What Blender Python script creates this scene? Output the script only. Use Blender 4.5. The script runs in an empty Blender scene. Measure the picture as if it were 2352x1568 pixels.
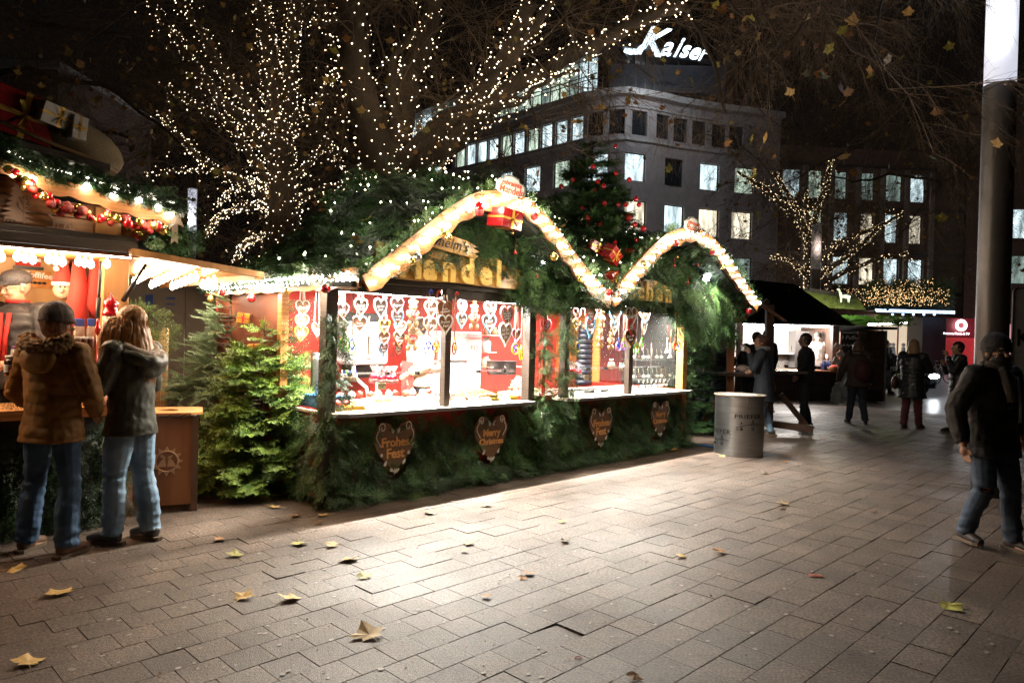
import bpy, math, random
import numpy as np
from mathutils import Vector, Matrix, Euler
from mathutils import noise as mnoise
random.seed(7); RS = np.random.RandomState(7)
sc = bpy.context.scene
R = math.radians
# ---------------------------------------------------------------- camera
FPX = 1635.0                      # focal length for a picture 2352 wide
CH = 1.60                         # eye height in metres
YAW, ROLL, PITCH = R(44.75), R(1.5), R(-0.5)
cr, sr, cp, sp = math.cos(ROLL), math.sin(ROLL), math.cos(PITCH), math.sin(PITCH)
cam = bpy.data.cameras.new('camera'); camo = bpy.data.objects.new('camera', cam)
sc.collection.objects.link(camo); sc.camera = camo
Xc = Vector((cr, -sr*sp, sr*cp)); Yc = Vector((-sr, -cr*sp, cr*cp)); Zc = Vector((0, -cp, -sp))
mm = Matrix((Xc, Yc, Zc)).transposed().to_4x4(); mm.translation = Vector((0, 0, CH)); camo.matrix_world = mm
cam.sensor_width = 36; cam.lens = FPX/2352*36; cam.clip_start = .05; cam.clip_end = 600
# ---------------------------------------------------------------- night sky, exposure
w = bpy.data.worlds.new('World'); sc.world = w; w.use_nodes = True
bgn = w.node_tree.nodes['Background']; bgn.inputs[0].default_value = (.55, .42, .34, 1); bgn.inputs[1].default_value = .0032
sc.view_settings.view_transform = 'Standard'; sc.view_settings.look = 'None'
sc.view_settings.exposure = 0.82; sc.view_settings.gamma = 1
cy = sc.cycles
cy.use_denoising = True; cy.denoising_prefilter = 'NONE'; cy.sample_clamp_indirect = 1.2; cy.sample_clamp_direct = 0; cy.blur_glossy = 1.0
cy.max_bounces = 6; cy.diffuse_bounces = 3; cy.glossy_bounces = 3; cy.transmission_bounces = 4; cy.transparent_max_bounces = 16
cy.caustics_reflective = False; cy.caustics_refractive = False; cy.use_light_tree = True; cy.use_adaptive_sampling = False
# ---------------------------------------------------------------- site frame: u along the stall fronts, v away from them, z up
SA = math.pi/2 - YAW
Uv = np.array([math.sin(YAW), math.cos(YAW)]); Vv = np.array([-math.cos(YAW), math.sin(YAW)])
def W(u, v, z=0.): p = Uv*u + Vv*v; return Vector((p[0], p[1], z))
def S(x, y): return float(np.dot((x, y), Uv)), float(np.dot((x, y), Vv))
def ray(x, y):
    a = (x-1176)/FPX; b = (784-y)/FPX; r = a*cr-b*sr; u = a*sr+b*cr
    return np.array([r, cp-u*sp, sp+u*cp])
def gp(x, y, z=0.):               # survey helper: where the sight line meets height z
    d = ray(x, y); t = (z-CH)/d[2]; return (float(d[0]*t), float(d[1]*t), z)
def gs(x, y, z=0.): q = gp(x, y, z); return S(q[0], q[1])
def vp(x, y, v0): d = ray(x, y); t = v0/float(d[:2]@Vv); return float(d[:2]@Uv*t), float(CH+d[2]*t)   # (u, z) on the plane v=v0
def up_(x, y, u0): d = ray(x, y); t = u0/float(d[:2]@Uv); return float(d[:2]@Vv*t), float(CH+d[2]*t)
def yp(x, y, Y): d = ray(x, y); t = Y/d[1]; return (float(d[0]*t), Y, float(CH+d[2]*t))
# ---------------------------------------------------------------- materials
MATS = {}
def M(name, col=(.5, .5, .5), rough=.6, metal=0., emit=0., ecol=None, var=.15, scale=6., bump=0., bscale=60., tint=False,
      wood=0., spec=.5, rnd=0., coat=0., stretch=(1, 1, 1), nosamp=False, sheen=0., col2=None, alpha=1.):
    if name in MATS: return MATS[name]
    m = bpy.data.materials.new(name); m.use_nodes = True; MATS[name] = m
    nt = m.node_tree; N = nt.nodes; L = nt.links; b = N['Principled BSDF']
    b.inputs['Roughness'].default_value = rough; b.inputs['Metallic'].default_value = metal
    b.inputs['Specular IOR Level'].default_value = spec
    if coat: b.inputs['Coat Weight'].default_value = coat; b.inputs['Coat Roughness'].default_value = .08
    if sheen: b.inputs['Sheen Weight'].default_value = sheen
    tc = N.new('ShaderNodeTexCoord'); mp = N.new('ShaderNodeMapping'); mp.inputs['Scale'].default_value = stretch
    L.new(tc.outputs['Object'], mp.inputs[0]); co = mp.outputs[0]
    nz = N.new('ShaderNodeTexNoise'); nz.inputs['Scale'].default_value = scale; nz.inputs['Detail'].default_value = 5; L.new(co, nz.inputs['Vector'])
    mx = N.new('ShaderNodeMix'); mx.data_type = 'RGBA'
    c2 = col2 or tuple(min(1, c*(1+var)) for c in col)
    mx.inputs['A'].default_value = tuple(c*(1-var) for c in col)+(1,); mx.inputs['B'].default_value = tuple(c2)+(1,)
    fac = nz.outputs['Fac']
    if wood:
        mp.inputs['Scale'].default_value = stretch
        wv = N.new('ShaderNodeTexWave'); wv.wave_type = 'BANDS'; wv.bands_direction = 'Z'; wv.inputs['Scale'].default_value = wood; wv.inputs['Distortion'].default_value = 9
        wv.inputs['Detail'].default_value = 3; wv.inputs['Detail Scale'].default_value = 1.6; L.new(co, wv.inputs['Vector'])
        ml = N.new('ShaderNodeMath'); ml.operation = 'MULTIPLY_ADD'; ml.inputs[1].default_value = .6; L.new(wv.outputs['Fac'], ml.inputs[0])
        m2 = N.new('ShaderNodeMath'); m2.operation = 'MULTIPLY'; m2.inputs[1].default_value = .6; L.new(nz.outputs['Fac'], m2.inputs[0]); L.new(m2.outputs[0], ml.inputs[2]); fac = ml.outputs[0]
    else:
        mr = N.new('ShaderNodeMapRange'); mr.inputs[1].default_value = .3; mr.inputs[2].default_value = .7; L.new(fac, mr.inputs[0]); fac = mr.outputs[0]
    L.new(fac, mx.inputs['Factor']); out = mx.outputs['Result']
    if tint:
        at = N.new('ShaderNodeAttribute'); at.attribute_name = 'tint'
        mt = N.new('ShaderNodeMix'); mt.data_type = 'RGBA'; mt.blend_type = 'MULTIPLY'; mt.inputs['Factor'].default_value = 1
        L.new(out, mt.inputs['A']); L.new(at.outputs['Color'], mt.inputs['B']); out = mt.outputs['Result']
    if rnd:
        oi = N.new('ShaderNodeObjectInfo'); mr2 = N.new('ShaderNodeMapRange'); mr2.inputs[3].default_value = 1-rnd; mr2.inputs[4].default_value = 1+rnd
        L.new(oi.outputs['Random'], mr2.inputs[0]); hs = N.new('ShaderNodeHueSaturation'); L.new(mr2.outputs[0], hs.inputs['Value']); L.new(out, hs.inputs['Color']); out = hs.outputs[0]
    L.new(out, b.inputs['Base Color'])
    if bump:
        n2 = N.new('ShaderNodeTexNoise'); n2.inputs['Scale'].default_value = bscale; n2.inputs['Detail'].default_value = 4; L.new(co, n2.inputs['Vector'])
        bp = N.new('ShaderNodeBump'); bp.inputs['Strength'].default_value = bump; bp.inputs['Distance'].default_value = .01
        L.new(n2.outputs['Fac'], bp.inputs['Height']); L.new(bp.outputs[0], b.inputs['Normal'])
    if emit:
        b.inputs['Emission Color'].default_value = tuple(ecol or col)+(1,); b.inputs['Emission Strength'].default_value = emit
    if emit: m.cycles.emission_sampling = 'NONE'       # lit by the lamps in the same fittings
    return m
def glassmat(name, tintc=(1, 1, 1), gloss=.07, veil=0.):
    if name in MATS: return MATS[name]
    m = bpy.data.materials.new(name); m.use_nodes = True; MATS[name] = m; nt = m.node_tree; N = nt.nodes; L = nt.links
    N.remove(N['Principled BSDF']); o = N['Material Output']
    t = N.new('ShaderNodeBsdfTransparent'); t.inputs[0].default_value = tuple(tintc)+(1,); g = N.new('ShaderNodeBsdfGlossy'); g.inputs['Roughness'].default_value = .03
    lw = N.new('ShaderNodeLayerWeight'); lw.inputs[0].default_value = .5; pw = N.new('ShaderNodeMath'); pw.operation = 'POWER'; pw.inputs[1].default_value = 5; L.new(lw.outputs['Facing'], pw.inputs[0])
    a = N.new('ShaderNodeMath'); a.operation = 'MULTIPLY_ADD'; a.inputs[1].default_value = .6; a.inputs[2].default_value = gloss*.5; L.new(pw.outputs[0], a.inputs[0])
    mx = N.new('ShaderNodeMixShader'); L.new(a.outputs[0], mx.inputs[0]); L.new(t.outputs[0], mx.inputs[1]); L.new(g.outputs[0], mx.inputs[2])
    res = mx.outputs[0]
    if veil:
        d = N.new('ShaderNodeBsdfDiffuse'); d.inputs[0].default_value = (.8, .8, .8, 1); m3 = N.new('ShaderNodeMixShader'); m3.inputs[0].default_value = veil
        L.new(res, m3.inputs[1]); L.new(d.outputs[0], m3.inputs[2]); res = m3.outputs[0]
    L.new(res, o.inputs[0]); return m
# ---------------------------------------------------------------- mesh building
def mesh_np(name, V, tris=None, quads=None, polys=None, mats=(), mi=None, smooth=False, tint=None):
    me = bpy.data.meshes.new(name); V = np.asarray(V, dtype=np.float32).reshape(-1, 3)
    me.vertices.add(len(V)); me.vertices.foreach_set('co', V.ravel())
    lt = []; lv = []
    if tris is not None and len(tris): t = np.asarray(tris, dtype=np.int32).reshape(-1, 3); lt.append(np.full(len(t), 3, np.int32)); lv.append(t.ravel())
    if quads is not None and len(quads): q = np.asarray(quads, dtype=np.int32).reshape(-1, 4); lt.append(np.full(len(q), 4, np.int32)); lv.append(q.ravel())
    if polys: lt.append(np.array([len(p) for p in polys], np.int32)); lv.append(np.array([i for p in polys for i in p], np.int32))
    lt = np.concatenate(lt); lv = np.concatenate(lv)
    me.loops.add(len(lv)); me.loops.foreach_set('vertex_index', lv); me.polygons.add(len(lt))
    me.polygons.foreach_set('loop_start', np.concatenate(([0], np.cumsum(lt)[:-1])).astype(np.int32)); me.polygons.foreach_set('loop_total', lt)
    if mi is not None: me.polygons.foreach_set('material_index', np.asarray(mi, np.int32))
    me.polygons.foreach_set('use_smooth', np.full(len(lt), bool(smooth)) if not isinstance(smooth, (list, np.ndarray)) else np.asarray(smooth, bool))
    for m in mats: me.materials.append(m)
    if tint is not None:
        a = me.attributes.new('tint', 'FLOAT_COLOR', 'POINT'); c = np.ones((len(V), 4), np.float32); t = np.asarray(tint, np.float32)
        if t.ndim == 1: c[:, :3] = t[:, None]
        else: c[:, :3] = t
        a.data.foreach_set('color', c.ravel())
    me.update(calc_edges=True); me.validate(); return me
def icov(sub=1):
    t = (1+5**.5)/2; v = [(-1, t, 0), (1, t, 0), (-1, -t, 0), (1, -t, 0), (0, -1, t), (0, 1, t), (0, -1, -t), (0, 1, -t), (t, 0, -1), (t, 0, 1), (-t, 0, -1), (-t, 0, 1)]
    v = [Vector(a).normalized() for a in v]
    f = [(0, 11, 5), (0, 5, 1), (0, 1, 7), (0, 7, 10), (0, 10, 11), (1, 5, 9), (5, 11, 4), (11, 10, 2), (10, 7, 6), (7, 1, 8), (3, 9, 4), (3, 4, 2), (3, 2, 6), (3, 6, 8), (3, 8, 9), (4, 9, 5), (2, 4, 11), (6, 2, 10), (8, 6, 7), (9, 8, 1)]
    for _ in range(sub):
        c = {}; nf = []
        def md(a, b):
            k = (min(a, b), max(a, b))
            if k not in c: v.append(((v[a]+v[b])/2).normalized()); c[k] = len(v)-1
            return c[k]
        for a, b, d in f: x, y, z = md(a, b), md(b, d), md(d, a); nf += [(a, x, z), (b, y, x), (d, z, y), (x, y, z)]
        f = nf
    return [tuple(a) for a in v], f
ICO = {k: icov(k) for k in (0, 1, 2)}
class MB:
    def __init__(s): s.V = []; s.F = []; s.mi = []; s.sm = []
    def add(s, V, F, mi=0, sm=False):
        o = len(s.V); s.V += [tuple(map(float, p)) for p in V]; s.F += [tuple(i+o for i in f) for f in F]; s.mi += [mi]*len(F); s.sm += [sm]*len(F); return s
    def box(s, a, b, mi=0):
        (x0, y0, z0), (x1, y1, z1) = a, b; x0, x1 = sorted((x0, x1)); y0, y1 = sorted((y0, y1)); z0, z1 = sorted((z0, z1))
        return s.add([(x0, y0, z0), (x1, y0, z0), (x1, y1, z0), (x0, y1, z0), (x0, y0, z1), (x1, y0, z1), (x1, y1, z1), (x0, y1, z1)],
                     [(0, 3, 2, 1), (4, 5, 6, 7), (0, 1, 5, 4), (1, 2, 6, 5), (2, 3, 7, 6), (3, 0, 4, 7)], mi)
    def obox(s, c, size, rot=(0, 0, 0), mi=0):
        E = Euler(rot).to_matrix(); a, b, d = [q/2 for q in size]; c = Vector(c)
        V = [c+E@Vector((x*a, y*b, z*d)) for z in (-1, 1) for x, y in ((-1, -1), (1, -1), (1, 1), (-1, 1))]
        return s.add(V, [(0, 3, 2, 1), (4, 5, 6, 7), (0, 1, 5, 4), (1, 2, 6, 5), (2, 3, 7, 6), (3, 0, 4, 7)], mi)
    def beam(s, p, q, w, h, mi=0, up=(0, 0, 1)):
        p, q = Vector(p), Vector(q); d = (q-p); L = d.length; d.normalize(); a = Vector(up).cross(d)
        if a.length < 1e-4: a = Vector((1, 0, 0)).cross(d)
        a.normalize(); b = d.cross(a); V = [e+a*x*w/2+b*y*h/2 for e in (p, q) for x, y in ((-1, -1), (1, -1), (1, 1), (-1, 1))]
        return s.add(V, [(0, 3, 2, 1), (4, 5, 6, 7), (0, 1, 5, 4), (1, 2, 6, 5), (2, 3, 7, 6), (3, 0, 4, 7)], mi)
    def tube(s, P, r, n=8, mi=0, cap=True, sm=True, ry=None, up=None):
        P = [Vector(p) for p in P]; k = len(P)
        r = [r]*k if not hasattr(r, '__len__') else list(r); ry = r if ry is None else ([ry]*k if not hasattr(ry, '__len__') else list(ry))
        V = []; pa = None
        for i in range(k):
            d = (P[min(i+1, k-1)]-P[max(i-1, 0)])
            if d.length < 1e-9: d = Vector((0, 0, 1))
            d.normalize()
            if up is not None: a = Vector(up)-d*d.dot(Vector(up))
            elif pa is None: a = Vector((1, 0, 0)) if abs(d.x) < .8 else Vector((0, 1, 0)); a = a-d*d.dot(a)
            else: a = pa-d*d.dot(pa)
            if a.length < 1e-5: a = d.orthogonal()
            a.normalize(); pa = a; b = d.cross(a)
            V += [P[i]+a*math.cos(t)*r[i]+b*math.sin(t)*ry[i] for t in [2*math.pi*j/n for j in range(n)]]
        F = [(i*n+j, i*n+(j+1) % n, (i+1)*n+(j+1) % n, (i+1)*n+j) for i in range(k-1) for j in range(n)]
        if cap: F += [tuple(reversed(range(n))), tuple(range((k-1)*n, k*n))]
        return s.add(V, F, mi, sm)
    def lathe(s, prof, c=(0, 0, 0), n=16, mi=0, sm=True, cap=True):
        V = [(c[0]+r*math.cos(2*math.pi*j/n), c[1]+r*math.sin(2*math.pi*j/n), c[2]+z) for r, z in prof for j in range(n)]; k = len(prof)
        F = [(i*n+j, i*n+(j+1) % n, (i+1)*n+(j+1) % n, (i+1)*n+j) for i in range(k-1) for j in range(n)]
        if cap: F += [tuple(reversed(range(n))), tuple(range((k-1)*n, k*n))]
        return s.add(V, F, mi, sm)
    def ico(s, c, r, sub=1, mi=0, sc3=(1, 1, 1), sm=True, rot=None):
        v, f = ICO[sub]; c = Vector(c)
        q = [Vector((x*r*sc3[0], y*r*sc3[1], z*r*sc3[2])) for x, y, z in v]
        if rot is not None: E = Euler(rot).to_matrix(); q = [E@a for a in q]
        return s.add([c+a for a in q], f, mi, sm)
    def prism(s, poly, M4, th, mi=0):       # poly in local xy, thickness along local z, placed with a 4x4
        n = len(poly); V = [M4@Vector((x, y, z)) for z in (-th/2, th/2) for x, y in poly]
        F = [tuple(reversed(range(n))), tuple(range(n, 2*n))]+[(i, (i+1) % n, n+(i+1) % n, n+i) for i in range(n)]
        return s.add(V, F, mi)
    def addm(s, V, F, M4, mi=0, sm=False): return s.add([M4@Vector(v) for v in V], F, mi, sm)
ORG = {}
def props(o, label, cat, group, kind):
    if label: o['label'] = label
    if cat: o['category'] = cat
    if group: o['group'] = group
    if kind: o['kind'] = kind
def thing(name, label=None, cat=None, o=(0, 0, 0), rz=0., group=None, kind=None, site=True):
    ob = bpy.data.objects.new(name, None); sc.collection.objects.link(ob); ob.empty_display_size = .1
    if site: ob.location = W(*o); ob.rotation_euler = (0, 0, SA); ORG[ob.name] = Vector(o)
    else: ob.location = o; ob.rotation_euler = (0, 0, rz); ORG[ob.name] = Vector((0, 0, 0))
    props(ob, label, cat, group, kind); return ob
def build(name, mb, mats, parent=None, label=None, kind=None, cat=None, group=None, o=None, smooth=None, loc=None, rz=0, bevel=0):
    if not isinstance(mats, (list, tuple)): mats = [mats]
    if parent is not None: off = ORG[parent.name]
    elif o is not None: off = Vector(o)
    else: off = Vector((0, 0, 0))
    V = np.array(mb.V, dtype=np.float32).reshape(-1, 3)-np.array(off, dtype=np.float32)
    me = mesh_np(name, V, polys=mb.F, mats=mats, mi=mb.mi, smooth=[bool(x) for x in mb.sm])
    ob = bpy.data.objects.new(name, me); sc.collection.objects.link(ob); ORG[ob.name] = Vector(off)
    if parent is not None: ob.parent = parent
    elif o is not None: ob.location = W(*o); ob.rotation_euler = (0, 0, SA)
    elif loc is not None: ob.location = loc; ob.rotation_euler = (0, 0, rz)
    if bevel:
        bm_ = ob.modifiers.new('bevel', 'BEVEL'); bm_.width = bevel; bm_.segments = 2; bm_.limit_method = 'ANGLE'
    props(ob, label, cat, group, kind); return ob
def link(name, me, parent=None, loc=(0, 0, 0), rot=(0, 0, 0), scale=(1, 1, 1), **k):
    ob = bpy.data.objects.new(name, me); sc.collection.objects.link(ob); ob.location = loc; ob.rotation_euler = rot; ob.scale = scale; ORG[ob.name] = Vector((0, 0, 0))
    if parent is not None: ob.parent = parent
    props(ob, k.get('label'), k.get('cat'), k.get('group'), k.get('kind')); return ob
def dup(o, parent=None):
    c = o.copy(); sc.collection.objects.link(c); ORG[c.name] = ORG.get(o.name, Vector((0, 0, 0)))
    if parent is not None: c.parent = parent
    for ch in list(o.children): dup(ch, c)
    return c
def lamp(name, p, power, col=(1, .85, .65), r=.05, kind='POINT', parent=None, aim=None, spot=1.2, size=None):
    l = bpy.data.lights.new(name, kind); l.energy = power; l.color = col
    if kind in ('POINT', 'SPOT'): l.shadow_soft_size = r
    if kind == 'SPOT': l.spot_size = spot; l.spot_blend = .6
    if kind == 'AREA': l.spread = R(160)
    if kind == 'AREA' and size: l.shape = 'RECTANGLE'; l.size, l.size_y = size
    ob = bpy.data.objects.new(name, l); sc.collection.objects.link(ob); ob.location = p
    if aim is not None: ob.rotation_euler = (Vector(aim)-Vector(p)).to_track_quat('-Z', 'Y').to_euler()
    ob['kind'] = 'helper'
    return ob
_TC = {}
def text(s, size=1., ext=.01, off=0., shear=0., res=2, align='CENTER', sp=1.):
    key = (s, size, ext, off, shear, res, align, sp)
    if key in _TC: return _TC[key]
    c = bpy.data.curves.new('t', 'FONT'); c.body = s; c.size = size; c.extrude = ext; c.offset = off; c.shear = shear; c.resolution_u = res; c.align_x = align; c.align_y = 'CENTER'; c.space_character = sp; c.space_line = .85
    o = bpy.data.objects.new('t', c); sc.collection.objects.link(o); dg = bpy.context.evaluated_depsgraph_get(); me = o.evaluated_get(dg).to_mesh()
    V = [tuple(v.co) for v in me.vertices]; F = [tuple(p.vertices) for p in me.polygons]; o.evaluated_get(dg).to_mesh_clear()
    bpy.data.objects.remove(o); bpy.data.curves.remove(c); _TC[key] = (V, F); return V, F
def frontM(u, v, z, roll=0., yaw=0., tilt=0.):   # local xy -> site (u, z), facing the square (-v)
    B = Matrix(((1, 0, 0), (0, 0, -1), (0, 1, 0))).to_4x4()    # x->u, y->z, z->-v
    return Matrix.Translation((u, v, z))@Matrix.Rotation(yaw, 4, 'Z')@Matrix.Rotation(tilt, 4, 'X')@B@Matrix.Rotation(roll, 4, 'Z')
def instance_bake(protos, T, rs=None):
    """protos: list of (V, tris); T: list of (index, 4x4 np, tint rgb) -> V, tris, tint"""
    Vs = []; Ts = []; C = []; o = 0
    for k, m, t in T:
        v, f = protos[k]; q = v@m[:3, :3].T+m[:3, 3]; Vs.append(q); Ts.append(f+o); C.append(np.tile(np.asarray(t, np.float32), (len(v), 1))); o += len(v)
    return np.concatenate(Vs), np.concatenate(Ts), np.concatenate(C)
def rotmat(d, upv, roll=0., s=1., p=(0, 0, 0)):
    """4x4 with local +x along d, local +z near upv"""
    d = np.asarray(d, float); d = d/np.linalg.norm(d); u = np.asarray(upv, float); y = np.cross(u, d); n = np.linalg.norm(y)
    y = y/n if n > 1e-6 else np.array([0, 1., 0]); z = np.cross(d, y); c, s_ = math.cos(roll), math.sin(roll)
    y2 = y*c+z*s_; z2 = -y*s_+z*c; m = np.eye(4); m[:3, 0] = d*s; m[:3, 1] = y2*s; m[:3, 2] = z2*s; m[:3, 3] = p; return m
# ---------------------------------------------------------------- fir sprigs, leaves
def sprig(L=.24, nside=5, nn=9, nl=.022, flat=.25, seed=0, nw=.0028):
    rs = np.random.RandomState(seed); V = []; T = []
    def needles(p0, p1, n, l):
        d = p1-p0; d = d/np.linalg.norm(d); side = np.cross(d, (0, 0, 1.)); side /= np.linalg.norm(side)+1e-9
        for i in range(n):
            t = (i+.5+rs.uniform(-.3, .3))/n; b = p0+(p1-p0)*t
            for s in (-1, 1):
                a = rs.normal(0, flat); o = side*s*math.cos(a)+np.array([0, 0, 1.])*math.sin(a)+np.array([0, 0, .2])
                tip = b+(o*.85+d*.6)*l*rs.uniform(.8, 1.15)
                k = len(V); V.extend([b-d*nw, b+d*nw, tip]); T.append((k, k+1, k+2))
        k = len(V); q = side*.0022; V.extend([p0-q, p0+q, p1]); T.append((k, k+1, k+2))
    z = np.zeros(3); tip = np.array([L, 0, -.03*L]); needles(z, tip, int(nn*1.6), nl)
    for i in range(nside):
        t = .12+.75*i/nside
        for s in (-1, 1):
            b = tip*t; l = L*(.52-.42*t)*rs.uniform(.85, 1.15); a = R(48)+rs.normal(0, .12)
            e = b+np.array([math.cos(a)*l, s*math.sin(a)*l, rs.normal(0, .06)*l-.02]); needles(b, e, max(3, int(nn*l/L*1.9)), nl*.85)
    return np.array(V), np.array(T, np.int64)
SPR = [sprig(seed=i, nw=.0038) for i in range(5)]+[sprig(.16, 3, 7, .02, .5, seed=20+i) for i in range(3)]
FSP = [sprig(.17, 4, 9, .021, .45, seed=40+i, nw=.0042) for i in range(4)]
def brushtwig(L=.16, n=64, nl=.019, seed=0, nw=.0042):      # bottle-brush spruce twig
    rs = np.random.RandomState(seed); V = []; T = []
    for i in range(n):
        t = i/n; a = i*2.4; b = np.array([L*t, 0, 0]); o = np.array([0, math.cos(a), math.sin(a)]); tip = b+o*nl*.8*(1-.3*t)+np.array([nl*.9, 0, 0])
        q = np.array([nw, 0, 0]); k = len(V); V.extend([b-q, b+q, tip]); T.append((k, k+1, k+2))
    k = len(V); V.extend([np.zeros(3), np.array([0, .006, 0]), np.array([L, 0, 0])]); T.append((k, k+1, k+2)); return np.array(V), np.array(T, np.int64)
BRU = [brushtwig(seed=i) for i in range(3)]
def leafshape(seed=0, curl=.22):
    rs = random.Random(seed); P = []
    tips = [(-2.2, .62), (-1.25, .9), (0, 1.), (1.25, .9), (2.2, .62)]
    for i, (a, r) in enumerate(tips):
        r *= rs.uniform(.85, 1.1)
        for da, q in ((-.5, .72), (-.26, .8), (-.1, .93), (0, 1.03), (.12, .9), (.28, .8), (.5, .72)):
            t = a+da*.8; P.append((math.sin(t)*r*q, math.cos(t)*r*q))
    n = len(P); V = []; cx, cz = rs.uniform(-curl, curl), rs.uniform(.1, curl)
    for x, y in [(0, 0)]+P: V.append((x*.5, y*.5, .5*(cz*(x*x+y*y)*.6+cx*x*y+.1*math.sin(5*x+seed)*abs(y))))
    F = [(0, 1+(i+1) % n, 1+i) for i in range(n)]
    k = len(V); V += [(-.012, -.02, 0), (.012, -.02, 0), (.06, -.62, .1), (.045, -.62, .12)]; F += [(k, k+1, k+2, k+3)]
    return V, F
GREEN = [(.75, .95, .7), (.9, 1., .8), (1., 1.1, .8), (.7, .85, .75), (.6, .75, .6), (1.15, 1.15, .8)]
def greenery(name, T, mat, parent, protos=None, label=None, kind=None, off=None, **k):
    V, F, C = instance_bake(protos or SPR, T); off = ORG[parent.name] if parent is not None else Vector(off or (0, 0, 0))
    me = mesh_np(name, V-np.array(off), tris=F, mats=[mat], tint=C)
    ob = bpy.data.objects.new(name, me); sc.collection.objects.link(ob); ORG[ob.name] = Vector(off)
    if parent is not None: ob.parent = parent
    props(ob, label, k.get('cat'), k.get('group'), kind); return ob
# ================================================================ materials of the place
m_paver = M('paver_stone', (.132, .095, .074), .5, var=.85, scale=62, bump=.5, bscale=170, rnd=.2)
m_paverf = M('paver_stone_far', (.132, .095, .074), .42, var=.75, scale=55, bump=.4, bscale=140, tint=True)
for _m in (m_paver, m_paverf):      # uneven damp film: large soft patches of lower roughness, grime
    nt = _m.node_tree; N = nt.nodes; b = N['Principled BSDF']; tc = N.new('ShaderNodeNewGeometry'); n = N.new('ShaderNodeTexNoise'); n.inputs['Scale'].default_value = .7; n.inputs['Detail'].default_value = 6
    nt.links.new(tc.outputs['Position'], n.inputs['Vector']); r = N.new('ShaderNodeMapRange'); r.inputs[1].default_value = .35; r.inputs[2].default_value = .65; r.inputs[3].default_value = .36; r.inputs[4].default_value = .62
    nt.links.new(n.outputs['Fac'], r.inputs[0]); nt.links.new(r.outputs[0], b.inputs['Roughness'])
    n3 = N.new('ShaderNodeTexNoise'); n3.inputs['Scale'].default_value = 2.3; n3.inputs['Detail'].default_value = 8; n3.inputs['Roughness'].default_value = .7; nt.links.new(tc.outputs['Position'], n3.inputs['Vector'])
    r3 = N.new('ShaderNodeMapRange'); r3.inputs[1].default_value = .3; r3.inputs[2].default_value = .7; r3.inputs[3].default_value = .58; r3.inputs[4].default_value = 1.22; nt.links.new(n3.outputs['Fac'], r3.inputs[0])
    src = b.inputs['Base Color'].links[0].from_socket; h = N.new('ShaderNodeHueSaturation'); nt.links.new(r3.outputs[0], h.inputs['Value']); nt.links.new(src, h.inputs['Color']); nt.links.new(h.outputs[0], b.inputs['Base Color'])
m_joint = M('joint_sand', (.035, .03, .026), .9, scale=80, bump=.5)
m_asph = M('asphalt', (.05, .048, .046), .55, scale=40, bump=.4)
m_fir = M('fir_needles', (.060, .112, .045), .45, var=.3, scale=5, tint=True, spec=.4)
m_blue = M('spruce_needles', (.17, .22, .14), .5, var=.3, scale=5, tint=True, spec=.35)
m_dark = M('dark_stained_wood', (.035, .024, .018), .5, var=.4, wood=2.5, stretch=(1, 1, 4), bump=.15)
m_orange = M('varnished_pine', (.42, .17, .05), .38, col2=(.62, .28, .09), wood=1.5, scale=4, stretch=(.5, .5, 5), coat=.2, bump=.06)
m_barge = M('barge_board_pine', (.22, .085, .026), .5, col2=(.30, .125, .04), wood=2., scale=5, stretch=(.6, .6, 5), coat=.1)
m_sign = M('sign_board_wood', (.38, .19, .035), .4, col2=(.56, .30, .06), wood=.8, scale=4, stretch=(.25, 1, 3), coat=.25, bump=.05)
m_letter = M('pale_yellow_letters', (.95, .62, .16), .45, var=.05)
m_redf = M('red_fabric', (.70, .05, .03), .75, col2=(.5, .03, .02), scale=3, sheen=.2, bump=.3, bscale=6)
m_white = M('white_paint', (.82, .80, .76), .4, var=.03)
m_cream = M('cream_laminate', (.80, .70, .55), .35, var=.05)
m_alu = M('brushed_aluminium', (.6, .6, .62), .32, metal=1, var=.1, scale=3, stretch=(1, 1, 30))
m_black = M('black_paint', (.015, .015, .016), .4)
m_redpanel = M('red_painted_board', (.35, .02, .012), .6, var=.2, scale=10)
m_glass = glassmat('window_glass', (.97, .99, .98), .05, .015)
m_smoke = glassmat('hazy_upper_pane', (.9, .92, .93), .09, .05)
m_bulb = M('warm_bulb_glow', (1, .85, .6), .3, emit=50, ecol=(1, .92, .80))
m_bulbfx = M('fairy_bulb_glow', (1, .85, .6), .3, emit=4.6, ecol=(1, .76, .48), nosamp=True)
m_bulbcool = M('cool_fairy_bulb_glow', (1, 1, .9), .3, emit=14, ecol=(1, .92, .72), nosamp=True)
m_tube = M('led_tube_glow', (1, 1, 1), .3, emit=30, ecol=(1, .93, .82))
m_brownplaque = M('brown_plaque_wood', (.17, .085, .04), .55, wood=2, stretch=(.5, 1, 3))
m_plaqueletter = M('orange_brown_letters', (.85, .42, .13), .5)
m_plaqueicing = M('white_plaque_ornament', (.85, .78, .7), .5)
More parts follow.
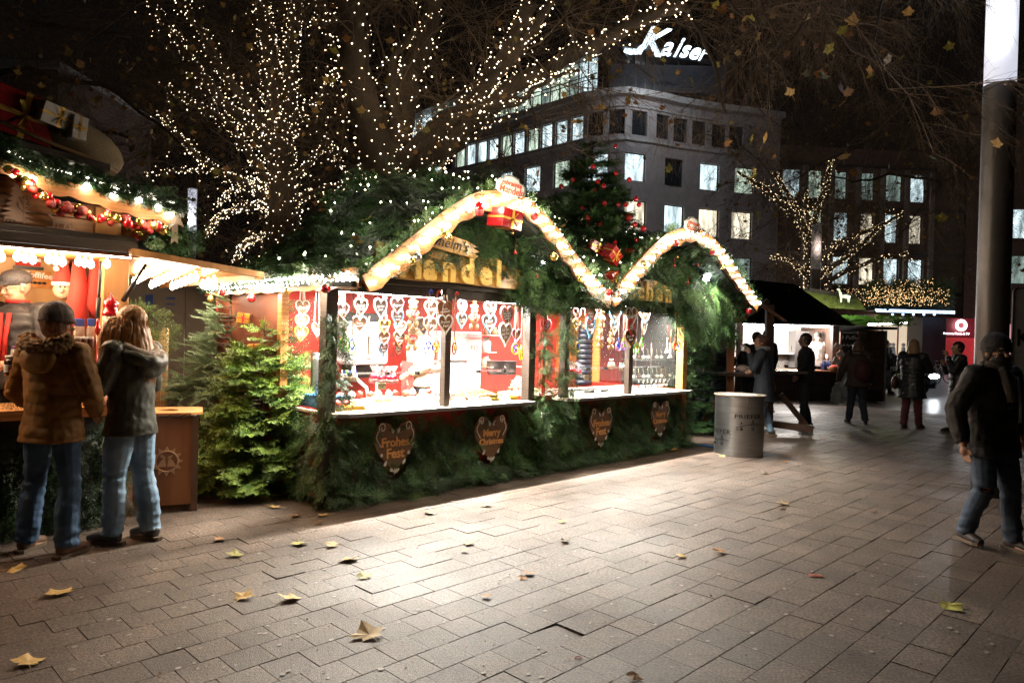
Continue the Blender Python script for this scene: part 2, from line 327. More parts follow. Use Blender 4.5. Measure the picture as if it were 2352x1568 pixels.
# ================================================================ ground
mb = MB(); mb.add([(-300, -60, -.075), (300, -60, -.075), (300, 500, -.075), (-300, 500, -.075)], [(0, 1, 2, 3)]); build('ground', mb, m_asph, kind='structure')
mb = MB(); mb.box((-4, -4, -.07), (60, 30, -.035)); pav = build('pavement', mb, m_joint, o=(0, 0, 0), kind='structure')
def pavermesh(l, w_, h=.05, b=.0014):
    a, c = l/2-.0006, w_/2-.0016; ch = []
    V = [(sx*a, sy*c, -h) for sx, sy in ((-1, -1), (1, -1), (1, 1), (-1, 1))]+[(sx*a, sy*c, -b) for sx, sy in ((-1, -1), (1, -1), (1, 1), (-1, 1))]+[(sx*(a-b), sy*(c-b), 0) for sx, sy in ((-1, -1), (1, -1), (1, 1), (-1, 1))]
    F = [(8, 9, 10, 11)]+[(i, (i+1) % 4, 4+(i+1) % 4, 4+i) for i in range(4)]+[(4+i, 4+(i+1) % 4, 8+(i+1) % 4, 8+i) for i in range(4)]
    return V, F
pvs = []
for j in range(-2, 52):
    vc = .0+.207*j; u = -3.03+.1025*(j % 2)+random.gauss(0, .006)
    while u < 19:
        l = .205 if u < 2.6+.25*(j % 3) else .307 if random.random() < .8 else .205
        uc = u+l/2; u += l; p = W(uc, vc)
        if p.y < 1.7 or abs(p.x) > p.y*.80+2.5 or p.y > 20: continue
        if 3.7 < uc < 9.3 and 6. < vc < 8.2: continue
        pvs.append((p.length, uc, vc, l))
pvs.sort(); PM = {}
for l in (.205, .307, .41):
    V, F = pavermesh(l, .207); PM[l] = mesh_np('paver', V, polys=F, mats=[m_paver])
SUNK = {(2.98, 3.1): 0}
HOLE = [gs(1268, 1448), gs(1125, 1380), gs(1075, 1350)]
for d, uc, vc, l in pvs[:300]:
    hs = min(range(3), key=lambda k: math.hypot(uc-HOLE[k][0], vc-HOLE[k][1]))
    if math.hypot(uc-HOLE[hs][0], vc-HOLE[hs][1]) < .12: link('paver', PM[l], pav, loc=(uc, vc, -.006), rot=(.03*(-1)**hs, .035, .04*(-1)**hs), scale=(.995, .992, 1), label='sunken cracked paver with open joints'); continue
    link('paver', PM[l], pav, loc=(uc, vc, random.gauss(0, .0009)), rot=(random.gauss(0, .0035), random.gauss(0, .0035), random.gauss(0, .001)))
VV = []; FF = []; TT = []; o_ = 0
for d, uc, vc, l in pvs[300:]:
    V, F = pavermesh(l, .207); V = np.array(V); a, b2 = random.gauss(0, .004), random.gauss(0, .004); V[:, 2] += V[:, 0]*a+V[:, 1]*b2+random.gauss(0, .0013)+.0
    V += (uc+random.gauss(0, .001), vc+random.gauss(0, .001), 0); VV.append(V); FF += [tuple(i+o_ for i in f) for f in F]; o_ += 12; TT += [random.uniform(.84, 1.16)]*12
link('paver_field', mesh_np('paver_field', np.concatenate(VV), polys=FF, mats=[m_paverf], tint=TT), pav, kind='stuff')
mb = MB(); mb.add([W(18, -4, -.004), W(60, -4, -.004), W(60, 30, -.004), W(10.9, 30, -.004), W(10.9, 10.6, -.004), W(18, 10.6, -.004)], [(0, 1, 2, 3, 4, 5)])
m_farpave = M('far_paving', (.12, .10, .085), .3, var=.3, scale=12, bump=.2, bscale=30); build('far_paving', mb, m_farpave, kind='structure')
# chewing-gum spots trodden onto the stones
mb = MB()
for _ in range(170):
    x, y = random.uniform(100, 2300), random.uniform(1130, 1560); u, v = gs(x, y); r = random.uniform(.006, .014); n = 8
    mb.add([(u+r*1.3*math.cos(2*math.pi*i/n)*random.uniform(.8, 1.1), v+r*math.sin(2*math.pi*i/n), .0045) for i in range(n)], [tuple(range(n))])
build('chewing_gum_spots', mb, M('old_gum', (.36, .31, .28), .6), o=(0, 0, 0), kind='stuff', label='pale trodden chewing gum spots scattered over the pavers', cat='gum')
# ================================================================ main stall
ST = thing('market_stall', 'almond stall clad in fir branches with twin bulb lit gables', 'market stall', (3.4, 5.75, 0))
mb = MB(); mb.box((3.46, 5.80, .03), (9.46, 5.86, .82)); mb.box((3.46, 5.86, .03), (3.50, 8.3, .86)); mb.box((9.42, 5.86, .03), (9.46, 8.3, .86)); build('base_wall', mb, m_redpanel, ST)
mb = MB(); mb.box((3.5, 5.86, .12), (9.42, 8.25, .15)); build('floor', mb, m_dark, ST)
mb = MB(); mb.box((3.46, 8.25, .1), (9.46, 8.3, 2.1)); build('back_wall', mb, m_redf, ST)
mb = MB(); mb.box((3.46, 6.68, .86), (3.50, 8.25, 2.05)); build('side_wall', mb, M('reddish_brown_boards', (.16, .045, .02), .55, wood=2, stretch=(1, 1, .4)), ST)
mb = MB(); mb.box((9.42, 7.3, .86), (9.46, 8.25, 2.05)); build('side_wall', mb, m_orange, ST)
mb = MB(); mb.box((3.40, 5.66, 2.1), (9.52, 8.35, 2.13)); build('ceiling', mb, m_cream, ST)
def counter(ua, ub, name='counter'):
    mb = MB(); z0, z1 = .825, .85; v0, v1 = 5.5, 6.75; c = .05
    poly = [(ua, v0+c), (ua+c*1.6, v0), (ub-c*.6, v0), (ub, v0+c), (ub, v1), (ua, v1)]; n = len(poly)
    mb.add([(x, y, z) for z in (z0, z1) for x, y in poly], [tuple(reversed(range(n))), tuple(range(n, 2*n))]+[(i, (i+1) % n, n+(i+1) % n, n+i) for i in range(n)])
    o = build(name, mb, m_cream, ST); e = MB()
    for i in range(0, 3):
        p, q = poly[i], poly[i+1]; e.beam((p[0], p[1]-.004, .838), (q[0], q[1]-.004, .838), .012, .034)
    build('metal_edge', e, m_alu, o)
counter(3.42, 5.98); counter(6.57, 9.42)
# posts and header
for nm, (a, b, v, z0, z1, wd) in {'a': (3.37, 3.49, 5.70, 0, 2.1, .12), 'b': (4.70, 4.78, 5.62, .85, 2.06, .08), 'c': (6.02, 6.13, 5.68, 0, 2.06, .12), 'd': (6.66, 6.75, 5.68, 0, 2.06, .1), 'e': (7.92, 8.01, 5.62, .85, 2.06, .08), 'f': (9.38, 9.5, 5.68, 0, 2.1, .12)}.items():
    mb = MB(); mb.box((a, v, z0), (b, v+wd, z1)); build('post', mb, m_orange if nm == 'f' else m_dark, ST, bevel=.006)
for a, b in ((3.49, 4.70), (4.78, 6.02), (6.75, 7.92), (8.01, 9.38)):
    mb = MB(); mb.box((a, 5.70, 1.965), (b, 5.76, 2.06)); build('header_rail', mb, m_dark, ST, bevel=.004)
    mb = MB(); mb.box((a, 5.745, 1.55), (b, 5.75, 1.965)); build('upper_pane', mb, m_smoke, ST)
mb = MB(); mb.box((3.3, 5.64, 2.06), (9.55, 5.70, 2.16)); build('header_beam', mb, m_dark, ST, bevel=.005)
for a, b in ((3.6, 4.68), (4.8, 5.95), (6.8, 7.9), (8.03, 9.3)):
    mb = MB(); mb.box((a, 5.90, .86), (b, 5.906, 1.18)); pane = build('sneeze_guard', mb, m_glass, ST); mb = MB(); mb.box((a, 5.906, 1.18), (b, 6.12, 1.188)); build('glass_shelf', mb, m_glass, ST)
    for t in (.15, .55, .9):
        mb = MB(); x = a+(b-a)*t; mb.box((x-.014, 5.885, 1.165), (x+.014, 5.93, 1.2)); build('clamp', mb, m_black, pane)
mb = MB(); mb.box((3.425, 5.86, .9), (3.43, 6.66, 1.9)); build('side_pane', mb, m_glass, ST)
mb = MB(); mb.box((9.44, 5.86, .9), (9.445, 7.28, 1.95)); build('side_pane', mb, m_glass, ST)
mb = MB(); mb.box((3.41, 6.62, .0), (3.49, 6.70, 2.05)); build('post', mb, m_orange, ST)
# service door gap with curtain and name board
mb = MB()
for i in range(9): mb.add([(6.56+.011*i, 6.0+.02*math.sin(i*2.1), z) for z in (.8, 1.92)]+[(6.571+.011*i, 6.0+.02*math.sin((i+1)*2.1), z) for z in (1.92, .8)], [(0, 1, 2, 3)], sm=True)
build('curtain', mb, m_redf, ST)
mb = MB(); mb.box((6.13, 5.80, 0.03), (6.66, 5.84, .88)); build('door', mb, m_redpanel, ST)
def roughboard(w_, h_, n=9, jag=.02, seed=1, fray=True):
    r = random.Random(seed); P = []
    for i in range(n): P.append((-w_/2+w_*i/(n-1), -h_/2+r.uniform(-.25, .25)*jag))
    if fray:
        for i in range(1, 6): P.append((w_/2+(-1)**i*jag*1.1+r.uniform(-jag, jag)*.5, -h_/2+h_*i/6))
    for i in range(n): P.append((w_/2-w_*i/(n-1), h_/2+r.uniform(-.25, .25)*jag))
    return P
u1, z1 = vp(1260, 697, 5.6); mb = MB(); mb.prism(roughboard(.46, .125, seed=3, jag=.015), frontM(u1, 5.6, z1), .02); nb = build('name_board', mb, M('old_name_board', (.16, .075, .025), .55, col2=(.3, .15, .05), wood=2, stretch=(.4, 1, 4)), ST)
mb = MB()
for s, dz in (('Inh. H u.W Wilhelm', .027), ('30827 Garbsen', -.03)):
    V, F = text(s, .052, .002, .0006); mb.addm(V, F, frontM(u1, 5.586, z1+dz))
build('lettering', mb, M('cream_lettering', (.75, .66, .5), .5), nb)
# ---- roof: height field, cladding
RU = [3.1, 3.36, 4.5, 5.6, 6.6, 7.6, 8.6, 9.4, 9.9, 10.15]; RZ = [2.05, 2.15, 3.3, 3.62, 3.68, 3.45, 3.42, 3.4, 3.0, 2.2]
G1 = [vp(x, y, 5.15) for x, y in [(838, 652), (885, 622), (930, 585), (1010, 520), (1055, 486), (1100, 462), (1165, 458), (1218, 480), (1268, 535), (1320, 607), (1365, 662), (1401, 692)]]
G2 = [vp(x, y, 5.15) for x, y in [(1405, 692), (1440, 652), (1490, 592), (1535, 550), (1590, 535), (1640, 565), (1685, 628), (1712, 668), (1740, 705)]]
G2[5:] = [vp(x, y, 5.15+.0*k) for k, (x, y) in enumerate([(1640, 565), (1685, 628), (1712, 668), (1740, 705)])]
def prof(G, u):
    return float(np.interp(u, [g[0] for g in G], [g[1] for g in G], left=-9, right=-9))
def roofz(u, v):
    rz = float(np.interp(u, RU, RZ, left=2.0, right=2.0)); t = max(0, 1-abs(v-6.9)/1.75); m = 2.08+(rz-2.08)*t**.75
    if v < 6.9: m = max(m, prof(G1, u)-.03, prof(G2, u)-.03)
    return m
nu, nv = 60, 24; V = []; us = np.linspace(3.3, 10.1, nu); vs = np.linspace(5.2, 8.5, nv)
V = [(u, v, roofz(u, v)-.06) for v in vs for u in us]; F = [(j*nu+i, j*nu+i+1, (j+1)*nu+i+1, (j+1)*nu+i) for j in range(nv-1) for i in range(nu-1)]
mb = MB(); mb.add(V, F); ro = build('roof', mb, M('roof_felt', (.01, .014, .01), .9), ST); ro.modifiers.new('solid', 'SOLIDIFY').thickness = .05
T = []
def sprigs_on(n, fn, T, k=(0, 5), s=(.8, 1.4), cols=GREEN, out=.35, dn=.7):
    """fn() -> (point, outward normal, preferred direction)"""
    for _ in range(n):
        p, nrm, d = fn(); nrm = np.asarray(nrm, float); nrm /= np.linalg.norm(nrm); d = np.asarray(d, float)*dn+RS.normal(0, .45, 3); d = d-nrm*np.dot(d, nrm); d = d/np.linalg.norm(d)+nrm*RS.uniform(.05, out)
        c = np.array(cols[RS.randint(len(cols))])*RS.choice([.4, .65, .9, 1.2, 1.7]); T.append((RS.randint(*k), rotmat(d, nrm, RS.normal(0, .5), RS.uniform(*s), np.asarray(p)+nrm*RS.uniform(-.01, .05)), c))
def roofpt():
    while 1:
        u, v = RS.uniform(3.3, 10.05), RS.uniform(5.2, 7.3) if RS.rand() < .93 else RS.uniform(7.3, 8.4)
        if u < 5.2 and RS.rand() < .5: v = RS.uniform(5.3, 8.4)
        z = roofz(u, v); e = .05; n = np.array([-(roofz(u+e, v)-z)/e, -(roofz(u, v+e)-z)/e, 1.]); n /= np.linalg.norm(n); d = np.array([n[0], n[1], -.6]); return (u, v, z-.02), n, d
sprigs_on(3000, roofpt, T, s=(.9, 1.7), cols=[(.5, .62, .5), (.62, .75, .55), (.7, .85, .6), (.42, .5, .42)])
greenery('fir_cladding', T, m_fir, ST, kind='stuff')
# ---- gable walls with fir
T = []
for G in (G1, G2):
    us_ = np.linspace(G[0][0]+.1, min(G[-1][0]-.1, 10.3), 24); mb = MB(); P = [(u, max(2.06, prof(G, u)-.02)) for u in us_]; n = len(P)
    mb.add([(u, 5.72, z) for u, z in P]+[(u, 5.72, 2.05) for u, z in P], [(i, i+1, n+i+1, n+i) for i in range(n-1)]); build('gable_wall', mb, m_dark, ST)
    def gpnt(G=G):
        while 1:
            u = RS.uniform(G[0][0]+.2, G[-1][0]-.15); zt = prof(G, u)-.12
            if G is G1 and u < 5.75 and RS.rand() < .55: continue
            zb = 2.12 if not (G is G2 and u > 8.9) else 1.95
            if zt <= zb: continue
            z = RS.uniform(zb, zt)
            if G is G1 and u < 5.6 and z < 2.4: continue
            return (u, 5.66+RS.normal(0, .03), z), (0, -1, .15), (0, 0, -1)
    sprigs_on(1050, gpnt, T, s=(.8, 1.35), out=.6, dn=1.1)
def soff():                       # soffit fringe in the right part of each gable, bushy overhang down the right corner
    u = RS.uniform(9.0, 10.4); z = RS.uniform(1.75, 2.5)-(.0 if u < 9.8 else .1); return (u, RS.uniform(5.35, 5.7), z), (0, -1, .1), (0, 0, -1)
sprigs_on(420, soff, T, s=(.9, 1.5), out=.6, dn=1.2)
def soff2():
    u = RS.uniform(5.75, 6.9); z = RS.uniform(2.0, 2.4)+(0.15 if u > 6.2 else 0); return (u, RS.uniform(5.5, 5.65), z), (0, -1, .1), (0, 0, -1)
sprigs_on(330, soff2, T, s=(.8, 1.3), out=.6, dn=1.2)
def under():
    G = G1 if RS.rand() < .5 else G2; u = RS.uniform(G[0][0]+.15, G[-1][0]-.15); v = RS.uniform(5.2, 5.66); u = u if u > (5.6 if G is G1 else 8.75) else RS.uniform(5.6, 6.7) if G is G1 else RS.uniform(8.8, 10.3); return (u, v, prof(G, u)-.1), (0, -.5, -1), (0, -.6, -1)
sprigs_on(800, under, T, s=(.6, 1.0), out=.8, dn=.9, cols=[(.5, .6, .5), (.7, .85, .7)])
greenery('gable_fir', T, m_fir, ST, kind='stuff')
# ---- garlands round the posts
def garland(u, v, z0, z1, n, rad=.09, dens=1.):
    T = []
    for _ in range(n):
        z = RS.uniform(z0, z1); a = RS.uniform(-math.pi, math.pi); o = np.array([math.cos(a), math.sin(a)-.2, 0]); p = np.array([u, v, z])+o*rad*RS.uniform(.2, .8)
        d = o*.75+np.array([0, 0, -.75])+RS.normal(0, .35, 3); c = np.array(GREEN[RS.randint(len(GREEN))])*RS.uniform(.65, 1.15); T.append((RS.randint(0, 8), rotmat(d, o, RS.normal(0, .8), RS.uniform(.45, .85), p), c))
    greenery('garland', T, m_fir, ST, kind='stuff')
garland(3.43, 5.66, .0, 1.75, 360, .11); garland(6.22, 5.64, .1, 1.72, 240, .075); garland(6.62, 5.62, .1, 1.9, 260, .085); garland(9.53, 5.72, .05, 2.0, 220, .07)
# ---- skirt
T = []
PLQ = [(4.12, .46), (5.41, .44), (7.37, .42), (8.75, .44)]
def skirt():
    while 1:
        u = RS.uniform(3.5, 9.45); z = RS.uniform(.04, .80); k = 1
        for a, b in PLQ:
            if abs(u-a) < .22 and abs(z-b) < .27-.9*max(0, abs(u-a)-.06)*(1 if z > b else 2): k = 0
        if k and (z < .6 or RS.rand() < .75): return (u, 5.76-.1*max(0, .35-z)/.35, z), (0, -1, .2), (0, 0, -1)
sprigs_on(1500, skirt, T, s=(.7, 1.25), out=.55)
def foot():
    u = RS.uniform(3.4, 9.5); return (u, 5.60+RS.normal(0, .04), RS.uniform(.02, .1)), (0, -.5, 1), (RS.choice([-1., 1.]), -.6, -.1)
sprigs_on(420, foot, T, s=(.6, 1.0), out=.3)
def dgap():
    return (RS.uniform(6.1, 6.72), 5.66+RS.normal(0, .03), RS.uniform(.03, .85)), (0, -1, .2), (0, 0, -1)
sprigs_on(240, dgap, T, s=(.7, 1.1), out=.6)
def lside():
    return (3.42, RS.uniform(5.7, 6.7), RS.uniform(.05, .85)), (-1, 0, .2), (0, 0, -1)
sprigs_on(150, lside, T, s=(.8, 1.2), out=.5)
def rside():
    return (9.5, RS.uniform(5.7, 8.2), RS.uniform(.05, .85)), (1, 0, .2), (0, 0, -1)
sprigs_on(160, rside, T, s=(.8, 1.2), out=.5)
greenery('fir_skirt', T, m_fir, ST, kind='stuff')
# ---- heart plaques
def heartpoly(w_, h_, n=28, flat=1.):
    P = []
    for i in range(n):
        t = 2*math.pi*i/n; x = 16*math.sin(t)**3; y = 13*math.cos(t)-5*math.cos(2*t)-2*math.cos(3*t)-math.cos(4*t); P.append((x/32*w_, (y+2.5)/29*h_))
    return P
def drop(cx, cz, l, wd, a, n=10):
    P = []
    for i in range(n): t = 2*math.pi*i/n; x = math.cos(t)*l/2; y = math.sin(t)*wd/2*(1-.6*math.cos(t)); P.append((cx+x*math.cos(a)-y*math.sin(a), cz+x*math.sin(a)+y*math.cos(a)))
    return P
def star(cx, cz, r, n=8): return [(cx+(r if i % 2 else r*.5)*math.cos(math.pi*i/n), cz+(r if i % 2 else r*.5)*math.sin(math.pi*i/n)) for i in range(2*n)]
for k, (u, z) in enumerate(PLQ):
    M4 = frontM(u, 5.655, z); mb = MB(); mb.prism(heartpoly(.50, .54), M4, .02); pq = build('heart_plaque', mb, m_brownplaque, ST, label=('heart plaque lettered Frohes Fest', 'heart plaque lettered Merry Christmas')[k % 2])
    M5 = frontM(u, 5.64, z); mb = MB()
    for s, dz, sz in ((('Frohes', .075, .125), ('Fest', -.035, .135)) if k % 2 == 0 else (('Merry', .085, .11), ('Christmas', -.01, .092))):
        V, F = text(s, sz, .004, .0035, sp=.95); mb.addm(V, F, frontM(u, 5.64, z+dz))
    build('lettering', mb, m_plaqueletter, pq)
    def orn(nm, fn): mb = MB(); fn(mb); build(nm, mb, m_plaqueicing, pq)
    for s in (-1, 1):
        pts = []
        for i in range(22): t = i/21; a = t*2*math.pi*1.15; r = .045*(1-t)+.008 if t > .35 else .045; pts.append(M5@Vector((s*(.155+r*math.cos(a)*.8), .22+r*math.sin(a), 0)))
        p2 = [M5@Vector((s*(.19+.03*math.sin(t*4)), .20-.16*t, 0)) for t in np.linspace(0, 1, 8)]; orn('scroll', lambda m: m.tube(p2[::-1]+pts, .007, 5))
        orn('leaf_ornament', lambda m: m.prism(drop(s*.035, .19, .06, .028, R(90-s*28)), M5, .006)); orn('drop_ornament', lambda m: m.prism(drop(s*.11, -.12, .06, .026, R(90+s*28) if s < 0 else R(60)), M5, .006)); orn('star_ornament', lambda m: m.prism(star(s*.16, -.04 if k % 2 == 0 else .225, .022), M5, .006))
        orn('flower_leaf', lambda m: m.prism(drop(s*.035, -.195, .05, .03, R(s*30)), M5, .006))
    mb = MB(); mb.prism([((.034 if i % 2 else .016)*math.cos(i*math.pi/5), -.205+(.034 if i % 2 else .016)*math.sin(i*math.pi/5)) for i in range(10)], M5@Matrix.Translation((0, 0, .006)), .004); build('flower', mb, m_plaqueicing, pq)
# little nativity ornament in the door skirt
u, z = vp(1248, 960, 5.6); mb = MB()
for i, (a, b, c, d) in enumerate(((-.05, -.07, .1, .02), (-.045, -.05, .015, .12), (.03, -.05, .015, .11), (-.02, -.05, .02, .08), (0.01, -.05, .018, .07), (0, .05, .09, .015))): mb.box((u+a, 5.585, z+b), (u+a+c, 5.6, z+b+d))
build('cutout_ornament', mb, m_plaqueicing, ST)
# ---- barge boards, bulbs
def smooth(G, n):
    d = [0]
    for a, b in zip(G, G[1:]): d.append(d[-1]+math.hypot(b[0]-a[0], b[1]-a[1]))
    s = np.linspace(0, d[-1], n); U_ = np.interp(s, d, [g[0] for g in G]); Z_ = np.interp(s, d, [g[1] for g in G])
    for _ in range(2): U_[1:-1] = (U_[:-2]+2*U_[1:-1]+U_[2:])/4; Z_[1:-1] = (Z_[:-2]+2*Z_[1:-1]+Z_[2:])/4
    return U_, Z_, d[-1]
m_socket = M('bulb_socket', (.5, .4, .3), .5)
BM = MB(); BM.ico((0, 0, 0), .026, 1); BULB = mesh_np('bulb', BM.V, polys=BM.F, mats=[m_bulb], smooth=True)
T = []
def barge(G, v, n=48, wd=.2, bulbs=24, both=True):
    U_, Z_, L = smooth(G, n); top = []; bot = []
    for i in range(n):
        a, b = max(i-1, 0), min(i+1, n-1); tx, tz = U_[b]-U_[a], Z_[b]-Z_[a]; l = math.hypot(tx, tz); nx, nz = -tz/l, tx/l
        if nz < 0: nx, nz = -nx, -nz
        e = wd/2*(1 if 1 < i < n-2 else .8); wv_ = .018*math.sin(i/n*L/.32*2*math.pi)
        top.append((U_[i]+nx*e, Z_[i]+nz*e)); bot.append((U_[i]-nx*(e+wv_), Z_[i]-nz*(e+wv_)))
        for _ in range(5 if i % 1 == 0 else 0):
            d = np.array([nx*.7+RS.normal(0, .8), RS.normal(-.1, .5), nz*.5+RS.normal(0, .5)]); c = np.array(GREEN[RS.randint(len(GREEN))])*RS.uniform(.7, 1.2)
            T.append((RS.randint(0, 8), rotmat(d, (0, -1, .5), RS.normal(0, .8), RS.uniform(.4, .75), (U_[i]+nx*(e-.01), v+.02+RS.uniform(-.03, .06), Z_[i]+nz*(e-.01))), c))
    mb = MB(); V = [(u, v-.018, z) for u, z in top]+[(u, v-.018, z) for u, z in bot]+[(u, v+.018, z) for u, z in top]+[(u, v+.018, z) for u, z in bot]
    F = []
    for i in range(n-1): F += [(i, n+i, n+i+1, i+1), (2*n+i, 2*n+i+1, 3*n+i+1, 3*n+i), (i, i+1, 2*n+i+1, 2*n+i), (n+i, 3*n+i, 3*n+i+1, n+i+1)]
    F += [(0, 2*n, 3*n, n), (n-1, 2*n-1, 4*n-1, 3*n-1)]; mb.add(V, F); build('barge_board', mb, m_barge, ST)
    mb = MB()
    for a in (bot,): mb.tube([(u, v-.0, z) for u, z in a], .008, 4)
    build('board_trim', mb, m_dark, ST)
    s = np.linspace(.02, .98, bulbs)*(n-1)
    for k, t in enumerate(s):
        i = int(t); f = t-i; u = U_[i]*(1-f)+U_[min(i+1, n-1)]*f; z = Z_[i]*(1-f)+Z_[min(i+1, n-1)]*f; bl.append((u+random.gauss(0, .012), v-.045-random.random()*.02, z+(.02 if k % 2 else -.02)+random.gauss(0, .012)))
bl = []
barge(G1, 5.15, 64, .19, 56); barge(G2, 5.15, 56, .2, 56)
# left canopy board along the side
mb = MB(); n = 44; vv = np.linspace(5.15, 8.35, n); V = [(3.36-.015+q, v, 2.14 if e else 1.975-.02*abs(math.sin((v-5.15)*math.pi/.36))) for q in (0, .03) for e in (1, 0) for v in vv]
F = []
for i in range(n-1): F += [(i, i+1, n+i+1, n+i), (2*n+i, 3*n+i, 3*n+i+1, 2*n+i+1), (i, 2*n+i, 2*n+i+1, i+1), (n+i, n+i+1, 3*n+i+1, 3*n+i)]
mb.add(V, F); build('canopy_board', mb, m_barge, ST)
for i in range(62): bl.append((3.31, 5.22+i*.05, 2.06+(.024 if i % 2 else -.024)))
for p in bl: link('bulb', BULB, ST, loc=tuple(Vector(p)-ORG[ST.name]), scale=(random.uniform(.5, .95),)*3)
def cn(): return (3.38, RS.uniform(5.2, 8.4), RS.uniform(2.1, 2.2)), (-.4, 0, 1), (-1, RS.choice([-1., 1.]), -.2)
sprigs_on(160, cn, T, s=(.5, .9), out=.5)
greenery('board_fir', T, m_fir, ST, kind='stuff')
# ---- MANDEL sign
def signboard(px, v, w_, h_, seed): u, z = vp(px[0], px[1], v); return u, z
mb = MB(); u, z = 4.78, 2.235
poly = [(-1.0, -.125), (-.5, -.13), (0, -.115), (.5, -.13), (.96, -.125), (.99, -.06), (.93, -.03), (.97, .01), (.90, .05), (.96, .09), (.62, .13), (.60, .19), (.2, .17), (-.2, .2), (-.4, .22), (-1.0, .2)]
mb.prism(poly, frontM(u, 5.56, z), .03); sb = build('sign_board', mb, m_sign, ST, bevel=.006)
x = -.76
for ch, ad in (('M', .30), ('a', .235), ('n', .25), ('d', .26), ('e', .24), ('l', .12)):
    V, F = text(ch, .36, .012, .016, align='LEFT', res=3); mb = MB(); mb.addm(V, F, frontM(u+x, 5.53, z+.01)); build('letter', mb, m_letter, sb); x += ad
mb = MB(); u2, z2 = 4.58, 2.50; poly = [(-.42, -.06), (0, -.075), (.4, -.085), (.46, -.05), (.40, -.03), (.47, 0), (.38, .02), (.44, .045), (.3, .08), (0, .1), (-.42, .12)]
mb.prism(poly, frontM(u2, 5.52, z2, roll=-.08), .025); s2 = build('upper_sign_board', mb, m_sign, ST, bevel=.005); V, F = text("Wilhelm's", .15, .003, .0, shear=.3, sp=1.05); mb = MB(); mb.addm(V, F, frontM(u2-.02, 5.502, z2+.01, roll=-.08)); build('script_lettering', mb, m_dark, s2)
mb = MB(); u3, z3 = vp(1478, 655, 5.56); z3 = 2.235; u3 = 8.12; poly = [(-.85, -.125), (.6, -.12), (.63, -.05), (.58, -.02), (.64, .02), (.56, .06), (.6, .1), (.3, .17), (-.3, .19), (-.85, .18)]; mb.prism(poly, frontM(u3, 5.56, z3), .03); s3 = build('sign_board', mb, m_sign, ST, bevel=.006)
x = -.62
for ch, ad in (('H', .30), ('ä', .235), ('u', .245), ('s', .2), ('c', .20), ('h', .235), ('e', .23), ('n', .2)):
    if x > -.45: 
        V, F = text(ch, .34, .012, .015, align='LEFT', res=3); mb = MB(); mb.addm(V, F, frontM(u3+x-.55, 5.53, z3+.0)); build('letter', mb, m_letter, s3)
    x += ad
# peak plaques "gebrannte Mandeln"
for (px, py, sc_) in ((1175, 432, 1.), (1592, 520, 1.)):
    u, z = vp(px, py, 5.08); P = []
    for sx, sy in ((1, 1), (-1, 1), (-1, -1), (1, -1)):
        q = [(.20, .0), (.2, .035), (.165, .07), (.12, .075), (.10, .11), (0, .13)]
        q = q if sx*sy > 0 else q[::-1]; P += [(sx*a, sy*b*(1 if sy > 0 else .85)) for a, b in q]
    P2 = []
    for p in P:
        if not P2 or (abs(p[0]-P2[-1][0])+abs(p[1]-P2[-1][1])) > 1e-4: P2.append(p)
    if abs(P2[0][0]-P2[-1][0])+abs(P2[0][1]-P2[-1][1]) < 1e-4: P2.pop()
    mb = MB(); mb.prism(P2, frontM(u, 5.09, z, roll=-.05), .02); pl = build('peak_plaque', mb, m_white, ST)
    mb = MB()
    for s, dz, sz in (('gebrannte', .04, .07), ('Mandeln', -.03, .105)): V, F = text(s, sz, .002, .001, shear=.15); mb.addm(V, F, frontM(u, 5.077, z+dz, roll=-.05))
    build('lettering', mb, M('faded_red_lettering', (.75, .12, .06), .5), pl)
    mb = MB(); mb.tube([frontM(u, 5.078, z, roll=-.05)@Vector((a*.94, b*.92, 0)) for a, b in P2+P2[:1]], .0035, 4); build('border', mb, m_black, pl)
# ---- floodlights
for px, py in ((1258, 593), (1625, 635)):
    u, z = vp(px, py, 5.42); fl = thing('floodlight', 'glaring white floodlight in the %s gable' % ('larger left' if px < 1400 else 'smaller right'), 'floodlight', (u, 5.42, z))
    mb = MB(); mb.obox((u, 5.46, z), (.16, .05, .12), (.5, 0, 0)); build('housing', mb, m_black, fl)
    mb = MB(); mb.obox((u, 5.425, z-.014), (.13, .012, .095), (.5, 0, 0)); build('lens', mb, M('flood_led', (1, 1, 1), .3, emit=120, ecol=(.95, .98, 1)), fl)
    mb = MB(); mb.tube([(u+.08, 5.5, z-.02), (u+.13, 5.5, z-.06), (u+.12, 5.52, z-.12), (u+.03, 5.54, z-.13)], .006, 5); build('bracket', mb, m_white, fl)
    lamp('floodlight_beam', W(u, 5.36, z-.03), 200, (1, .91, .76), .06, 'SPOT', aim=W(u-.3, 4.9, 0), spot=1.5)
# ---- lamps inside
for a, b in ((3.6, 4.66), (4.84, 5.96), (6.85, 7.85), (8.05, 9.3)):
    mb = MB(); mb.tube([(a, 5.98, 2.05), (b, 5.98, 2.05)], .014, 8); build('light_tube', mb, m_tube, ST)
    lamp('stall_strip_or_added_light', W((a+b)/2, 5.98, 2.03), 190, (1, .93, .82), kind='AREA', aim=W((a+b)/2, 6.25, 0), size=(b-a, .05)).rotation_euler = (R(-8), 0, SA)
for px, py, e in ((900, 600, 20), (1040, 490, 24), (1160, 455, 24), (1270, 540, 20), (1370, 650, 18), (1480, 600, 18), (1590, 535, 22), (1680, 620, 16)):
    u, z = vp(px, py, 4.85); lamp('barge_bulb_glow', W(u, 4.85, z), e*.6, (1, .84, .62), .12)
for v in (5.8, 6.9, 7.9): lamp('canopy_bulb_glow', W(3.2, v, 2.03), 26, (1, .82, .6), .1)
for u, v in ((3.9, 6.0), (4.2, 7.0), (5.0, 6.4), (7.3, 6.2)): lamp('roof_string_glow', W(u, v, roofz(u, v)+.35), 2.2, (1, .92, .7), .1)
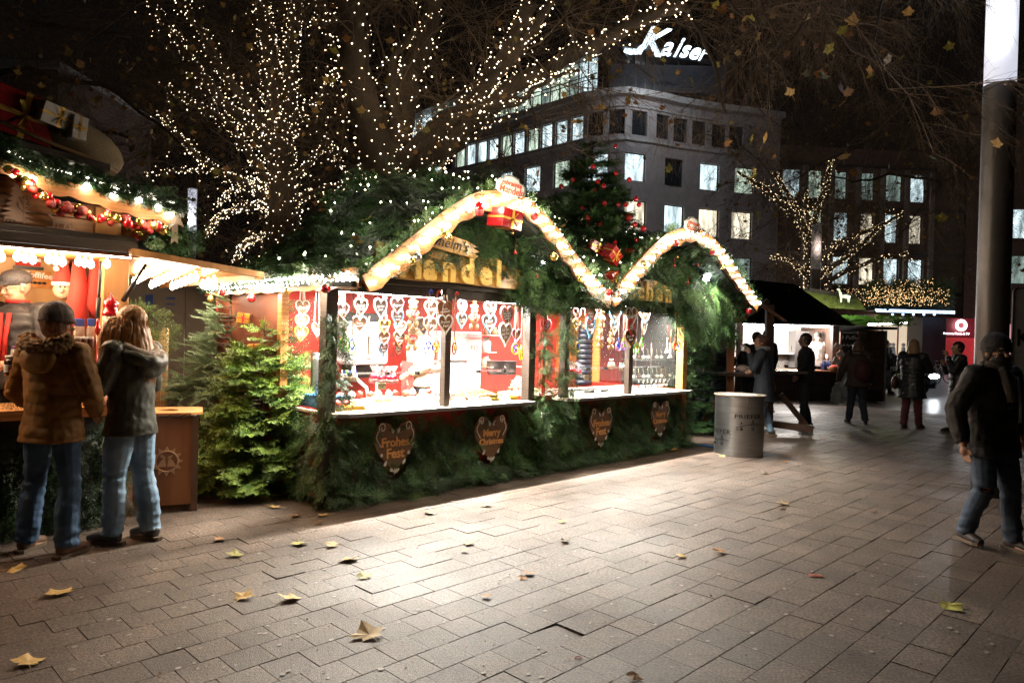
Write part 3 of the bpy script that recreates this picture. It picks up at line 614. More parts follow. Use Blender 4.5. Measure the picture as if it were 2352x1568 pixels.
for a, b in ((3.8, 5.9), (6.8, 9.2)):  # rear tubes and lamps added to brighten the red back wall
    mb = MB(); mb.tube([(a, 7.15, 2.06), (b, 7.15, 2.06)], .014, 8); build('light_tube', mb, m_tube, ST); lamp('stall_strip_or_added_light', W((a+b)/2, 7.15, 2.03), 60, (1, .93, .85), kind='AREA', aim=W((a+b)/2, 7.2, 0), size=(b-a, .05)).rotation_euler = (R(12), 0, SA)
# ================================================================ goods in the almond stall
IC = {'white': M('icing_white', (.85, .8, .75), .5), 'cream': M('icing_cream', (.8, .66, .42), .5), 'pink': M('icing_pink', (.75, .2, .25), .5), 'blue': M('icing_blue', (.12, .42, .75), .5), 'yellow': M('icing_yellow', (.8, .55, .06), .5),
      'red': M('icing_red', (.5, .03, .03), .5), 'green': M('icing_green', (.15, .45, .15), .5), 'turquoise': M('icing_turquoise', (.1, .5, .5), .5), 'brown': M('icing_brown', (.3, .12, .05), .5)}
m_ginger = M('gingerbread', (.20, .075, .03), .7, var=.3, scale=30, bump=.4); m_gingerD = M('chocolate_gingerbread', (.07, .025, .015), .6, var=.3, scale=30, bump=.4)
m_ribbon = M('ribbon_white', (.85, .7, .6), .5); m_ribbonY = M('ribbon_yellow', (.85, .6, .15), .5)
def ribbon(u, v, z, ztop, dx, mat, par):
    mb = MB()
    for s in (-1, 1): mb.add([(u+s*dx-.004, v, z), (u+s*dx+.004, v, z), (u+s*dx*.45+.004, v, ztop), (u+s*dx*.45-.004, v, ztop)], [(0, 1, 2, 3)])
    build('ribbon', mb, mat, par)
def gheart(px, py, wpx, v, border, txt, where, dark=False, rib=True, hk=1.15):
    u, z = vp(px, py, v); u2, _ = vp(px+wpx/2, py, v); w_ = max(.06, 2*(u2-u)); h_ = w_*hk
    what = ('dark ' if dark else '')+border+' rimmed heart'+((' reading '+txt.replace('\n', ' ')) if txt else '')
    t = thing('gingerbread_heart', (what+', '+where), 'gingerbread heart', (u, v, z), group='gingerbread hearts hung in the stall windows')
    r = random.uniform(-.1, .1); yw = random.uniform(-.25, .25); M4 = frontM(u, v, z, roll=r, yaw=yw); mb = MB(); P = heartpoly(w_, h_, 22); mb.prism(P, M4, .014); build('cookie', mb, m_gingerD if dark else m_ginger, t)
    mb = MB(); Q = [M4@Vector((x*.93, y*.93, .009)) for x, y in P]; mb.tube(Q+Q[:1], w_*.045, 5, cap=False); build('icing_rim', mb, IC[border], t)
    if txt:
        mb = MB(); ls = txt.split('\n'); sz = min(w_*.30, w_*1.15/max(len(s) for s in ls))*1.15
        for i, s in enumerate(ls): V, F = text(s, 1, .02, .015, shear=.2, res=1); mb.addm(V, F, frontM(u, v, z, roll=r+.12, yaw=yw)@Matrix.Translation((0, ((len(ls)-1)/2-i)*sz*.95+h_*.05, .01))@Matrix.Scale(sz, 4))
        build('icing_text', mb, IC['white'], t)
    mb = MB()
    for sx, c in ((-.2, 'pink'), (.2, 'green')): mb.ico(M4@Vector((sx*w_*.6, -h_*.24, .01)), w_*.04, 0)
    build('sugar_flower', mb, IC['yellow' if border != 'yellow' else 'pink'], t)
    if rib: ribbon(u, v, z+h_*.38, 1.99, w_*.22, m_ribbon, t)
def bear(px, py, v, where, s=.13):
    u, z = vp(px, py, v); t = thing('gingerbread_bear', 'teddy bear shaped cookie holding a red heart, '+where, 'cookie bear', (u, v, z), group='bear cookies hung in the stall windows'); mb = MB()
    for x, y, r, sy in ((0, .06, .042, 1), (-.034, .10, .017, 1), (.034, .10, .017, 1), (0, -.01, .052, 1.1), (-.035, -.085, .027, 1.1), (.035, -.085, .027, 1.1), (-.05, .0, .02, 1.4), (.05, 0, .02, 1.4)): mb.ico((u+x*s/.13, v, z+y*s/.13), r*s/.13, 1, sc3=(1, .3, sy))
    build('cookie', mb, M('pale_bear_cookie', (.5, .28, .12), .6), t); mb = MB()
    for x, y in ((-.015, .07), (.015, .07), (0, .055)): mb.ico((u+x*s/.13, v-.014, z+y*s/.13), .006, 0)
    build('face', mb, m_gingerD, t); mb = MB(); mb.prism(heartpoly(.075*s/.13, .07*s/.13, 16), frontM(u, v-.02, z-.008), .01); h = build('heart', mb, IC['red'], t)
    V, F = text('Ich hab\nDich lieb', .018*s/.13, .001, .0004, res=1); mb = MB(); mb.addm(V, F, frontM(u, v-.027, z-.004)); build('icing_text', mb, IC['white'], h); ribbon(u, v, z+.1, 1.99, .02, m_ribbonY, t)
C6 = lambda x, y: (717.8+.21975*x, 631.6+.21975*y); C7 = lambda x, y: (1205.9+.2014*x, 631.6+.2014*y); C5 = lambda x, y: (401.95+.38465*x, 574.2+.38465*y)
HL = [(310, 385, 140, 6.02, 'pink', 'Es war\nso schön', 'leftmost in the first window', 1), (500, 345, 150, 6.0, 'cream', 'Immer\nwieder', 'second of the top row', 1), (705, 355, 165, 5.96, 'white', 'Ich mag\nDich', 'large one in the top row', 1), (882, 325, 130, 5.98, 'pink', 'Super', 'above a pale blue heart', 1),
      (885, 455, 130, 6.0, 'blue', 'Du bist\nmein', 'under the Super heart', 0), (745, 545, 120, 6.04, 'yellow', 'Schatz', 'below the big Ich mag Dich heart', 0), (915, 560, 115, 6.06, 'white', 'For\nyou', 'over a small brown heart', 0), (745, 668, 115, 6.05, 'pink', 'Liebe', 'third down its column', 0),
      (737, 778, 115, 6.05, 'blue', 'Bester\nPapa', 'lowest of its column', 0), (900, 672, 122, 6.07, 'brown', 'Beste\nMama', 'without coloured rim', 0), (890, 772, 110, 6.08, 'red', 'Kleiner\nEngel', 'lowest beside the vendor', 0), (490, 525, 150, 6.04, 'white', 'Beste\nFreundin', 'below the dark Immer wieder heart', 0),
      (290, 605, 130, 6.05, 'brown', 'Schatz', 'partly behind the left garland', 0), (1380, 380, 150, 5.58, 'brown', 'Frohe\nWeihnacht', 'hung outside on the centre post', 0), (1385, 522, 150, 5.57, 'white', 'Frohes\nFest', 'hung outside, lower one on the post', 0), (1235, 365, 135, 6.0, 'white', 'Oma', 'left of the centre post', 0),
      (1225, 535, 130, 6.02, 'cream', 'Opa', 'left of the post, lower one', 0), (1560, 350, 115, 6.0, 'pink', 'Du und\nich', 'just right of the centre post', 1), (1555, 482, 110, 6.02, 'turquoise', 'Dir mein\nGlück', 'under the pink one', 0), (1855, 372, 120, 6.0, 'white', 'Du bist\nsüß', 'pair above a blue heart', 1),
      (1845, 515, 132, 6.0, 'blue', 'Mein\nTraum', 'blue one of the right half', 0), (2030, 440, 145, 5.95, 'red', 'Alles was\nich brauch\nbist Du', 'darkest in the first window', 1), (2012, 625, 160, 5.93, 'white', 'Ich bin\nnur bei\nDir', 'lowest at the right end', 0), (2125, 640, 100, 6.05, 'pink', '', 'small one beside the right post', 0)]
for x, y, w_, v, b, t, wh, d in HL: px, py = C6(x, y); gheart(px, py, w_*.21975, v, b, t, wh, bool(d))
HL2 = [(495, 480, 90, 5.98, 'white', 'Papa', 'at the left end of the second window', 0), (590, 450, 85, 6.0, 'pink', '', 'upper left in the second window', 1), (735, 465, 125, 5.96, 'red', 'Mein\nLiebling', 'above the blue rim in window two', 0), (735, 605, 140, 5.97, 'blue', 'Süßer\nSpatz', 'wide one under the red heart', 1), (800, 420, 95, 6.05, 'pink', '', 'half hidden behind the red heart', 0),
       (580, 565, 80, 6.0, 'yellow', 'Du', 'above the yellow toy wheel', 0), (1020, 455, 130, 5.98, 'blue', 'Mein\nHase', 'behind the hanging canes', 0), (1012, 600, 100, 6.0, 'white', 'Oma', 'under the blue Hase heart', 0), (1210, 480, 122, 5.57, 'white', 'Mama', 'top of three on the second post', 0), (1205, 605, 112, 5.56, 'red', 'Frohe\nWeihnacht', 'middle of three on the second post', 0),
       (1200, 725, 110, 5.56, 'brown', 'Frohes\nFest', 'bottom of three on the second post', 1), (1365, 465, 95, 5.98, 'white', 'Lieb', 'upper one before the grey pane', 0), (1355, 600, 80, 5.98, 'white', '', 'long pale one before the grey pane', 0), (230, 600, 118, 6.0, 'red', 'Du bist\nsüß', 'in the narrow door gap', 1)]
for x, y, w_, v, b, t, wh, d in HL2: px, py = C7(x, y); gheart(px, py, w_*.2014, v, b, t, wh, bool(d))
for x, y, w_, b, t, wh in ((760, 350, 85, 'white', 'Gruß', 'top one behind the side pane'), (757, 432, 80, 'cream', 'Für\nDich', 'middle one behind the side pane'), (750, 502, 78, 'yellow', 'Mein\nSchatz', 'lowest one behind the side pane'), (846, 480, 76, 'pink', 'Kuss', 'in the corner beside the left garland')):
    px, py = C5(x, y); gheart(px, py, w_*.38465, 6.45 if 'pane' in wh else 6.2, b, t, wh)
for x, y, v, wh in ((1050, 405, 6.0, 'upper one beside the vendor'), (1040, 655, 6.02, 'lower one beside the vendor'), (1690, 445, 6.0, 'before the white fridge')): px, py = C6(x, y); bear(px, py, v, wh, .16)
for x, y, v, wh in ((880, 490, 6.0, 'top one in the second window'), (860, 722, 6.02, 'before the dark coat'), (980, 745, 6.0, 'before the red drape'), (215, 770, 6.02, 'upper one in the door gap'), (205, 945, 6.02, 'lower one in the door gap')): px, py = C7(x, y); bear(px, py, v, wh, .15)
# toy wheels on candy canes
TC = {'green': (.15, .65, .05), 'lime': (.45, .7, .05), 'blue': (.03, .1, .65), 'orange': (.85, .25, .03), 'red': (.7, .04, .02), 'yellow': (.85, .6, .03), 'pink': (.8, .25, .45), 'purple': (.35, .1, .5)}
for k, c in TC.items(): M('plastic_'+k, c, .3, var=.02)
def toy(px, py, r, v, ca, cb, ztop, hook, wh, squash=1.):
    u, z = vp(px, py, v); t = thing('rolling_wheel_toy', '%s toy wheel with %s cane handle, %s' % (ca, hook, wh), 'wheel toy', (u, v, z), group='wheel toys hanging by their handles'); mb = MB(); pts = [(u+r*squash*math.cos(a), v, z+r*math.sin(a)) for a in np.linspace(0, 2*math.pi, 15)]; mb.tube(pts, .008, 5, cap=False); build('wheel_rim', mb, MATS['plastic_'+ca], t)
    mb = MB()
    for i in range(8): a = i*math.pi/4; mb.tube([(u, v, z), (u+r*squash*math.cos(a), v, z+r*math.sin(a))], .004, 4)
    mb.ico((u, v-.008, z), .016, 0); build('spokes', mb, MATS['plastic_'+cb], t)
    mb = MB(); mb.tube([(u-.02, v, z), (u-.02, v, z+r+.015), (u, v, z+r+.03), (u, v, z+r+.06)], .006, 5); mb.tube([(u+.02, v, z), (u+.02, v, z+r+.015), (u, v, z+r+.03)], .006, 5); build('fork', mb, MATS['plastic_'+cb], t)
    mb = MB(); mb.tube([(u, v, z+r+.05), (u, v, ztop)], .006, 6); build('stick', mb, M('speckled_stick', (.8, .6, .5), .4, col2=(.6, .2, .15), scale=60), t)
    mb = MB(); mb.tube([(u, v, ztop)]+[(u+.018-.018*math.cos(a), v, ztop+.03+.02*math.sin(a)) for a in np.linspace(0, math.pi*1.1, 7)], .008, 6); build('handle', mb, MATS['plastic_'+hook], t)
for x, y, r, v, a, b, zt, h, wh, sq in ((335, 725, .058, 5.62, 'green', 'lime', 1.95, 'red', 'leftmost by the corner garland', .9), (412, 770, .058, 5.66, 'lime', 'blue', 1.95, 'yellow', 'behind the leftmost green one', .7), (1210, 762, .065, 5.6, 'blue', 'blue', 1.98, 'blue', 'left of the centre post', .8),
     (1292, 748, .062, 5.62, 'orange', 'yellow', 1.98, 'red', 'touching the centre post', .7), (1482, 765, .062, 5.6, 'red', 'yellow', 1.98, 'red', 'narrow one right of the centre post', .45), (2120, 772, .06, 5.62, 'lime', 'blue', 1.95, 'blue', 'at the right end of window one', .9), (2180, 835, .06, 5.65, 'yellow', 'lime', 1.93, 'green', 'lowest at the right end of window one', .4)): px, py = C6(x, y); toy(px, py, r, v, a, b, zt, h, wh, sq)
for x, y, r, v, a, b, zt, h, wh, sq in ((532, 790, .062, 5.62, 'orange', 'blue', 1.95, 'yellow', 'left end of window two', .7), (602, 820, .062, 5.62, 'yellow', 'blue', 1.95, 'blue', 'in front of the dark coat', .55), (1068, 812, .062, 5.62, 'pink', 'blue', 1.95, 'red', 'before the red drape of window two', .85), (1122, 810, .06, 5.64, 'purple', 'lime', 1.95, 'green', 'just left of the second post', .5),
     (1276, 835, .062, 5.6, 'green', 'yellow', 1.97, 'yellow', 'right of the second post', .9), (1332, 805, .062, 5.63, 'pink', 'green', 1.97, 'blue', 'behind the green one by the second post', .8), (1712, 805, .062, 5.6, 'orange', 'red', 1.95, 'red', 'left of the pair at the right corner', .9), (1748, 815, .065, 5.62, 'lime', 'blue', 1.95, 'blue', 'at the far right corner post', .9)): px, py = C7(x, y); toy(px, py, r, v, a, b, zt, h, wh, sq)
# fridge, boards, equipment
u, z = vp(*C6(1575, 760), 7.3); fr = thing('fridge', 'white two door fridge with a pink notice taped on', 'fridge', (u, 7.3, .15)); ul, _ = vp(*C6(1385, 760), 7.3); ur, _ = vp(*C6(1768, 760), 7.3); zt = vp(*C6(1575, 590), 7.3)[1]; zm = vp(*C6(1575, 905), 7.3)[1]
mb = MB(); mb.box((ul, 7.3, zm+.01), (ur, 7.8, zt)); build('upper_door', mb, m_white, fr, bevel=.02); mb = MB(); mb.box((ul, 7.3, .15), (ur, 7.8, zm-.01)); build('lower_door', mb, m_white, fr, bevel=.02)
u, z = vp(*C6(1690, 765), 7.29); nt_ = thing('notice', 'pale pink notice reading P12 Notruf 112 on the fridge', 'notice', (u, 7.29, z)); mb = MB(); mb.box((u-.13, 7.285, z-.2), (u+.13, 7.29, z+.2)); build('sheet', mb, M('pink_paper', (.85, .42, .4), .7), nt_); mb = MB()
for s, dz, sz in (('Standnummer', .14, .04), ('P12', 0, .1), ('Notruf 112', -.12, .05)): V, F = text(s, sz, .001, 0, res=1); mb.addm(V, F, frontM(u, 7.282, z+dz))
build('lettering', mb, M('red_print', (.6, .1, .1), .6), nt_)
u, z = vp(*C6(530, 735), 7.9); t = thing('wall_panel', 'black equipment panel on the red back wall', 'panel', (u, 7.9, z)); mb = MB(); mb.box((u-.3, 7.88, z-.42), (u+.3, 7.93, z+.42)); build('board', mb, m_black, t, bevel=.01)
u, z = vp(*C6(575, 715), 7.6); t = thing('wall_oven', 'white appliance with hoses fixed on the black panel', 'appliance', (u, 7.6, z)); mb = MB(); mb.box((u-.3, 7.55, z-.27), (u+.3, 7.86, z+.27)); build('case', mb, m_white, t, bevel=.05); mb = MB(); mb.box((u+.12, 7.54, z-.1), (u+.26, 7.55, z+.2)); build('display', mb, M('grey_display', (.4, .42, .45), .3), t)
mb = MB(); mb.tube([(u-.2, 7.6, z-.27), (u-.18, 7.6, z-.42), (u-.02, 7.58, z-.55), (u+.02, 7.58, z-.75)], .025, 7); mb.tube([(u+.15, 7.6, z-.27), (u+.15, 7.6, z-1.0)], .012, 6); build('hose', mb, m_white, t)
def shelf(c, x0, x1, y, v, wh, n=4):
    a, z = vp(*c(x0, y), v); b, _ = vp(*c(x1, y), v); t = thing('wall_shelf', wh, 'shelf', (a, v, z)); mb = MB(); mb.box((a, v-.12, z-.012), (b, v+.12, z)); build('board', mb, m_cream, t); return a, b, z
def jar(u, v, z, r, h, mat, lab, lid=None, kind='jar'):
    t = thing(kind, lab, kind, (u, v, z)); mb = MB(); mb.lathe([(r*.95, 0), (r, .02*h), (r, .72*h), (r*.62, .85*h), (r*.6, h)], (u, v, z), 12); build('body', mb, mat, t); mb = MB(); mb.lathe([(r*.68, 0), (r*.68, h*.1)], (u, v, z+h), 12); build('lid', mb, lid or m_white, t)
a, b, z = shelf(C6, 1775, 1940, 622, 7.6, 'upper shelf of nuts right of the fridge')
for i in range(3): jar(a+.1+i*.14, 7.6, z, .05, .1, M('roast_nuts', (.32, .15, .06), .6, scale=50, bump=.4), ('left', 'middle', 'right')[i]+' tub of nuts on the upper shelf right of the fridge')
a, b, z = shelf(C6, 1770, 1865, 800, 7.6, 'small shelf right of the fridge'); jar(a+.08, 7.6, z, .07, .2, m_white, 'white canister with pink lid on small shelf', IC['pink'])
a, b, z = shelf(C6, 1765, 1860, 972, 7.6, 'lowest small shelf right of the fridge'); jar(a+.08, 7.6, z, .07, .17, m_cream, 'cream canister on lowest shelf right of fridge', IC['pink'])
a, b, z = shelf(C6, 1810, 2130, 955, 7.4, 'wooden worktop over two steel pots')
for i, x in enumerate((1910, 2040)): u, z2 = vp(*C6(x, 1040), 7.35); t = thing('cooking_pot', ('left' if i == 0 else 'right')+' polished steel pot under the wooden worktop', 'pot', (u, 7.35, z2)); mb = MB(); mb.lathe([(.11, 0), (.13, .05), (.13, .2), (.135, .2)], (u, 7.35, z2), 16); build('bowl', mb, m_alu, t)
# sweets on the counter
m_foil = M('clear_cellophane', (.85, .8, .8), .15, spec=.8); m_apple = M('candied_apple_red', (.45, .01, .03), .1, coat=1)
def bag(px, py, v, wh, s=1., c=None):
    u, z = vp(px, py, v); t = thing('wrapped_sweets', wh, 'wrapped sweets', (u, v, z-.07*s)); mb = MB(); mb.ico((u, v, z-.03*s), .042*s, 2); build('candied_apple', mb, c or m_apple, t); mb = MB(); mb.lathe([(.048*s, 0), (.05*s, .03*s), (.02*s, .1*s), (.008*s, .115*s), (.03*s, .15*s), (.045*s, .18*s)], (u, v, z-.085*s), 9, sm=False, cap=False); build('cellophane', mb, glassmat('cellophane', (1, .96, .96), .16, .12), t); mb = MB(); mb.lathe([(.012*s, 0), (.012*s, .012*s)], (u, v, z+.024*s), 8); build('tie', mb, IC['red'], t)
for i, (x, y) in enumerate(((640, 1040), (690, 1050), (750, 1045), (800, 1050), (850, 1045))): bag(*C6(x, y), 6.02, 'candied apple bag number %s from the left on the glass shelf of window one' % ('one', 'two', 'three', 'four', 'five')[i])
for i, (x, y) in enumerate(((500, 1075), (555, 1070), (610, 1080))): bag(*C7(x, y), 6.02, ('left', 'middle', 'right')[i]+' candied apple bag on the shelf of window two')
k = 0
for (c, x0, x1, y, n, nm) in ((C6, 310, 450, 1060, 8, 'window one'), (C7, 1085, 1140, 1050, 4, 'window two')):
    for i in range(n):
        u, z = vp(*c(x0+(x1-x0)*i/(n-1), y), 6.02+.03*(i % 2)); t = thing('candy_bottle', 'small bottle of %s sugar pearls %s in the row of ' % (('orange', 'blue', 'red', 'green')[i % 4], 'left' if i < 4 else 'right')+nm, 'candy bottle', (u, 6.02, z), group='candy bottles of '+nm); mb = MB(); mb.lathe([(.016, -.05), (.016, .02), (.006, .03)], (u, 6.02+.03*(i % 2), z), 8); build('body', mb, M('pearls_%d' % (i % 4), [(.8, .5, .1), (.2, .6, .7), (.8, .3, .2), (.4, .7, .3)][i % 4], .3, col2=(.9, .9, .9), scale=200), t)
        mb = MB(); mb.lathe([(.009, .03), (.004, .06)], (u, 6.02+.03*(i % 2), z), 6); build('nozzle', mb, (m_white, MATS['plastic_blue'], MATS['plastic_green'])[i % 3], t)
def pile(name, ua, ub, va, vb, z0, h, n, mat, lab, sz=.011, seed=0):
    rs = np.random.RandomState(seed); V0, F0 = ICO[0]; V0 = np.array(V0)*sz; F0 = np.array(F0); VV = []; FF = []; TT = []
    for i in range(n):
        x, y = rs.rand(2); zz = h*math.sin(math.pi*x)**.6*(.35+.65*y) if h else 0; a = rs.rand()*6.3; m = np.array([[math.cos(a), -math.sin(a), 0], [math.sin(a), math.cos(a), 0], [0, 0, 1]])
        VV.append((V0*(1.4, .8, .8))@m.T+(ua+(ub-ua)*x, va+(vb-va)*y, z0+zz*rs.uniform(.93, 1.03))); FF.append(F0+12*i); TT += [rs.uniform(.6, 1.4)]*12
    off = ((ua+ub)/2, va, z0); me = mesh_np(name, np.concatenate(VV)-np.array(off), tris=np.concatenate(FF), mats=[mat], tint=TT); o = bpy.data.objects.new(name, me); sc.collection.objects.link(o); o.location = W(*off); o.rotation_euler = (0, 0, SA); props(o, lab, 'nuts', None, 'stuff')
m_nut = M('roasted_almonds', (.33, .15, .055), .5, var=.2, tint=True); m_nutl = M('pale_nuts', (.62, .42, .2), .5, var=.2, tint=True); m_nutr = M('dark_red_nuts', (.22, .05, .04), .45, tint=True); m_choc = M('chocolates', (.1, .04, .02), .35, tint=True)
pile('almond_heap', 5.35, 5.95, 5.95, 6.3, .87, .1, 900, m_nut, 'heap of brown roasted almonds at the right of window one', seed=1)
pile('red_nut_heap', 5.05, 5.4, 5.95, 6.3, .87, .06, 450, m_nutr, 'heap of dark red sugared nuts left of the almonds', seed=2)
pile('pale_nut_heap', 4.1, 4.7, 5.95, 6.3, .87, .05, 700, m_nutl, 'heap of pale sugared nuts left of the centre post', seed=3)
pile('popcorn_heap', 4.8, 5.1, 5.95, 6.3, .87, .05, 300, m_nutl, 'pale nut mix right of the centre post', seed=5)
pile('caramel_heap', 3.72, 4.1, 5.85, 6.1, .87, .03, 350, m_nutl, 'caramel pieces in the yellow tray', seed=4)
pile('popcorn_bag_fill', 6.2, 6.55, 5.95, 6.2, .87, .22, 500, M('popcorn', (.75, .6, .32), .7, tint=True), 'popcorn heaped in the narrow door gap', .014, seed=8)
pile('chocolate_heap', 6.8, 7.15, 5.9, 6.2, .87, .05, 260, m_choc, 'dark chocolates at the left end of window two', .014, seed=6)
for i in range(16):
    u = 7.2+i*.045; t = thing('chocolate_stick', '%s coated stick in the %s part of the row in window two' % ('dark' if i % 3 else 'nut', ('left', 'middle', 'right')[i//6]), 'sweet stick', (u, 6.0, .875), group='coated sticks laid side by side'); mb = MB(); mb.tube([(u+.12, 5.85+.006*i, .875), (u, 6.14, .885+.01*(i % 2))], .012, 6); build('stick', mb, m_choc if i % 3 else m_nut, t); t.location = t.location
for i in range(14):
    u, z = vp(*C7(1300+i*24, 1235+(i % 3)*22), 6.0+.05*(i % 2)); t = thing('cake_pop', '%s cake pop %s by the right pane' % ('white' if i % 3 else 'brown', ('at the left', 'in the middle', 'at the right')[i//5]), 'cake pop', (u, 6.0, z), group='cake pops at the right end'); mb = MB(); mb.ico((u, 6.0+.05*(i % 2), .89), .022, 1); build('cake', mb, m_white if i % 3 else m_gingerD, t); mb = MB(); mb.tube([(u, 6.0+.05*(i % 2), .9), (u+.01*((i % 3)-1), 6.0, .99)], .003, 4); build('stick', mb, m_white, t)
for i, (a, b, w_, mat_, lab) in enumerate(((3.5, 3.72, .2, M('yellow_tray', (.7, .42, .05), .5), 'yellow tray with red wrapped sweets by the left post'), (3.74, 4.12, .2, M('yellow_tray'), 'yellow tray holding caramel pieces'), (5.4, 5.96, .3, M('yellow_tray'), 'long yellow tray under the almonds'))):
    t = thing('tray', lab, 'tray', (a, 5.8, .851)); mb = MB(); mb.box((a, 5.78, .851), (b, 5.79, .89)); mb.box((a, 5.78+w_, .851), (b, 5.79+w_, .89)); mb.box((a, 5.79, .851), (a+.01, 5.78+w_, .89)); mb.box((b-.01, 5.79, .851), (b, 5.78+w_, .89)); mb.box((a+.01, 5.79, .851), (b-.01, 5.78+w_, .856)); build('rim', mb, mat_, t)
rr = random.Random(4)
for i in range(7):
    u, v = 3.53+.025*i, 5.84+.05*(i % 3); t = thing('foil_sweet', 'crumpled red foil sweet in the leftmost tray', 'sweet', (u, v, .87), group='red foil sweets in the tray'); mb = MB(); V, F = ICO[1]; mb.add([(u+x*.032*rr.uniform(.6, 1.2), v+y*.03*rr.uniform(.6, 1.2), .9+.01*i/3+z*.028*rr.uniform(.5, 1.2)) for x, y, z in V], F); build('wrapper', mb, M('red_foil', (.6, .03, .02), .3, spec=.7), t)
for i in range(12):
    u, v = 3.85+.115*i, 6.36+.03*(i % 2); c = [M('brown_paper', (.2, .09, .05), .5), M('pink_paper_bag', (.8, .35, .3), .5), m_white, M('red_foil')][i % 4]; t = thing('sweet_bag', 'twisted %s bag of nuts in the back row of window one' % ('brown', 'pink', 'white', 'red')[i % 4], 'sweet bag', (u, v, .87), group='%s bags in the back row' % ('brown', 'pink', 'white', 'red')[i % 4]); mb = MB(); V, F = ICO[1]; mb.add([(u+x*.045*rr.uniform(.7, 1.15), v+y*.04*rr.uniform(.7, 1.15), .93+z*.045*rr.uniform(.6, 1.2)) for x, y, z in V], F); build('paper', mb, c, t)
m_price = M('price_card', (.85, .82, .75), .6)
for i, (u, w_) in enumerate(((3.85, .17), (4.05, .2), (4.3, .2), (4.95, .15), (5.15, .15), (5.32, .13), (5.6, .16), (6.95, .12), (7.3, .11), (7.6, .11), (8.2, .12), (8.6, .12))):
    t = thing('price_card', 'tilted white price card on the counter edge, number %s from the left' % ('one two three four five six seven eight nine ten eleven twelve'.split()[i]), 'price card', (u, 5.62, .851)); mb = MB(); M4 = frontM(u, 5.64, .885, tilt=-.7); mb.prism([(-w_/2, -.045), (w_/2, -.045), (w_/2, .045), (-w_/2, .045)], M4, .003); build('card', mb, m_price, t)
    V, F = text(('2,50 €', '3,00 €', '4,00 €', '2,00 €')[i % 4], .045, .0008, 0, res=1); mb = MB(); mb.addm(V, F, M4@Matrix.Translation((0, 0, .004))); build('lettering', mb, M('grey_print', (.3, .28, .25), .6), t)
for px, py, s, v in ((*C6(725, 1160), 'Liebesäpfel\n2,00', 5.88), (*C7(700, 1165), 'Liebesäpfel\n2,50', 5.88)):
    u, z = vp(px, py, v); t = thing('price_tag', 'cream shelf tag reading Liebesäpfel in window '+('one' if '2,00' in s else 'two'), 'price tag', (u, v, z)); mb = MB(); mb.box((u-.05, v, z-.033), (u+.05, v+.003, z+.033)); build('card', mb, M('cream_card', (.7, .62, .4), .6), t); V, F = text(s, .022, .0005, 0, res=1); mb = MB(); mb.addm(V, F, frontM(u, v-.002, z)); build('lettering', mb, m_black, t)
# coat, drape and display shelves in window two
u, z = vp(*C7(690, 870), 7.5); t = thing('winter_coat', 'dark blue quilted coat with fur hood hanging inside', 'coat', (u, 7.5, z)); mb = MB()
for i in range(12): zz = z+.42-.085*i; mb.tube([(u-.17-.005*i, 7.5, zz), (u, 7.45, zz+.005), (u+.15+.004*i, 7.5, zz)], .05, 8, sm=True)
build('quilting', mb, M('navy_quilt', (.012, .016, .03), .35), t); mb = MB(); mb.tube([(u-.16, 7.46, z+.42), (u, 7.4, z+.36), (u+.1, 7.42, z+.5), (u+.02, 7.45, z+.55)], .045, 8); build('fur_trim', mb, M('brown_fur', (.22, .12, .06), .9, bump=1, bscale=90), t)
mb = MB(); u, z = vp(*C7(930, 900), 7.7); V = []; n = 60
for i in range(n): x = -.5+1.0*i/(n-1); V += [(u+x, 7.7+.035*math.sin(i*.9), .2), (u+x, 7.7+.035*math.sin(i*.9+.3), 2.05)]
mb.add(V, [(2*i, 2*i+2, 2*i+3, 2*i+1) for i in range(n-1)], sm=True); build('red_drape', mb, m_redf, o=(u, 7.7, .2), label='red cloth drape hanging in folds in window two', cat='drape')
for i, y in enumerate((960, 1185)):
    a, z = vp(*C7(1205, y), 6.7); b, _ = vp(*C7(1690, y), 6.7); t = thing('display_shelf', ('upper' if i == 0 else 'lower')+' glass shelf of sweets on sticks behind the right pane', 'shelf', (a, 6.7, z)); mb = MB(); mb.box((a, 6.5, z-.01), (b, 6.9, z)); build('glass_plate', mb, glassmat('shelf_glass', (.9, 1, .95), .1, .08), t)
    for j in range(9): uu = a+.1+(b-a-.2)*j/8; q = thing('fruit_skewer', '%s fruit skewer on the %s glass shelf, %s' % (('white', 'dark', 'cream')[j % 3], 'upper' if i == 0 else 'lower', ('left third', 'middle', 'right third')[j//3]), 'skewer', (uu, 6.7, z), group='skewers on the %s glass shelf' % ('upper' if i == 0 else 'lower')); mb = MB(); mb.ico((uu, 6.7, z+.035), .035, 1, sc3=(1.2, 1, .9)); build('fruit', mb, [m_white, m_gingerD, m_cream][j % 3], q); mb = MB(); mb.tube([(uu, 6.7, z+.05), (uu-.03, 6.7, z+.17)], .004, 4); build('stick', mb, m_cream, q)
t = thing('shelf_stand', 'chrome uprights carrying the glass shelves', 'stand', (8.9, 6.7, .85))
for x in (1440, 1265): u, _ = vp(*C7(x, 900), 6.66); mb = MB(); mb.tube([(u, 6.66, .85), (u, 6.66, 1.75)], .012, 8); build('upright', mb, m_alu, t)
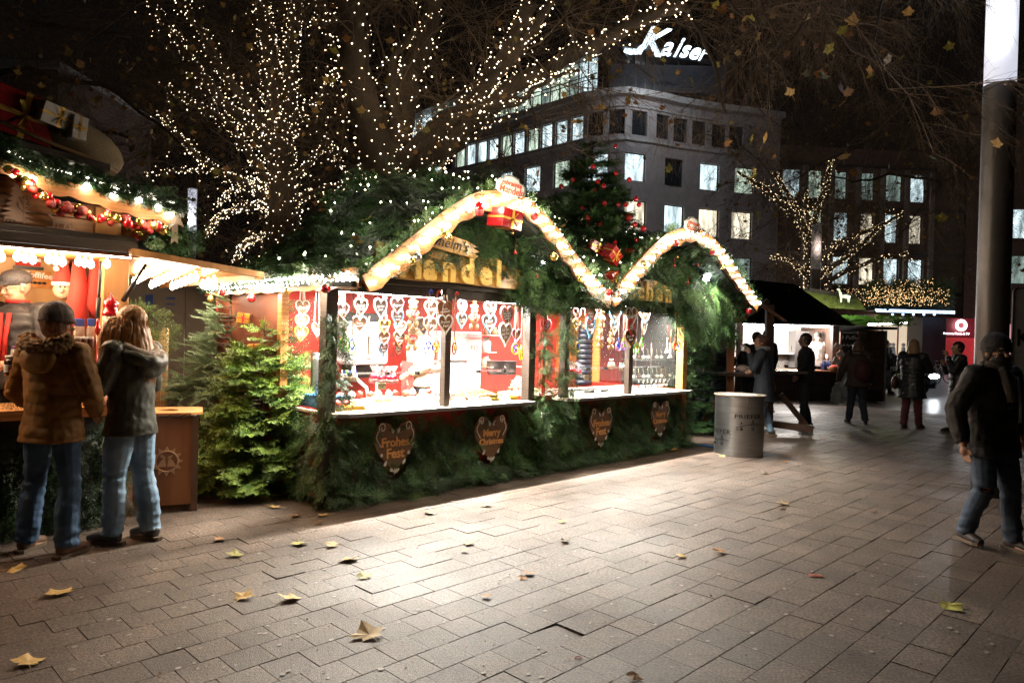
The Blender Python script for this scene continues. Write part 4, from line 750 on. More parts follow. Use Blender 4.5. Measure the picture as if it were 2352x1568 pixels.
# plastic trumpets
for px, py, c, wh in ((*C6(585, 760), 'orange', 'over the white appliance'), (*C7(1625, 800), 'red', 'left of the right corner wheels'), (*C7(1660, 860), 'orange', 'lowest by the right corner')):
    u, z = vp(px, py, 5.75); t = thing('toy_trumpet', 'clear plastic toy trumpet with %s tip hanging %s' % (c, wh), 'toy trumpet', (u, 5.75, z)); mb = MB(); mb.lathe([(.05, -.11), (.025, -.09), (.012, -.05), (.012, .1), (.02, .11)], (u, 5.75, z), 12); build('horn', mb, M('pale_plastic', (.75, .6, .5), .2), t); mb = MB(); mb.tube([(u, 5.75, z+.11), (u, 5.75, z+.3)], .004, 4); build('cord', mb, MATS['plastic_'+c], t)
# balloon-like sugar jars
for px, py, wh in ((*C6(1290, 980), 'on the shelf left of the centre post'), (*C6(1380, 1010), 'on the shelf right of the centre post'), (*C7(985, 1030), 'on the shelf of window two')):
    u, z = vp(px, py, 6.05); t = thing('round_jar', 'round cellophane bag of pale sweets '+wh, 'bag of sweets', (u, 6.05, z)); mb = MB(); mb.ico((u, 6.05, z), .055, 2, sc3=(1, 1, .95)); build('bag', mb, M('pale_sweets', (.8, .65, .55), .3, col2=(.75, .4, .3), scale=40), t); mb = MB(); mb.lathe([(.012, 0), (.03, .04)], (u-.01, 6.05, z+.05), 7); build('gathered_top', mb, m_foil, t)
# copper kettle corner behind the side pane
for i, (x, y, r, h, c) in enumerate(((790, 870, .09, .06, 'copper'), (845, 760, .06, .5, 'steel'))):
    v, z = up_(*C5(x, y), 3.72); t = thing('kettle' if i == 0 else 'urn', 'small %s %s behind the side pane' % (c, 'kettle' if i == 0 else 'urn'), 'kettle' if i == 0 else 'urn', (3.72, v, z)); mb = MB(); mb.lathe([(r*.8, -h/2), (r, -h/3), (r, h/3), (r*.9, h/2)], (3.72, v, z), 14); build('bowl', mb, m_alu if i else M('copper', (.6, .25, .12), .3, metal=1), t)
v, z = up_(*C5(765, 905), 3.6); t = thing('blue_box', 'blue and steel counter unit behind the side pane', 'unit', (3.6, 6.3, .86)); mb = MB(); mb.box((3.52, 5.95, .86), (3.8, 6.55, .97)); build('case', mb, M('blue_enamel', (.05, .2, .45), .4), t)
# gift boxes
m_gift = M('red_gift_foil', (.2, .006, .008), .22, spec=.8, bump=.5, bscale=12); m_gold = M('gold_ribbon', (.7, .42, .08), .3, metal=.7)
def gift(px, py, v, s, rot, lab, mat=None, rib=None, size=(1, .6, .7), P3=None):
    if P3 is None: u, z = vp(px, py, v)
    else: u, v, z = P3
    t = thing('gift_box', lab, 'gift box', (u, v, z)); mb = MB(); a, b, c = [q*s for q in size]; mb.obox((u, v, z), (a, b, c), rot); build('box', mb, mat or m_gift, t, bevel=.004); mb = MB(); mb.obox((u, v, z), (a*.1, b*1.02, c*1.02), rot); mb.obox((u, v, z), (a*1.02, b*1.02, c*.1), rot)
    E = Euler(rot).to_matrix()
    for i in range(6): an = i*math.pi/3; q = Vector((u, v, z))+E@Vector((0, -b*.53, 0)); e = q+E@Vector((math.cos(an)*s*.26, -s*.08, math.sin(an)*s*.26)); mb.beam(q, e, s*.07, .003)
    build('ribbon', mb, rib or m_gold, t)
gift(1160, 503, 5.1, .30, (.1, .05, .1), 'red foil gift box under the peak of the larger gable', size=(1, .7, .62))
gift(1405, 585, 5.35, .24, (.3, .5, .2), 'tilted red gift with gold bow in the valley between gables'); gift(1405, 640, 5.25, .18, (.1, -.3, .2), 'small red gift low in the valley between gables', size=(1, .6, .9))
gift(1460, 578, 5.5, .34, (.2, -.1, .1), 'long red gift lying under the decorated fir', size=(1, .4, .22)); gift(1370, 568, 5.5, .2, (.2, .4, -.3), 'dark red gift half under the fir at left', size=(1, .5, .6)); gift(1712, 695, 5.4, .2, (0, -.4, 0), 'red gift at the lower right end of the small gable')
gift(560, 730, 0, .13, (.1, .12, -.6), 'gold gift with red ribbon hung in the grey green spruce', m_gold, IC['red'], (1, .7, .8), P3=(*(lambda q: (q[0], q[1]))(S(*yp(560, 730, 7.6)[:2])), yp(560, 730, 7.6)[2]))
q = yp(585, 800, 7.3); gift(0, 0, 0, .13, (.1, -.1, -.6), 'gold gift with red ribbon set beside the bright fir top', m_gold, IC['red'], (1, .7, .7), P3=(*S(q[0], q[1]), q[2]))
# baubles on the boards
m_bred = M('red_bauble', (.5, .01, .015), .12, coat=1); m_bgold = M('gold_bauble', (.75, .5, .14), .2, metal=.9); m_bdark = M('glitter_red_bauble', (.3, .01, .01), .35, bump=.5, bscale=300); m_bsil = M('silver_bauble', (.7, .66, .6), .15, metal=.9)
BMES = {}
def baub(P3, r, mat, lab, grp, par=None):
    k = mat.name
    if k not in BMES:
        mb = MB(); mb.ico((0, 0, 0), 1, 2); BMES[k] = mesh_np('bauble', mb.V, polys=mb.F, mats=[mat], smooth=True); mb = MB(); mb.lathe([(.18, .95), (.18, 1.15), (.05, 1.2), (.02, 1.35)], n=8); BMES[k+'c'] = mesh_np('cap', mb.V, polys=mb.F, mats=[m_bgold])
    if par is not None: return link('bauble', BMES[k], par, loc=tuple(Vector(P3)-ORG[par.name]), scale=(r,)*3)
    o = link('bauble', BMES[k], loc=W(*P3), scale=(r,)*3, label=lab, cat='bauble', group=grp); ORG[o.name] = Vector((0, 0, 0)); link('cap', BMES[k+'c'], o); return o
BB = [(1101, 476, .05, m_bred, 'large matt red bauble left of the larger gable peak'), (1101, 486, .045, m_bdark, 'darker red bauble just under the large matt one'), (1228, 497, .042, m_bdark, 'red bauble on the right shoulder of the larger gable'), (1018, 533, .035, m_bgold, 'pale gold bauble midway up the left gable board'), (1030, 545, .036, m_bgold, 'gold bauble touching its twin on the left board'),
      (958, 590, .04, m_bsil, 'silver bauble low on the left gable board'), (945, 600, .034, m_bgold, 'small gold bauble low on the left gable board'), (1272, 590, .045, m_bgold, 'golden bauble on the descending right board'), (1400, 672, .045, m_bdark, 'dark red bauble at the foot of the valley'), (1332, 640, .04, m_bgold, 'gold bauble just above the valley foot'),
      (1552, 558, .045, m_bred, 'red bauble left of the smaller gable peak'), (1636, 580, .042, m_bdark, 'red bauble right of the smaller gable peak'), (1478, 605, .04, m_bgold, 'gold bauble climbing the smaller gable'), (1720, 715, .045, m_bred, 'red bauble at the lower right board end'), (1662, 613, .04, m_bgold, 'gold bauble on the outer right board'),
      (748, 662, .045, m_bred, 'red bauble where canopy meets the corner garland'), (578, 685, .042, m_bred, 'red bauble hanging below the side canopy'), (484, 687, .038, m_bgold, 'gold bauble at the far end of the side canopy'), (510, 672, .036, m_bdark, 'dark bauble near the far end of the side canopy'), (660, 668, .034, m_bgold, 'gold bauble in the middle of the side canopy')]
for x, y, r, m_, lab in BB:
    if x < 800: v, z = up_(x, y, 3.27); baub((3.27, v, z), r, m_, lab, 'baubles on the stall boards')
    else: u, z = vp(x, y, 5.05); baub((u, 5.05, z), r, m_, lab, 'baubles on the stall boards')
for x, y, m_, lab in ((1177, 535, m_bgold, 'small gold bauble below the hanging gift'), (1183, 580, m_bred, 'tiny red bauble before the dark gable fir'), (1234, 635, m_bred, 'small red bauble on a red cord below the floodlight'), (1280, 625, m_bgold, 'tiny gold bauble beside the left floodlight'), (1290, 650, m_bred, 'small red bauble near the valley greenery'), (1555, 590, m_bgold, 'gold bauble upper left in the small gable'), (1549, 610, m_bred, 'tiny red bauble in the small gable'),
    (1603, 608, m_bred, 'tiny red bauble right in the small gable'), (1580, 650, m_bred, 'red bauble over the lettered small sign'), (1636, 690, m_bgold, 'gold drop bauble low in the right greenery')):
    u, z = vp(x, y, 5.45); o = baub((u, 5.45, z), .022, m_, lab, 'small baubles in the gable fir'); mb = MB(); mb.tube([(0, 0, 1.3), (.2, 0, 3), (0, 0, 5)], .12, 4); build('red_cord', mb, m_redf, o)
# ================================================================ left kiosk
KI = thing('sweets_kiosk', 'pine sweets kiosk with raised hatch and rows of warm bulbs', 'market kiosk', (1.7, 6.4, 0))
m_pine = M('kiosk_pine', (.42, .19, .06), .42, col2=(.60, .30, .11), wood=1.2, stretch=(3, 3, .35), coat=.15); m_pineH = M('kiosk_pine_planks', (.20, .075, .025), .45, col2=(.32, .13, .045), wood=1.5, stretch=(.3, 1, 4))
KV = 6.35; kr = 1.93
mb = MB(); mb.box((-1.5, KV, 0), (kr, KV+.05, .93)); build('front_base', mb, m_dark, KI)
mb = MB(); mb.box((-1.5, 6.1, .93), (kr-.05, 6.75, .965)); build('counter', mb, m_pine, KI); mb = MB(); mb.box((-1.5, 6.06, .90), (kr-.06, 6.10, .97)); build('counter_edge', mb, m_orange, KI)
mb = MB(); mb.box((1.74, KV, 0), (kr, KV+.14, 2.14)); build('corner_post', mb, m_pine, KI, bevel=.008)
mb = MB(); mb.box((-1.5, 8.35, 0), (kr, 8.4, 2.3)); build('back_wall', mb, m_pine, KI); mb = MB(); mb.box((kr-.05, KV+.14, 0), (kr, 8.35, 2.15)); build('side_wall', mb, M('warm_side_wall', (.3, .17, .08), .6), KI)
mb = MB(); mb.box((-1.5, KV+.2, 2.16), (kr, 8.35, 2.19)); build('ceiling', mb, m_pine, KI)
def kp(x, y, v): return vp(x, y, v)
# inner partition seen behind the vendor
for (xa, xb, nm) in ((20, 155, 'inner_panel'),):
    a, z0 = vp(xa-60, 700, 7.4); b, _ = vp(xb, 700, 7.4); mb = MB(); mb.box((a, 7.4, .9), (b, 7.44, 2.16)); build(nm, mb, M('light_pine_panel', (.62, .33, .12), .45, col2=(.7, .4, .17), wood=1, stretch=(2, 1, .3)), KI)
# dark front beam
for z0, z1, v in ((2.16, 2.24, 6.0), (2.24, 2.29, 6.04)): mb = MB(); mb.box((-1.5, v, z0), (1.88, v+.08, z1)); build('fascia_beam', mb, m_dark, KI, bevel=.005)
mb = MB(); mb.box((-1.5, 6.05, 2.13), (1.9, 6.9, 2.15)); build('hatch_soffit', mb, m_orange, KI)
mb = MB(); mb.tube([(-1.5, 6.06, 2.125), (1.85, 6.06, 2.125)], .006, 6); build('light_channel', mb, M('led_tube_glow'), KI)
# gable plank wall above the beam
xs = [(-1.5, 2.31), (2.0, 2.31), (2.03, 2.47), (.9, 2.68), (-1.5, 3.0)]
m_gp = m_pineH
for i, (za, zb) in enumerate(((2.29, 2.40), (2.405, 2.52), (2.525, 2.64), (2.645, 2.76), (2.765, 2.9))):
    ur = 2.02 if i == 0 else (1.75-.45*(i-1)); mb = MB(); mb.box((-1.5, 6.2+.004*(i % 2), za), (ur, 6.24, zb)); build('plank', mb, m_gp, KI, bevel=.004)
mb = MB(); mb.box((1.62, 6.14, 2.29), (1.80, 6.2, 2.5)); build('gable_post', mb, m_pine, KI)
# scalloped barge board
KB = [vp(x, y, 5.95) for x, y in [(-60, 350), (20, 388), (75, 412), (130, 430), (190, 442), (245, 462), (300, 478), (350, 490), (398, 500)]]
U_, Z_, L = smooth(KB, 60); n = 60; mb = MB(); V = []
for q in (-.015, .015):
    for e in (1, -1): V += [(U_[i], 5.95+q, Z_[i]+(.055 if e > 0 else -.045-.022*abs(math.sin(i*.36)))) for i in range(n)]
F = []
for i in range(n-1): F += [(i, n+i, n+i+1, i+1), (2*n+i, 2*n+i+1, 3*n+i+1, 3*n+i), (i, i+1, 2*n+i+1, 2*n+i), (n+i, 3*n+i, 3*n+i+1, n+i+1)]
mb.add(V, F); build('barge_board', mb, m_barge, KI)
for x, y in ((35, 395), (75, 412), (200, 428), (318, 460), (452*.0+262, 447), (128*1+237-1, 476), (390, 494)): 
    u, z = vp(x, y, 5.9); link('bulb', BULB, KI, loc=tuple(Vector((u, 5.9, z))-ORG[KI.name]))
# roof slope and fir on it
mb = MB(); V = [(U_[i], v, Z_[i]+.05+(v-5.95)*.02) for v in (5.93, 8.6) for i in range(n)]; mb.add(V, [(i, i+1, n+i+1, n+i) for i in range(n-1)]); build('roof', mb, MATS['roof_felt'], KI)
T = []
def kroof():
    i = RS.randint(0, n); v = 5.93+abs(RS.normal(0, .35)); return (U_[i], v, Z_[i]+.07+(v-5.95)*.3), (.2, -.5, 1), (.2, -1, -.5)
sprigs_on(900, kroof, T, s=(.7, 1.2), cols=[(.5, .7, .5), (.7, .9, .6), (.4, .55, .4)], out=.5)
def kbase(): return (RS.uniform(-.6, 1.95), 6.3, RS.uniform(.02, .85)), (0, -1, .2), (0, 0, -1)
sprigs_on(420, kbase, T, s=(.8, 1.2), cols=[(.35, .45, .35), (.5, .6, .45)], out=.5)
def kend(): return (2.05+RS.uniform(-.1, .2), RS.uniform(5.95, 6.6), RS.uniform(2.28, 2.42)), (.4, -.6, .6), (.8, -.3, -.6)
sprigs_on(160, kend, T, s=(.6, 1.), cols=GREEN, out=.5)
greenery('roof_fir', T, m_fir, KI, kind='stuff')
# hatch bulbs
m_bulbk = M('kiosk_bulb_glow', (1, .9, .7), .3, emit=20, ecol=(1, .80, .55)); bmb = MB(); bmb.lathe([(.004, -.045), (.022, -.03), (.026, -.012), (.02, .012), (.01, .025), (.01, .04)], n=10); KBULB = mesh_np('bulb', bmb.V, polys=bmb.F, mats=[m_bulbk], smooth=True)
for i in range(22): link('bulb', KBULB, KI, loc=tuple(Vector((.35+i*.065, 6.18+.09*(i % 3), 2.085))-ORG[KI.name]))
# side flap
FL = thing('hatch_flap', 'raised wooden side flap with bulbs and gas strut beyond the kiosk post', 'hatch flap', (1.9, 6.1, 2.15))
a0 = vp(300, 578, 5.95); a1 = vp(602, 632, 5.95); dz = (a1[1]-a0[1])
mb = MB(); mb.beam((a0[0], 5.95, a0[1]), (a1[0], 5.95, a1[1]), .05, .07, up=(0, 1, 0)); build('front_rail', mb, m_pine, FL)
mb = MB(); n_ = 7
for i in range(n_): pass
mb.add([(a0[0], 5.97, a0[1]), (a1[0], 5.97, a1[1]), (a1[0], 8.3, a1[1]), (a0[0], 8.3, a0[1]), (a0[0], 5.97, a0[1]+.02), (a1[0], 5.97, a1[1]+.02), (a1[0], 8.3, a1[1]+.02), (a0[0], 8.3, a0[1]+.02)], [(0, 3, 2, 1), (4, 5, 6, 7), (0, 1, 5, 4), (1, 2, 6, 5), (2, 3, 7, 6), (3, 0, 4, 7)]); build('panel', mb, m_orange, FL)
mb = MB(); mb.beam((a1[0]-.03, 5.97, a1[1]-.02), (a1[0]-.03, 8.3, a1[1]-.02), .05, .06); build('end_rail', mb, m_pine, FL)
for i in range(26):
    t = i/25; u = a0[0]+.25+(a1[0]-a0[0]-.4)*((i*7) % 26)/25; v = 6.15+1.6*t; link('bulb', KBULB, FL, loc=tuple(Vector((u, v, a0[1]+dz*((u-a0[0])/(a1[0]-a0[0]))-.07))-ORG[FL.name]))
mb = MB(); p = (vp(335, 607, 6.05)); q = vp(283, 690, 6.3); mb.tube([(p[0], 6.05, p[1]), (q[0], 6.3, q[1])], .012, 8); mb.tube([((p[0]+q[0])/2, 6.17, (p[1]+q[1])/2), (q[0], 6.3, q[1])], .02, 8); build('gas_strut', mb, m_black, FL)
for px1, py1, px2, py2 in ((232, 600, 222, 765),): 
    p = vp(px1, py1, 6.2); q = vp(px2, py2, 6.3); mb = MB(); mb.tube([(p[0], 6.2, p[1]), (q[0], 6.3, q[1])], .012, 8); mb.tube([((p[0]+q[0])/2, 6.25, (p[1]+q[1])/2), (q[0], 6.3, q[1])], .018, 8); build('gas_strut', mb, m_black, KI)
# bauble garland
GA = thing('bauble_garland', 'garland of clustered red and gold baubles along the kiosk gable', 'bauble garland', (1.5, 5.95, 2.5)); gp_ = [(18, 392), (60, 425), (105, 455), (150, 475), (200, 490), (250, 500), (300, 510), (350, 520), (372, 518)]
for i in range(64):
    t = i/63*(len(gp_)-1); k = min(int(t), len(gp_)-2); f = t-k; x = gp_[k][0]*(1-f)+gp_[k+1][0]*f+random.uniform(-5, 5); y = gp_[k][1]*(1-f)+gp_[k+1][1]*f+random.uniform(-11, 11); u, z = vp(x, y, 5.86+random.uniform(-.02, .03)); baub((u, 5.87+random.uniform(-.02, .03), z), random.choice((.026, .032, .036, .02)), random.choice((m_bred, m_bgold, m_bgold, m_bdark, m_bred, m_bdark)), None, None, GA)
for x, y, r, m_ in ((318, 535, .035, m_bgold), (308, 548, .03, m_bred), (300, 525, .032, m_bgold), (300, 558, .028, m_bred)): u, z = vp(x, y, 6.1); baub((u, 6.1, z), r, m_, None, None, GA)
# cut-out silhouettes: fir, bare tree, deer
m_cut = M('pale_plywood_cutout', (.42, .27, .2), .55)
def cut(lab, polys, px, py, v, s):
    u, z = vp(px, py, v); mb = MB()
    for P in polys: mb.prism([(x*s, y*s) for x, y in P], frontM(u, v, z), .012)
    build('wooden_cutout', mb, m_cut, o=(u, v, z), label=lab, cat='cutout figure')
firp = []
for i in range(9): y = 1-i*.11; w_ = .05+i*.035; firp += [(w_*.35, y), (w_, y-.09)]
firp = [(0, 1.05)]+firp+[(.03, 0), (-.03, 0)]+[(-a, b) for a, b in firp[::-1]]
cut('tall pale plywood fir silhouette in the gable', [firp], 38, 510, 6.14, .33)
br = [[(-.02, 0), (.02, 0), (.012, .6), (-.012, .6)]]
for a, b, c, d in ((0, .3, -.18, .5), (0, .35, .2, .55), (0, .5, -.13, .72), (0, .5, .12, .75), (-.1, .41, -.16, .6), (.1, .44, .1, .64), (.14, .5, .22, .48), (0, .58, .02, .85)): n1 = Vector((d-b, -(c-a), 0)).normalized()*.012; br.append([(a-n1.x, b-n1.y), (a+n1.x, b+n1.y), (c, d)])
cut('branching bare tree silhouette right of the plywood fir', br, 55, 513, 6.13, .26)
deer = [[(-.25, .25), (-.1, .3), (.15, .3), (.24, .25), (.26, .15), (.12, .14), (-.15, .14), (-.24, .12)], [(-.2, .15), (-.26, 0), (-.22, 0), (-.14, .15)], [(-.12, .15), (-.1, 0), (-.07, 0), (-.06, .15)], [(.1, .15), (.06, 0), (.09, 0), (.18, .15)], [(.18, .18), (.25, 0), (.28, 0), (.26, .2)], [(-.25, .25), (-.3, .42), (-.36, .43), (-.38, .38), (-.3, .34), (-.2, .3)], [(-.31, .42), (-.34, .6), (-.32, .6), (-.295, .42)], [(-.3, .42), (-.24, .56), (-.225, .55), (-.28, .41)], [(-.42, -.02), (.4, -.02), (.4, .01), (-.42, .01)]]
cut('plywood stag silhouette under the bauble garland', deer, 140, 524, 6.13, .22); cut('small grazing deer silhouette before the plywood fir', [[(x, y) for x, y in p] for p in deer[:5]], 22, 510, 6.12, .14)
# star, tassel
u, z = vp(402, 510, 5.9); mb = MB(); P = []
for i in range(10): a = math.pi/2+i*math.pi/5; r = .09 if i % 2 == 0 else .04; P.append((r*math.cos(a), r*math.sin(a)))
mb.prism(P, frontM(u, 5.9, z+.03, roll=.2), .02); mb.prism([(-.02, 0), (.02, 0), (.025, -.17), (0, -.15), (-.03, -.18)], frontM(u, 5.9, z), .004); build('star_ornament', mb, M('glitter_champagne', (.5, .36, .28), .4, bump=.6, bscale=300), o=(u, 5.9, z), label='glittery star with ribbon tails at the kiosk eave', cat='star')
u, z = vp(382, 530, 5.92); mb = MB()
for i in range(22): a = i*.9; mb.tube([(u+.012*math.cos(a), 5.92+.012*math.sin(a), z+.05), (u+.025*math.cos(a), 5.92+.025*math.sin(a), z-.04)], .003, 3)
build('tassel', mb, m_bgold, o=(u, 5.92, z), label='gold tassel hanging beside the glittery star', cat='tassel')
# sleigh load on the roof
m_burlap = M('burlap', (.14, .10, .055), .9, scale=60, bump=.8, bscale=120)
sk = MB(); u, z = vp(165, 330, 6.6); V, F = ICO[2]; V = [(u+x*.36*(1+.1*math.sin(5*z_)), 6.6+y*.28, z+.0+z_*.24+x*-.14-.02*math.sin(x*7)) for x, y, z_ in V]; sk.add(V, F, 0, True); build('burlap_sack', sk, m_burlap, o=(u, 6.6, z), label='bulging burlap sack lying on the kiosk roof sleigh', cat='sack')
u, z = vp(125, 268, 6.35); gift(0, 0, 0, .26, (.2, .15, .3), 'white box with gold bow sitting atop the burlap sack', M('white_gift_paper', (.3, .27, .25), .4), m_gold, (1, .7, .6), P3=(u, 6.35, z)); u, z = vp(178, 295, 6.3); gift(0, 0, 0, .15, (0, .1, .2), 'small white ribboned box on the sack side', MATS['white_gift_paper'], m_gold, (.7, .6, 1.2), P3=(u, 6.3, z))
u, z = vp(38, 268, 6.5); gift(0, 0, 0, .42, (.1, .15, .2), 'big red gift box at the left of the sleigh', None, m_gold, (1, .7, .8), P3=(u, 6.5, z))
t = thing('sleigh', 'dark wooden sleigh with light runners on kiosk roof', 'sleigh', (1.4, 6.4, 2.8)); 
for v in (6.25, 6.75):
    pts = [vp(x, y, 6.3) for x, y in ((-20, 275), (120, 335), (200, 365), (265, 400))]; mb = MB(); mb.tube([(a, v, b) for a, b in pts], .016, 6); build('runner', mb, M('runner_wood', (.22, .12, .05), .5), t)
mb = MB(); a, z1_ = vp(20, 345, 6.4); b, z2_ = vp(235, 400, 6.4); mb.add([(a, 6.2, z1_), (b, 6.2, z2_), (b, 6.8, z2_), (a, 6.8, z1_), (a, 6.2, z1_+.05), (b, 6.2, z2_+.05), (b, 6.8, z2_+.05), (a, 6.8, z1_+.05)], [(0, 3, 2, 1), (4, 5, 6, 7), (0, 1, 5, 4), (1, 2, 6, 5), (2, 3, 7, 6), (3, 0, 4, 7)]); build('seat', mb, m_dark, t)
# interior items
m_skinp = M('skin', (.50, .28, .19), .5, var=.08, scale=20)
u, z = vp(87, 642, 7.38); t = thing('poster', 'small orange chocolate advert lettered Toffifee behind the vendor', 'poster', (u, 7.37, z)); mb = MB(); mb.box((u-.10, 7.37, z-.075), (u+.10, 7.375, z+.075)); build('sheet', mb, M('orange_print', (.55, .17, .03), .5, col2=(.7, .3, .06), scale=12), t); V, F = text('Toffifee', .07, .001, .002); mb = MB(); mb.addm(V, F, frontM(u, 7.365, z+.035, roll=-.06)); build('lettering', mb, m_white, t)
mb = MB()
for i in range(4): mb.ico((u-.06+.035*i, 7.365, z-.03), .015, 1, sc3=(1.2, .3, .8))
build('sweet_picture', mb, MATS['roasted_almonds'], t)
u, z = vp(65, 595, 7.36); t = thing('santa_figure', 'flat red and white Santa figure on the pine panel', 'wall figure', (u, 7.36, z)); mb = MB(); mb.prism([(-.09, -.06), (.09, -.06), (.1, .1), (-.1, .1)], frontM(u, 7.36, z), .01); build('coat', mb, m_redf, t); mb = MB(); mb.prism([(-.09, -.02), (.09, -.02), (.092, .01), (-.092, .01)], frontM(u, 7.35, z), .01); build('trim', mb, m_white, t); mb = MB(); mb.prism([(-.11, -.09), (.11, -.09), (.11, -.065), (-.11, -.065)], frontM(u, 7.35, z), .02); build('feet', mb, m_black, t)
u, z = vp(145, 665, 6.9); t = thing('santa_doll', 'smiling felt Santa doll with pointed red hat in kiosk', 'doll', (u, 6.9, z)); mb = MB(); mb.ico((u, 6.9, z), .075, 2, sc3=(1, .9, 1.1)); mb.ico((u-.03, 6.83, z-.01), .022, 1); build('head', mb, M('doll_felt', (.75, .45, .3), .7), t); mb = MB(); mb.lathe([(.085, 0), (.08, .03), (.05, .13), (.01, .24)], (u, 6.9, z+.04), 14); build('hat', mb, m_redf, t); mb = MB(); mb.ico((u-.06, 6.86, z+.17), .025, 1); mb.lathe([(.088, 0), (.088, .03)], (u, 6.9, z+.03), 14); build('fur_trim', mb, m_white, t)
mb = MB()
for s in (-1, 1): mb.ico((u-.02+s*.018, 6.835, z+.02), .007, 1, sc3=(1, 1, 1.5))
build('eye', mb, m_black, t)
for (x, y, lab) in ((178, 690, 'long red santa sack hanging left of the strut'), (222, 650, 'red plush stocking hanging near the kiosk post')): u, z = vp(x, y, 6.75); mb = MB(); mb.tube([(u, 6.75, z+.35), (u+.01, 6.75, z+.1), (u-.01, 6.75, z-.2), (u, 6.75, z-.3)], [.04, .07, .1, .03], 10); build('plush_stocking', mb, m_redf, o=(u, 6.75, z), label=lab, cat='stocking')
for i, (x, y) in enumerate(((128, 590), (150, 600), (170, 585), (158, 578), (192, 590), (180, 605))): u, z = vp(x, y, 6.7); baub((u, 6.7, z), .03, (m_bgold, m_bsil)[i % 2], '%s bauble %s under the kiosk hatch' % (('gold', 'silver')[i % 2], ('leftmost', 'second', 'third', 'fourth', 'rightmost', 'lowest')[i]), 'baubles under the kiosk hatch')
# nutcracker
u, z = vp(253, 755, 6.2); t = thing('nutcracker', 'red wooden nutcracker king with round crown beside the post', 'nutcracker', (u, 6.2, .97)); mb = MB(); mb.lathe([(.07, 0), (.075, .05), (.06, .2), (.07, .3), (.05, .33)], (u, 6.2, z-.36), 14); build('body', mb, m_bred, t); mb = MB(); mb.lathe([(.05, 0), (.058, .04), (.058, .13), (.05, .15)], (u, 6.2, z-.04), 14); build('head', mb, m_cream, t); mb = MB(); mb.lathe([(.058, 0), (.06, .03), (.045, .04), (.055, .08), (.05, .12), (.02, .15), (.012, .16), (.012, .18)], (u, 6.2, z+.1), 14); build('crown', mb, m_bred, t); mb = MB(); mb.box((u-.03, 6.135, z-.02), (u+.03, 6.145, z+.0)); mb.ico((u-.02, 6.14, z+.06), .008, 0); mb.ico((u+.02, 6.14, z+.06), .008, 0); build('face', mb, m_black, t); mb = MB(); mb.tube([(u-.12, 6.1, .97), (u-.115, 6.1, z-.05)], .006, 6); mb.lathe([(.006, 0), (.022, .02), (.022, .06), (.012, .08), (.016, .1), (.004, .13)], (u-.115, 6.1, z-.05), 10); build('sceptre', mb, m_bred, t)
# products on the kiosk counter
def prod(px, py, v, r, h, c, lid, lab, s=None):
    u, z = vp(px, py, v); t = thing('jar', lab, 'jar', (u, v, z)); mb = MB(); mb.lathe([(r*.92, 0), (r, h*.05), (r, h*.8), (r*.85, h*.9)], (u, v, z), 16); build('glass', mb, c, t); mb = MB(); mb.lathe([(r*.9, 0), (r*.9, h*.16)], (u, v, z+h*.9), 16); build('lid', mb, lid, t)
    if s: 
        mb = MB(); mb.lathe([(r*1.01, 0), (r*1.01, h*.4)], (u, v, z+h*.2), 16, cap=False); build('label', mb, m_white, t); V, F = text(s, .05, .001, .002, align='LEFT'); mb = MB(); mb.addm(V, F, frontM(u-.04, v-r-.004, z+h*.4)); build('lettering', mb, M('red_print'), t)
m_nute = M('chocolate_spread', (.07, .025, .012), .2, coat=.6)
prod(30, 862, 5.95, .055, .13, m_nute, m_white, 'big jar of chocolate spread with white lid', 'nutella'); prod(42, 830, 5.97, .045, .1, m_white, M('purple_lid', (.2, .03, .3), .4), 'white tub with purple lid on the spread jar', 'Nuss')
for i, x in enumerate((172, 186, 200)): prod(x+8, 805, 6.15, .022, .1, m_nute, m_white, ('left', 'middle', 'right')[i]+' small dark jar with white lid by the strut')
for i, x in enumerate((182, 212)): u, z = vp(x, 755, 6.3); t = thing('packet', 'blue topped packet of biscuits, %s one' % ('left', 'right')[i], 'packet', (u, 6.3, z)); mb = MB(); mb.box((u-.035, 6.28, z-.09), (u+.035, 6.32, z+.02)); build('pouch', mb, M('packet_print', (.7, .45, .2), .3, col2=(.85, .8, .7), scale=20), t, bevel=.008); mb = MB(); mb.box((u-.035, 6.285, z+.02), (u+.035, 6.315, z+.08)); build('top', mb, M('blue_print', (.05, .12, .5), .3), t, bevel=.008)
lamp('kiosk_glow', W(1.3, 6.5, 1.98), 15, (1, .72, .42), .12); lamp('kiosk_glow', W(.3, 6.5, 1.98), 15, (1, .72, .42), .12); lamp('flap_glow', W(2.45, 6.8, 1.95), 8, (1, .78, .52), .12)
# waste box with star emblem
BX = thing('waste_box', 'pine litter box with round hole and star bell emblem', 'litter box', (2.3, 6.4, 0)); c0 = np.array(gs(452, 1172)); z1 = .84; w_ = .40; dr = np.array(gs(345, 1163))-c0; dr = dr/np.linalg.norm(dr); dn = np.array([-dr[1], dr[0]]); dn = c0/np.linalg.norm(c0); dr = np.array([-dn[1], dn[0]]); dr = dr if dr@(np.array(gs(345, 1163))-c0) > 0 else -dr
def bx(a, b, z): p = c0+dr*a+dn*b; return (p[0], p[1], z)
def pbox(mb, a0, a1, b0, b1, z0, z1, mi=0): mb.add([bx(a0, b0, z0), bx(a1, b0, z0), bx(a1, b1, z0), bx(a0, b1, z0), bx(a0, b0, z1), bx(a1, b0, z1), bx(a1, b1, z1), bx(a0, b1, z1)], [(0, 3, 2, 1), (4, 5, 6, 7), (0, 1, 5, 4), (1, 2, 6, 5), (2, 3, 7, 6), (3, 0, 4, 7)], mi)
m_boxw = M('waste_box_board', (.30, .105, .028), .4, col2=(.38, .15, .045), wood=1.2, stretch=(2.5, 2.5, .3))
